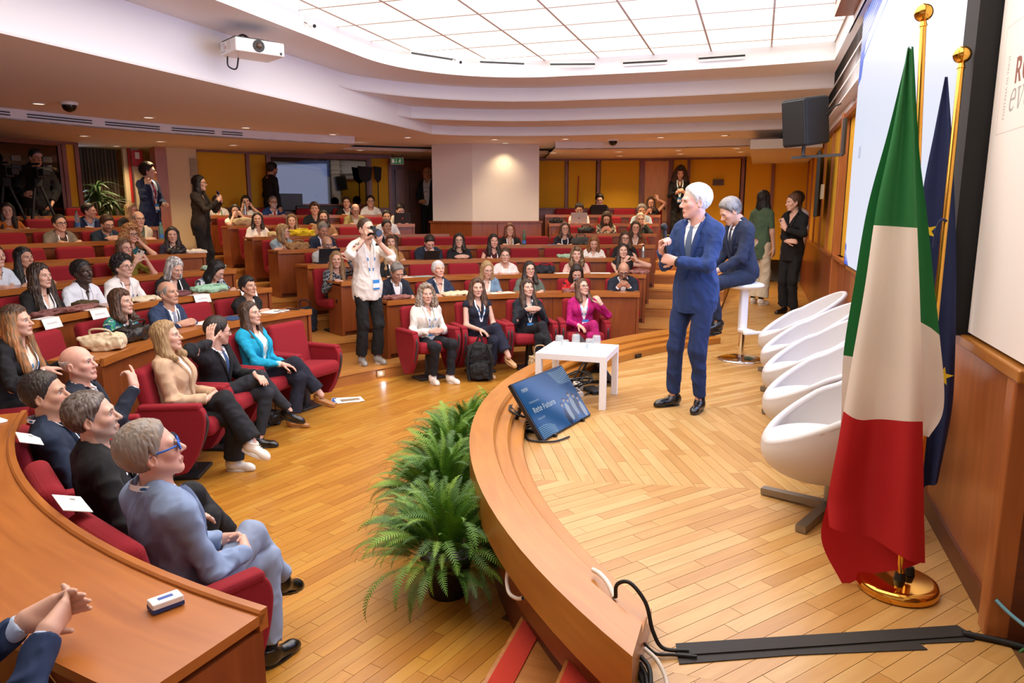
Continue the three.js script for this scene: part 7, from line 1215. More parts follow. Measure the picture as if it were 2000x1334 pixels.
// ---------------------------------------------------------------- chairs: one under everybody, empty ones in the gaps
{
  const blocks = [];
  for (let k = 1; k <= 7; k++) { blocks.push({ k, a0: k === 1 ? -31 : [0, 0, -12, -8, 0, 4, 8, 19.5][k], a1: LE[k - 1] - 2.5, name: 'the block beyond the near aisle' }); if (k < 5) blocks.push({ k, a0: CL + 1.2, a1: CR[k - 1] - 1.5, name: 'the block facing the camera' }); else { blocks.push({ k, a0: CL + 1.2, a1: 52, name: 'the block before the pillar' }); blocks.push({ k, a0: 69.8, a1: CR[k - 1] - 1, name: 'the block between pillar and stairs' }); } }
  blocks.push({ k: 0, a0: -24, a1: 13, name: 'the block beyond the near aisle' }, { k: 0, a0: 34, a1: 70, name: 'the block facing the camera' }, { k: 0, a0: -72, a1: -35, name: 'the near block' });
  for (const b of blocks) {
    const R = b.k ? ROW(b.k) + 0.5 : 3.6, w = 0.60 / R / RAD, here = seats.filter((s) => s.k === b.k && s.deg > b.a0 - 2 && s.deg < b.a1 + 2).sort((p, q) => p.deg - q.deg), stops = [{ deg: b.a0 - w * 0.5 }, ...here, { deg: b.a1 + w * 0.5 }];
    for (const s of here) chairAt(`red upholstered chair under the ${s.who}`, b.k, s.deg, s.arms, 'red auditorium chairs');
    let n = 0;
    for (let i = 0; i + 1 < stops.length; i++) {
      const gap = stops[i + 1].deg - stops[i].deg, m = Math.round(gap / w) - 1;
      for (let j = 1; j <= m; j++) { n++; const lab = b.k ? `empty red chair, ${ordinal[b.k]} desk of ${b.name}, empty seat ${ordinal[Math.min(n, 16)]} along` : `empty red front-row chair beside the ${(here[Math.min(i, here.length - 1)] || { who: 'aisle' }).who}`; chairAt(lab, b.k, stops[i].deg + gap * j / (m + 1), !b.k, 'red auditorium chairs'); }
    }
  }
  const dsk = seats.find((s) => s.who === 'man at the big desk'); chairAt('red upholstered chair at the big desk, behind the clasped hands', 1, dsk.deg, false, 'red auditorium chairs');
}
// ---------------------------------------------------------------- things held
function held(p, k, name, label, category, build, { along = 0.075, out = 0.03, tilt = 0 } = {}) {
  const h = p.hands[k], t = thing(name, label, category), m = h.F.clone(); m.setPosition(h.w.clone().addScaledVector(h.dir, along).addScaledVector(h.pn, out)); m.premultiply(p.root.matrixWorld);
  const q = new THREE.Quaternion(), s = V(1, 1, 1), pos = V(0, 0, 0); m.decompose(pos, q, s); t.position.copy(pos); t.quaternion.copy(q); build(t); return t;
}
const phoneAt = (p, k, label, c = 0x16161a, opt) => held(p, k, 'phone', label, 'phone', (t) => { obj('case', box(0.074, 0.15, 0.009, 0, 0.03, 0, 0.004), std({ color: c, roughness: 0.4 }), t); obj('screen', box(0.066, 0.138, 0.001, 0, 0.03, 0.005), std({ color: 0x0b0d12, roughness: 0.1 }), t); obj('camera_bump', box(0.026, 0.03, 0.003, 0.018, 0.08, -0.006, 0.001), std({ color: 0x2a2c33, roughness: 0.3 }), t); }, opt);
phoneAt(people['woman in red print'], 'L', 'grey phone held by the woman in red print', 0x8a8c92);
phoneAt(people['bald man with phone'], 'R', 'black phone held by the bald man at first desk');
phoneAt(people['dark-haired woman holding up a phone'], 'R', 'dark patterned phone held up at the second desk');
phoneAt(people['woman in olive dress'], 'R', 'pale rainbow phone held up by the woman in olive', 0xc9b8a8);
phoneAt(people['woman in leaf-print blouse'], 'L', 'dark phone held by the woman in leaf print');
phoneAt(people['woman holding her head'], 'R', 'phone held by the woman near the door', 0x8a7a70);
phoneAt(phoneWoman, 'L', 'blue phone raised by the woman in brown blazer', 0x2350b8);
phoneAt(doorWoman, 'L', 'phone read by the curly-haired woman standing at the door');
phoneAt(armsWoman, 'L', 'pink phone held to the chest of the standing woman', 0xd8a89a);
phoneAt(suitMan, 'L', 'white phone in the hand of the standing suited man', 0xe8e8ea);
{ const t = thing('tablet', 'black tablet on the desk before the bowed man in navy suit', 'tablet', pol(ROW(3) + 0.26, 49.8, TIER(3) + DESK + 0.01).toArray(), faceO(49.8)); obj('case', box(0.25, 0.17, 0.01, 0, 0.07, 0, 0.004).rotateX(0.5), M.black, t); obj('display', box(0.23, 0.15, 0.001, 0, 0.07, -0.006).rotateX(0.5), std({ color: 0x10141c, roughness: 0.15 }), t); }
{ // microphone
  const h = speaker.hands.R, c = speaker.toW(h.w.clone().addScaledVector(h.dir, 0.075).addScaledVector(h.pn, 0.03)), ax = V(-0.12, 0.95, 0.12).normalize(), t = thing('microphone', 'black handheld microphone in the hand of the white-haired speaker', 'microphone');
  obj('handle', rod(c.clone().addScaledVector(ax, -0.12), c.clone().addScaledVector(ax, 0.10), 0.013, 0.018, 18), M.darkPlastic, t); const g = new THREE.SphereGeometry(0.027, 22, 16); g.scale(1, 1.15, 1); const e = c.clone().addScaledVector(ax, 0.125); g.translate(e.x, e.y, e.z); obj('grille', g, std({ color: 0x1c1c1e, roughness: 0.5, metalness: 0.4 }), t);
  const w = speaker.hands.L, wc = w.w.clone().addScaledVector(w.dir, -0.025), g2 = new THREE.TorusGeometry(0.032, 0.009, 10, 26); const band = new THREE.Mesh(g2, M.black); band.name = 'wrist_watch'; band.position.copy(wc); band.quaternion.setFromUnitVectors(V(0, 0, 1), w.dir); speaker.root.add(shadow(band));
}
{ // photo camera
  const t = thing('photo_camera', 'black photo camera with lens held by the photographer', 'camera'), d = new THREE.Vector3(), F = photog.HF.clone(); t.applyMatrix4(new THREE.Matrix4().compose(photog.toW(V(-0.01, 0, 0).applyMatrix4(F).add(V(0, -0.035, 0.20))), photog.root.quaternion.clone(), V(1, 1, 1)));
  obj('body', box(0.135, 0.09, 0.06, 0, 0, 0, 0.012), M.black, t); obj('viewfinder', box(0.05, 0.035, 0.06, 0, 0.058, 0, 0.008), M.black, t); obj('lens', [new THREE.CylinderGeometry(0.036, 0.033, 0.11, 24).rotateX(Math.PI / 2).translate(0, -0.005, 0.08), new THREE.CylinderGeometry(0.04, 0.04, 0.03, 24).rotateX(Math.PI / 2).translate(0, -0.005, 0.135)], M.darkPlastic, t); obj('front_glass', new THREE.CylinderGeometry(0.033, 0.033, 0.004, 24).rotateX(Math.PI / 2).translate(0, -0.005, 0.15), std({ color: 0x15101c, roughness: 0.03 }), t);
}
{ // tattoo and clip microphone of the photographer
  const a = photog.arms.R, g = [], n = 26; const loc = (u, v) => { const p = a.E.clone().lerp(a.w, u), ax = a.w.clone().sub(a.E).normalize(), x = V(0, 0, 1).cross(ax).normalize(), y = ax.clone().cross(x), r = 0.0425 + (0.0285 - 0.0425) * u; return p.addScaledVector(x, Math.cos(v) * r).addScaledVector(y, Math.sin(v) * r); };
  const ink = [0x2a3038, 0x3c5a58, 0x8a3a2c, 0x1e2226]; for (let i = 0; i < 34; i++) { const u = rr(0.28, 0.72), v = rr(0, 6.28), c = loc(u, v), nrm = c.clone().sub(a.E.clone().lerp(a.w, u)).normalize(), s = rr(0.006, 0.013), e = new THREE.CircleGeometry(s, 7); e.scale(1, rr(0.5, 1.4), 1); e.applyMatrix4(new THREE.Matrix4().compose(c.addScaledVector(nrm, 0.0015), new THREE.Quaternion().setFromUnitVectors(V(0, 0, 1), nrm), V(1, 1, 1))); e.deleteAttribute('uv'); g.push(paint(e, lin(ink[i % 4]))); }
  const m = obj('tattoo', mergeC(g), std({ vertexColors: true, roughness: 0.6, polygonOffset: true, polygonOffsetFactor: -1 }), photog.root); m.userData.kind = 'stuff';
  const w = photog.hands.L, b = new THREE.Mesh(new THREE.TorusGeometry(0.031, 0.009, 10, 24), M.black); b.name = 'wrist_watch'; b.position.copy(w.w.clone().addScaledVector(w.dir, -0.03)); b.quaternion.setFromUnitVectors(V(0, 0, 1), photog.arms.L.w.clone().sub(photog.arms.L.E).normalize()); photog.root.add(shadow(b));
}
// ---------------------------------------------------------------- bags and small things
const cloth2 = (c, r = 0.85) => std({ color: c, roughness: r });
const lump = (w, h, d, sd, flat = 0.35) => { const f = (x, y, z) => { const q = egg([0, h * 0.5, 0], [w / 2, h * 0.55, d / 2]), b = Math.max(Math.abs(x) - w * 0.46, Math.abs(y - h / 2) - h * 0.46, Math.abs(z) - d * 0.42); const e = smin(q(x, y, z), b + 0.01, 0.03); return Math.max(e * 0.8 + 0.012 * noise3(x * 17 + sd, y * 19, z * 17 + sd) + 0.006 * noise3(x * 40, y * 40 + sd, z * 40), -y); }; const g = meshField(f, [-w * 0.7, -0.01, -d * 0.7], [w * 0.7, h * 1.35, d * 0.7], Math.max(0.008, Math.min(w, d, h * 2) / 18), () => [1, 1, 1]); g.deleteAttribute('color'); return g; };
function bag(name, label, pos, turn, [w, h, d], c, o = {}) {
  const t = thing(name, label, o.cat ?? 'bag', pos, turn); const m = o.mat ?? cloth2(c, o.rough ?? 0.85); obj('body', lump(w, h, d, pos[0] * 7 + pos[2]), m, t);
  if (o.handle !== false) obj('handle', tube([V(-w * 0.25, h * 0.85, d * 0.1), V(-w * 0.2, h * (o.hl ?? 1.3), d * 0.25), V(w * 0.2, h * (o.hl ?? 1.28), d * 0.3), V(w * 0.25, h * 0.85, d * 0.1)], o.hr ?? 0.009, 20, 6), m, t); return t;
}
const onDesk = (k, deg, dr = 0.2) => pol(ROW(k) + dr, deg, TIER(k) + DESK + 0.002).toArray();
bag('tote_bag', 'cream cloth tote bag on the end of the first desk', onDesk(1, -17.0, 0.2), 0.5, [0.34, 0.13, 0.24], 0xd9c7a4);
bag('leather_bag', 'black leather bag on first desk beside cream tote', onDesk(1, -11.6, 0.2), faceO(-12), [0.42, 0.13, 0.2], 0x1d1b18, { rough: 0.4 });
bag('pouch', 'brown checked leather pouch on the second desk', onDesk(2, -4.0, 0.22), faceO(-4), [0.26, 0.075, 0.15], 0x4a3d22, { cat: 'pouch', handle: false });
bag('cloth_bag', 'mauve cloth bag lying under the checked pouch', onDesk(2, -6.0, 0.12), faceO(-6), [0.42, 0.05, 0.16], 0x8a5a54, { hl: 1.1 });
bag('cloth_bag', 'mauve cloth bag in front of the wavy-haired woman', onDesk(2, -9.6, 0.14), faceO(-9), [0.36, 0.045, 0.16], 0x7c504c, { hl: 1.1 });
bag('cloth_bag', 'mint green cloth bag in front of the floral jacket', onDesk(2, 12.6, 0.2), faceO(12), [0.46, 0.085, 0.2], 0x9fcdb0, { hl: 1.05 });
bag('cloth_bag', 'mauve cloth bag in front of the silver-haired woman', onDesk(2, 8.2, 0.2), faceO(8), [0.3, 0.045, 0.16], 0x74474a, { hl: 1.1 });
bag('cloth_bag', 'cream cloth bag in front of the curly-haired man', onDesk(2, 2.7, 0.12), faceO(3), [0.4, 0.045, 0.14], 0xe2d5b4, { handle: false });
bag('handbag', 'black handbag on the fourth desk at the aisle', onDesk(4, 19.9), faceO(20), [0.26, 0.08, 0.14], 0x17161a, { rough: 0.45 });
bag('cloth_bag', 'white cloth bag on the fourth desk at the aisle end', onDesk(4, 21.9), faceO(22), [0.34, 0.05, 0.16], 0xded6cc, { handle: false });
bag('cloth_bag', 'mint cloth bag on the third desk by the aisle', onDesk(3, 19.6), faceO(20), [0.32, 0.05, 0.16], 0xa8cdb8, { hl: 1.2 });
bag('cloth_bag', 'yellow printed cloth bag on the fifth desk', onDesk(5, 37.2, 0.12), faceO(37), [0.48, 0.11, 0.2], 0xd9c11e, { hl: 1.1 });
bag('cloth_bag', 'beige bundle on the sixth desk before folded hands', onDesk(6, 33.2, 0.2), faceO(33), [0.42, 0.13, 0.2], 0xb8a888, { handle: false });
bag('handbag', 'tan handbag on the fourth desk beside pale blue blazer', onDesk(4, 34.1, 0.15), faceO(34), [0.36, 0.11, 0.18], 0x9a774e, { hl: 1.25 });
bag('cloth_bag', 'cream bag on the fifth desk near the aisle', onDesk(5, 34.4), faceO(34), [0.28, 0.08, 0.16], 0xcdbb88, { handle: false });
bag('cloth_bag', 'cream cloth bag on the first desk before white-haired woman', onDesk(1, 46.6, 0.16), faceO(47), [0.46, 0.045, 0.2], 0xd8c9a8, { handle: false });
bag('cloth_bag', 'mauve cloth bag on the first desk before dark jacket', onDesk(1, 35.6, 0.16), faceO(36), [0.4, 0.045, 0.18], 0x8f5f56, { hl: 1.1 });
bag('cloth_bag', 'mauve cloth bag on the first desk before red print', onDesk(1, 68.4, 0.12), faceO(68), [0.34, 0.04, 0.14], 0x85544e, { hl: 1.1 });
bag('cloth_bag', 'mauve cloth bag at the stair end of second desk', onDesk(2, 80.2, 0.14), faceO(80), [0.34, 0.06, 0.2], 0x95655c, { hl: 1.2 });
bag('backpack', 'dark backpack lying on the second desk', onDesk(2, 65.1, 0.26), faceO(65), [0.32, 0.11, 0.18], 0x20242b, {});
bag('handbag', 'grey bag on fourth desk beside navy top', onDesk(4, 72.4), faceO(72), [0.34, 0.14, 0.18], 0x4a4c48, {});
bag('handbag', 'black handbag on the fifth desk near the pillar', onDesk(5, 73.6), faceO(73), [0.34, 0.12, 0.16], 0x17181a, { rough: 0.45 });
bag('handbag', 'black bag on the sixth desk by the pillar', onDesk(6, 70.3), faceO(70), [0.28, 0.09, 0.16], 0x15151a, {});
bag('cloth_bag', 'mint cloth bag on the third desk, centre block', onDesk(3, 69.6), faceO(70), [0.3, 0.06, 0.16], 0xa4c8ae, { handle: false });
bag('sling_bag', 'neon yellow bag hanging at the stair end', [-1.45, TIER(4) + 0.62, -12.72], 0, [0.14, 0.2, 0.1], 0xc9de2a, { hl: 1.5, hr: 0.006 });
{ // on the floor
  const b = thing('backpack', 'black backpack on the floor beside the white-jacketed woman', 'bag', [-3.08, 0, -7.98], 0.35); obj('body', lump(0.34, 0.44, 0.22, 3), cloth2(0x141416), b); obj('front_pocket', lump(0.26, 0.2, 0.12, 9).translate(0, 0.03, 0.1), cloth2(0x18181a), b); for (const s of [1, -1]) obj('strap', tube([V(0.09 * s, 0.44, 0.06), V(0.13 * s, 0.34, 0.14), V(0.14 * s, 0.15, 0.13), V(0.12 * s, 0.02, 0.14)], 0.016, 20, 6), cloth2(0x101012), b); obj('top_loop', tube([V(-0.04, 0.46, 0), V(0, 0.53, 0), V(0.04, 0.46, 0)], 0.012, 12, 6), cloth2(0x101012), b);
  const check = dataTex(64, 64, (u, v) => ((Math.floor(u * 16) + Math.floor(v * 16)) % 2 ? [150, 122, 84] : [196, 172, 132]), true, [5, 5]);
  const hb = bag('handbag', 'beige checked handbag standing behind the parapet', [-2.42, 0, -8.25], 0.6, [0.26, 0.3, 0.14], 0, { mat: std({ map: check, roughness: 0.6 }), hl: 1.35 }); hb.children[0].geometry = uvBox(hb.children[0].geometry);
  bag('quilted_bag', 'small black quilted bag under the front-row chairs', [-4.28, 0, -5.55], 0.9, [0.26, 0.15, 0.1], 0x101012, { rough: 0.45, hl: 2.2, hr: 0.006 });
  bag('backpack', 'navy backpack on the aisle step beside a desk end', pol(5.95, 29.3, TIER(2)).toArray(), 0.3, [0.3, 0.34, 0.2], 0x1b2436, {});
  const pp = thing('leaflets', 'white printed leaflets lying on the hall floor', 'paper', [-4.1, 0.001, -6.62], 0.5); obj('sheet', box(0.3, 0.002, 0.21, 0, 0.001, 0), M.paper, pp); obj('sheet', box(0.29, 0.002, 0.2, 0.03, 0.003, 0.03).rotateY(0.25), M.paper, pp); obj('picture', box(0.2, 0.001, 0.09, 0.04, 0.0048, 0.03).rotateY(0.25), std({ color: 0x9a8a72, roughness: 0.7 }), pp); obj('picture', box(0.04, 0.001, 0.18, -0.125, 0.0028, 0), std({ color: 0x2f62b0, roughness: 0.7 }), pp);
}
// papers, cards
const sheetAt = (label, k, deg, dr, w, d, turn, c = 0xf2f1ed) => { const t = thing('paper_sheet', label, 'paper', onDesk(k, deg, dr), faceO(deg) + turn); obj('sheet', box(w, 0.003, d, 0, 0.0015, 0), std({ color: c, roughness: 0.8 }), t); obj('sheet', box(w * 0.97, 0.002, d * 0.97, 0.006, 0.0042, 0.004).rotateY(0.06), std({ color: c, roughness: 0.8 }), t); };
sheetAt('white papers at the aisle end of the first desk', 1, 13.6, 0.22, 0.3, 0.21, 0.3); sheetAt('blue folder on the first desk', 1, 6.2, 0.22, 0.3, 0.22, 0.2, 0x2c4a74); sheetAt('white papers before the balding man in blue suit', 1, 1.6, 0.22, 0.28, 0.2, 0.1); sheetAt('open booklet on the first desk, block facing the camera', 1, 55.0, 0.2, 0.34, 0.2, 0.15, 0xe9e2cc); sheetAt('white papers on the second desk near the pinkish top', 2, 68.2, 0.2, 0.3, 0.2, 0.2); sheetAt('magazine on the second desk behind white-haired woman', 2, 45.0, 0.2, 0.34, 0.2, 0.1, 0x9fb8b0); sheetAt('white papers on the second desk behind grey-haired man', 2, 42.6, 0.12, 0.22, 0.16, 0.3); sheetAt('white papers on the sixth desk before mustard top', 6, 12.9, 0.2, 0.28, 0.2, 0.2); sheetAt('blue-covered booklet on the fourth desk', 4, 68.8, 0.2, 0.26, 0.18, 0.2, 0x4a78c0); sheetAt('white papers on the second desk by the stairs', 2, 74.0, 0.2, 0.3, 0.2, 0.0); sheetAt('white paper at the big desk edge beside the chairs', 1, -44.5, 0.2, 0.3, 0.2, 0.5);
{ const t = thing('spectacles', 'pair of spectacles lying on papers at the desk end', 'spectacles', onDesk(1, 14.2, 0.2), 1.2); const r = (s) => tube(Array.from({ length: 10 }, (_, i) => V(0.032 * s + 0.024 * Math.cos(i * 0.628), 0.008 + 0.003 * s, 0.02 * Math.sin(i * 0.628))), 0.002, 20, 5, true); obj('rim', r(1), M.black, t); obj('rim', r(-1), M.black, t); obj('bridge', rod([-0.009, 0.008, 0], [0.009, 0.009, 0], 0.002), M.black, t); for (const s of [1, -1]) obj('temple', rod([0.056 * s, 0.01, 0], [0.04 * s, 0.008, 0.12], 0.002), M.black, t); const ph = thing('phone', 'black phone lying on the first desk end', 'phone', onDesk(1, 16.8, 0.2), 1.8); obj('case', box(0.075, 0.009, 0.15, 0, 0.0045, 0, 0.003), M.black, ph); obj('screen', box(0.068, 0.001, 0.14, 0, 0.0095, 0), std({ color: 0x0a0c10, roughness: 0.1 }), ph); }
const cardTex = canvasTex(256, 128, (g, w, h) => { g.fillStyle = '#f4f3f0'; g.fillRect(0, 0, w, h); g.fillStyle = '#8a8784'; g.font = '30px sans-serif'; g.textAlign = 'center'; g.fillText('RISERVATO', w / 2, h / 2 + 10); });
[[-11.6, 'beside the blonde woman'], [-5.2, 'above the floral blouse'], [9.4, 'behind the balding man in blue suit'], [16.4, 'at the aisle end of the second desk']].forEach(([a, l]) => { const p = pol(ROW(2) - 0.035, a, TIER(2) + DESK + 0.0), c = thing('reserved_card', 'white reserved card folded over second desk edge, ' + l, 'card', p.toArray(), faceO(a), 'reserved cards'); const g = new THREE.PlaneGeometry(0.21, 0.095); g.rotateX(-0.35); g.translate(0, -0.03, 0.02); obj('front_leaf', g, std({ map: cardTex, roughness: 0.7, side: THREE.DoubleSide }), c); obj('back_leaf', box(0.21, 0.002, 0.1, 0, 0.014, -0.045), M.paper, c); });
{ const c = (l, R, a, y, t) => { const o = thing('reserved_card', l, 'card', pol(R, a, y).toArray(), faceO(a) + t, 'reserved cards'); obj('front_leaf', box(0.2, 0.003, 0.1, 0, 0, 0).rotateX(0.35), M.paper, o); obj('print', box(0.018, 0.001, 0.018, 0.05, 0.003, 0.01).rotateX(0.35), std({ color: 0x9a9894, roughness: 0.7 }), o); }; c('white card on a near red chair back behind dark-haired man', 4.15, -51.8, 0.905, 0.1); c('white card between big desk and the pale blue suit', 4.15, -66.4, 0.905, -0.1);
  const e = thing('small_box', 'small white and blue box on the big desk corner', 'box', onDesk(1, -79.6, 0.10), 1.1); obj('carton', box(0.085, 0.03, 0.05, 0, 0.015, 0, 0.004), M.whitePlastic, e); obj('blue_side', box(0.087, 0.014, 0.051, 0, 0.008, 0, 0.002), std({ color: 0x243c78, roughness: 0.5 }), e); obj('print', box(0.04, 0.001, 0.014, 0, 0.0306, 0), std({ color: 0x3f5fae, roughness: 0.6 }), e);
  const rd = thing('gadget', 'small red gadget on the first desk', 'gadget', onDesk(1, 66.4), 0.4); obj('case', box(0.05, 0.06, 0.05, 0, 0.03, 0, 0.014), std({ color: 0xd02a24, roughness: 0.4 }), rd); obj('cap', box(0.03, 0.02, 0.03, 0, 0.07, 0, 0.006), std({ color: 0xb02020, roughness: 0.4 }), rd); }
// bottles
const bottle = (label, pos, c, cap, h = 0.24, metal) => { const b = thing('bottle', label, 'bottle', pos, 0, 'bottles on the desks'); const m = metal ? std({ color: c, roughness: 0.3, metalness: 0.9 }) : phys({ color: c, roughness: 0.1, transmission: 0.75, thickness: 0.02, ior: 1.33 }); const pr = [[0, 0], [0.033, 0], [0.035, 0.01], [0.034, h * 0.35], [0.0315, h * 0.42], [0.035, h * 0.5], [0.034, h * 0.72], [0.015, h * 0.9], [0.013, h]].map((p) => new THREE.Vector2(...p)); obj('body', new THREE.LatheGeometry(pr, 20), m, b); obj('cap', new THREE.CylinderGeometry(0.016, 0.016, 0.025, 16).translate(0, h + 0.008, 0), std({ color: cap, roughness: 0.5 }), b); if (!metal) obj('label_band', new THREE.CylinderGeometry(0.0355, 0.0355, h * 0.22, 20, 1, true).translate(0, h * 0.22, 0), std({ color: 0x3f78c8, roughness: 0.6, side: THREE.DoubleSide }), b); };
bottle('plastic water bottle with blue label, seat left of navy suit', onDesk(6, 17.0), 0xcfdfe4, 0x3a8a50); bottle('turquoise plastic bottle beside the cream jacket', onDesk(5, 21.9), 0x8fd0c4, 0x4a90a8); bottle('green plastic bottle beside the red bob', onDesk(4, 64.6), 0x7fb894, 0x3f9a58); bottle('steel and blue flask on the top desk', onDesk(7, 35.0, 0.12), 0xb9bcc0, 0x24282c, 0.24, true); bottle('silver drinking bottle at the stair end of third desk', onDesk(3, 80.9), 0xc4c6c8, 0x202224, 0.2, true);
// laptops
function laptop(label, k, deg, c, logo) { const t = thing('laptop', label, 'laptop', pol(ROW(k) + 0.16, deg, TIER(k) + DESK).toArray(), faceO(deg), 'laptops on the desks'); const m = std({ color: c, roughness: 0.4, metalness: 0.3 }); obj('base', box(0.33, 0.016, 0.22, 0, 0.009, -0.12, 0.005), m, t); const l = box(0.33, 0.215, 0.008, 0, 0.107, 0, 0.003); l.rotateX(0.2); l.translate(0, 0.012, -0.01); obj('lid', l, m, t); const s = new THREE.PlaneGeometry(0.31, 0.19); s.rotateY(Math.PI); s.translate(0, 0.107, -0.0048); s.rotateX(0.2); s.translate(0, 0.012, -0.01); obj('display', s, std({ color: 0x0b1020, emissive: 0x8aa4d8, emissiveIntensity: 0.25, roughness: 0.3 }), t); if (logo) { const g = new THREE.CylinderGeometry(0.016, 0.016, 0.001, 18); g.rotateX(Math.PI / 2 + 0.2); g.translate(0, 0.117, 0.0175); obj('round_mark', g, std({ color: logo, roughness: 0.5 }), t); } }
laptop('large black laptop on the third desk at the aisle', 3, 34.9, 0x1b1b1e); laptop('dark grey laptop with round red mark, sixth desk', 6, 51.2, 0x2b2a2c, 0xb0303a); laptop('silver laptop on the sixth desk', 6, 73.1, 0xb7b9bc, 0x6a6c70); laptop('black laptop on the top desk', 7, 75.8, 0x141416);
// ---------------------------------------------------------------- fittings at the back
{
  // curtain with bright gap, planter
  const cu = thing('curtain', 'taupe pleated curtain in the window alcove', 'curtain'); const fold = (a0, a1, R) => { const pos = [], idx = [], n = 70; for (let i = 0; i <= n; i++) { const a = a0 + (a1 - a0) * i / n, r = R + 0.045 * Math.sin(i * 1.1) + 0.02 * Math.sin(i * 2.7); for (const y of [TIER(7), 3.15]) { const p = pol(r, a, y); pos.push(p.x, p.y, p.z); } } for (let i = 0; i < n; i++) { const a = i * 2; idx.push(a, a + 1, a + 2, a + 1, a + 3, a + 2); } const g = new THREE.BufferGeometry(); g.setAttribute('position', new THREE.Float32BufferAttribute(pos, 3)); g.setIndex(idx); g.computeVertexNormals(); return g; };
  const cm = std({ color: 0x6f6254, roughness: 0.95, side: THREE.DoubleSide }); obj('panel', fold(21.2, 22.75, 12.2), cm, cu); obj('panel', fold(22.85, 26.3, 12.2), cm, cu);
  const gl = thing('window_gap', 'narrow strip of daylight between the curtain panels', 'window'); obj('daylight', bar(pol(12.28, 22.74, 2.55), pol(12.28, 22.87, 2.55), 0.01, 1.1), std({ color: 0xffffff, emissive: 0xcfe2ff, emissiveIntensity: 1.6 }), gl); const gla = new THREE.PointLight(0xcfe2ff, 0.35, 0, 2); gla.position.copy(pol(12.2, 22.8, 2.6)); gla.castShadow = true; gl.add(gla);
  const pl = thing('planter', 'tall leafy plant in a dark box in the alcove', 'plant', pol(11.55, 23.8, TIER(7)).toArray()); obj('box', box(0.5, 0.5, 0.3, 0, 0.25, 0, 0.01), M.darkWood, pl); obj('stem', [rod([0, 0.5, 0], [-0.1, 1.25, 0.05], 0.012), rod([0.05, 0.5, 0], [0.16, 0.95, 0], 0.01)], std({ color: 0x4a4a2a, roughness: 0.8 }), pl);
  const lg = new THREE.BufferGeometry(); { const pos = [], idx = [], n = 10; for (let i = 0; i <= n; i++) { const t = i / n, w = 0.024 * Math.sin(Math.PI * Math.min(1, t * 0.95 + 0.05)), z = 0.34 * t, y = 0.16 * t - 0.36 * t * t; pos.push(-w, y, z, 0, y + 0.006, z, w, y, z); } for (let i = 0; i < n; i++) for (const j of [0, 1]) { const a = i * 3 + j; idx.push(a, a + 3, a + 1, a + 1, a + 3, a + 4); } lg.setAttribute('position', new THREE.Float32BufferAttribute(pos, 3)); lg.setIndex(idx); lg.computeVertexNormals(); }
  const lm = [0x2f5a20, 0x3f6e2a, 0x24481a].map((c) => phys({ color: c, roughness: 0.5, side: THREE.DoubleSide, transmission: 0.2, thickness: 0 }));
  for (let i = 0; i < 70; i++) { const up = i < 48, l = obj('leaf', lg, lm[i % 3], pl); l.position.set(up ? -0.1 + rr(-0.05, 0.05) : 0.16 + rr(-0.03, 0.03), up ? rr(0.95, 1.3) : rr(0.82, 0.98), rr(-0.04, 0.08)); l.rotation.set(0, i * 2.4, 0); l.rotateX(rr(-0.7, 0.4)); l.scale.setScalar(rr(0.8, 1.4)); }
  // exit sign
  const ex = canvasTex(192, 96, (g, w, h) => { g.fillStyle = '#1f8a4a'; g.fillRect(0, 0, w, h); g.fillStyle = '#e8f6ea'; g.fillRect(12, 16, 40, 64); g.beginPath(); g.moveTo(78, 14); g.lineTo(86, 14); g.lineTo(86, 58); g.lineTo(98, 58); g.lineTo(82, 82); g.lineTo(66, 58); g.lineTo(78, 58); g.fill(); g.beginPath(); g.arc(146, 20, 9, 0, 7); g.fill(); g.lineWidth = 10; g.strokeStyle = '#e8f6ea'; g.beginPath(); g.moveTo(142, 32); g.lineTo(136, 56); g.lineTo(152, 68); g.lineTo(146, 86); g.moveTo(136, 56); g.lineTo(118, 74); g.moveTo(140, 36); g.lineTo(120, 46); g.moveTo(142, 36); g.lineTo(164, 50); g.stroke(); });
  const es = thing('exit_sign', 'green emergency exit sign hanging beside the pillar passage', 'sign', pol(10.6, 52.1, 3.03).toArray(), faceO(52.1) - 0.35); obj('casing', box(0.27, 0.14, 0.03, 0, 0, 0, 0.004), M.offWhite, es); const ep = new THREE.PlaneGeometry(0.25, 0.12); ep.translate(0, 0, 0.017); obj('pictogram', ep, std({ map: ex, roughness: 0.4, emissive: 0xffffff, emissiveMap: ex, emissiveIntensity: 0.12 }), es); obj('hanger', [rod([-0.09, 0.07, 0], [-0.09, 0.14, 0], 0.005), rod([0.09, 0.07, 0], [0.09, 0.14, 0], 0.005)], M.greyTrim, es);
  const fs = thing('fire_sign', 'red fire equipment sign in the alcove corner', 'sign', pol(11.78, 27.4, 2.98).toArray(), faceO(27.4)); obj('plate', box(0.2, 0.3, 0.01), std({ color: 0xc02418, roughness: 0.5 }), fs); obj('pictogram', box(0.08, 0.12, 0.002, 0, 0.05, 0.006), std({ color: 0xf2e4e0, roughness: 0.6 }), fs); obj('riser_pipe', rod([-0.14, -1.4, -0.02], [-0.14, 0.2, -0.02], 0.025), std({ color: 0xb02018, roughness: 0.5 }), fs);
  tag(obj('red_pole', rod(pol(11.1, 73.3, TIER(7)), pol(11.1, 73.5, 2.78), 0.016), std({ color: 0xa82a1c, roughness: 0.5 })), 'thin red pole leaning against the yellow wall', 'pole');
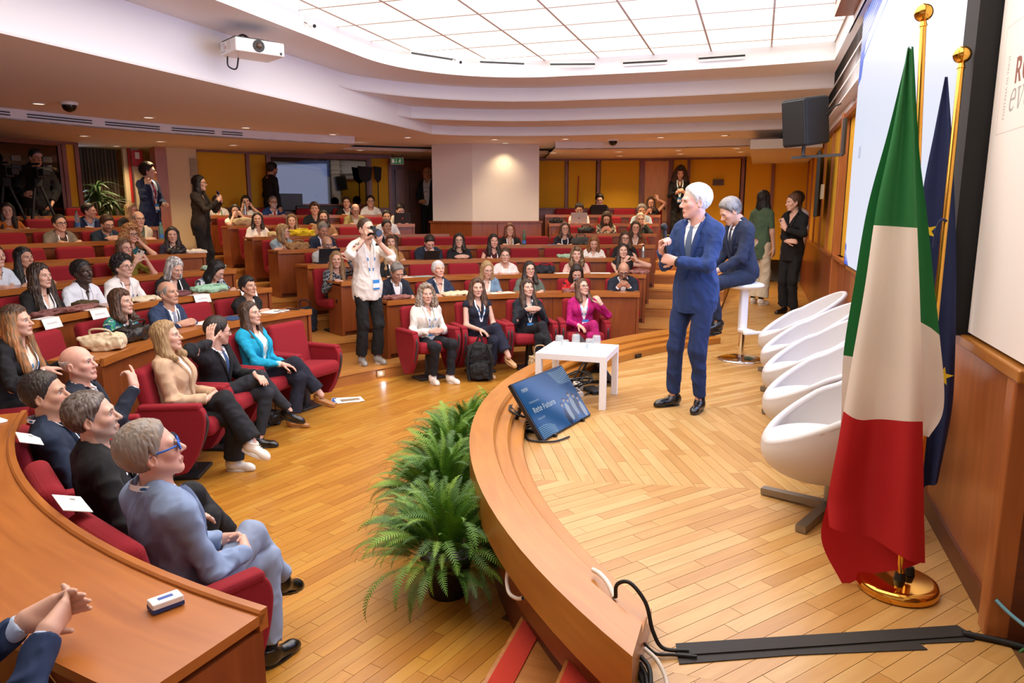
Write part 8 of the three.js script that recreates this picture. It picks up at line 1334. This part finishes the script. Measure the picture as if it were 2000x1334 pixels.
  // antenna stands
  for (const [a, y, l, s] of [[48.9, 2.78, 'antenna paddle on a stand in front of booth window', 1], [50.3, 2.78, 'antenna paddle on a tripod before the yellow strip', 0.55]]) { const t = thing('antenna_stand', l, 'antenna', pol(11.04, a, TIER(7)).toArray(), faceO(a)); obj('mast', rod([0, 0.25, 0], [0, y - TIER(7) - 0.2, 0], 0.012), M.black, t); const sh = new THREE.Shape([[-0.16, 0.16], [0.16, 0.14], [0.12, -0.12], [0, -0.2], [-0.12, -0.1]].map((p) => new THREE.Vector2(p[0] * s, p[1]))); const g = new THREE.ExtrudeGeometry(sh, { depth: 0.02, bevelEnabled: false }); g.translate(0, y - TIER(7), -0.01); obj('paddle', g, M.blackMatte, t); for (let i = 0; i < 3; i++) obj('leg', rod([0, 0.75, 0], [Math.cos(i * 2.1) * 0.3, 0.01, Math.sin(i * 2.1) * 0.14], 0.011), M.black, t); }
  const mx = thing('mixing_desk', 'dark mixing console under the booth window', 'console', pol(11.14, 43.6, TIER(7)).toArray(), faceO(43.6)); obj('table', box(1.6, 0.06, 0.24, 0, 0.74, 0), M.darkWood, mx); obj('console', box(1.1, 0.16, 0.22, 0.1, 0.85, 0, 0.02), M.black, mx); obj('monitor', box(0.5, 0.34, 0.03, -0.55, 1.0, 0.05, 0.008), M.darkPlastic, mx); for (const s of [1, -1]) obj('leg', box(0.06, 0.72, 0.22, 0.74 * s, 0.36, 0), M.darkWood, mx);
  // video camera on tripod, second one at the frame edge
  const vc = (label, R, a, yaw, s = 1) => { const t = thing('video_camera', label, 'camera', pol(R, a, TIER(7)).toArray(), faceO(a) + yaw); obj('body', box(0.13, 0.17, 0.34, 0, 1.40, 0, 0.02), M.black, t); obj('lens_hood', box(0.11, 0.1, 0.14, 0, 1.40, 0.24, 0.015), M.black, t); obj('handle', box(0.03, 0.03, 0.24, 0, 1.53, 0.02, 0.01), M.black, t); obj('viewfinder', box(0.14, 0.1, 0.04, 0.16, 1.47, 0.05, 0.01), M.darkPlastic, t); obj('lamp', box(0.14, 0.09, 0.05, 0.14, 1.60, 0.1, 0.012), std({ color: 0x55524a, roughness: 0.3 }), t); obj('head', box(0.12, 0.14, 0.14, 0, 1.25, 0, 0.02), M.blackMatte, t); obj('pan_bar', rod([0.02, 1.25, -0.05], [-0.22, 1.05, -0.4], 0.012), M.black, t); for (let i = 0; i < 3; i++) { const b = i * 2.094 + 0.5; obj('leg', rod([Math.cos(b) * 0.05, 1.2, Math.sin(b) * 0.05], [Math.cos(b) * 0.42, 0.01, Math.sin(b) * 0.42], 0.02, 0.026), M.black, t); } };
  vc('black video camera on a tripod at the left booth', 10.25, 15.9, 0.1); vc('second video camera on tripod, cut by frame edge', 10.3, 13.6, 0.1);
}
renderer.render(scene, camera);
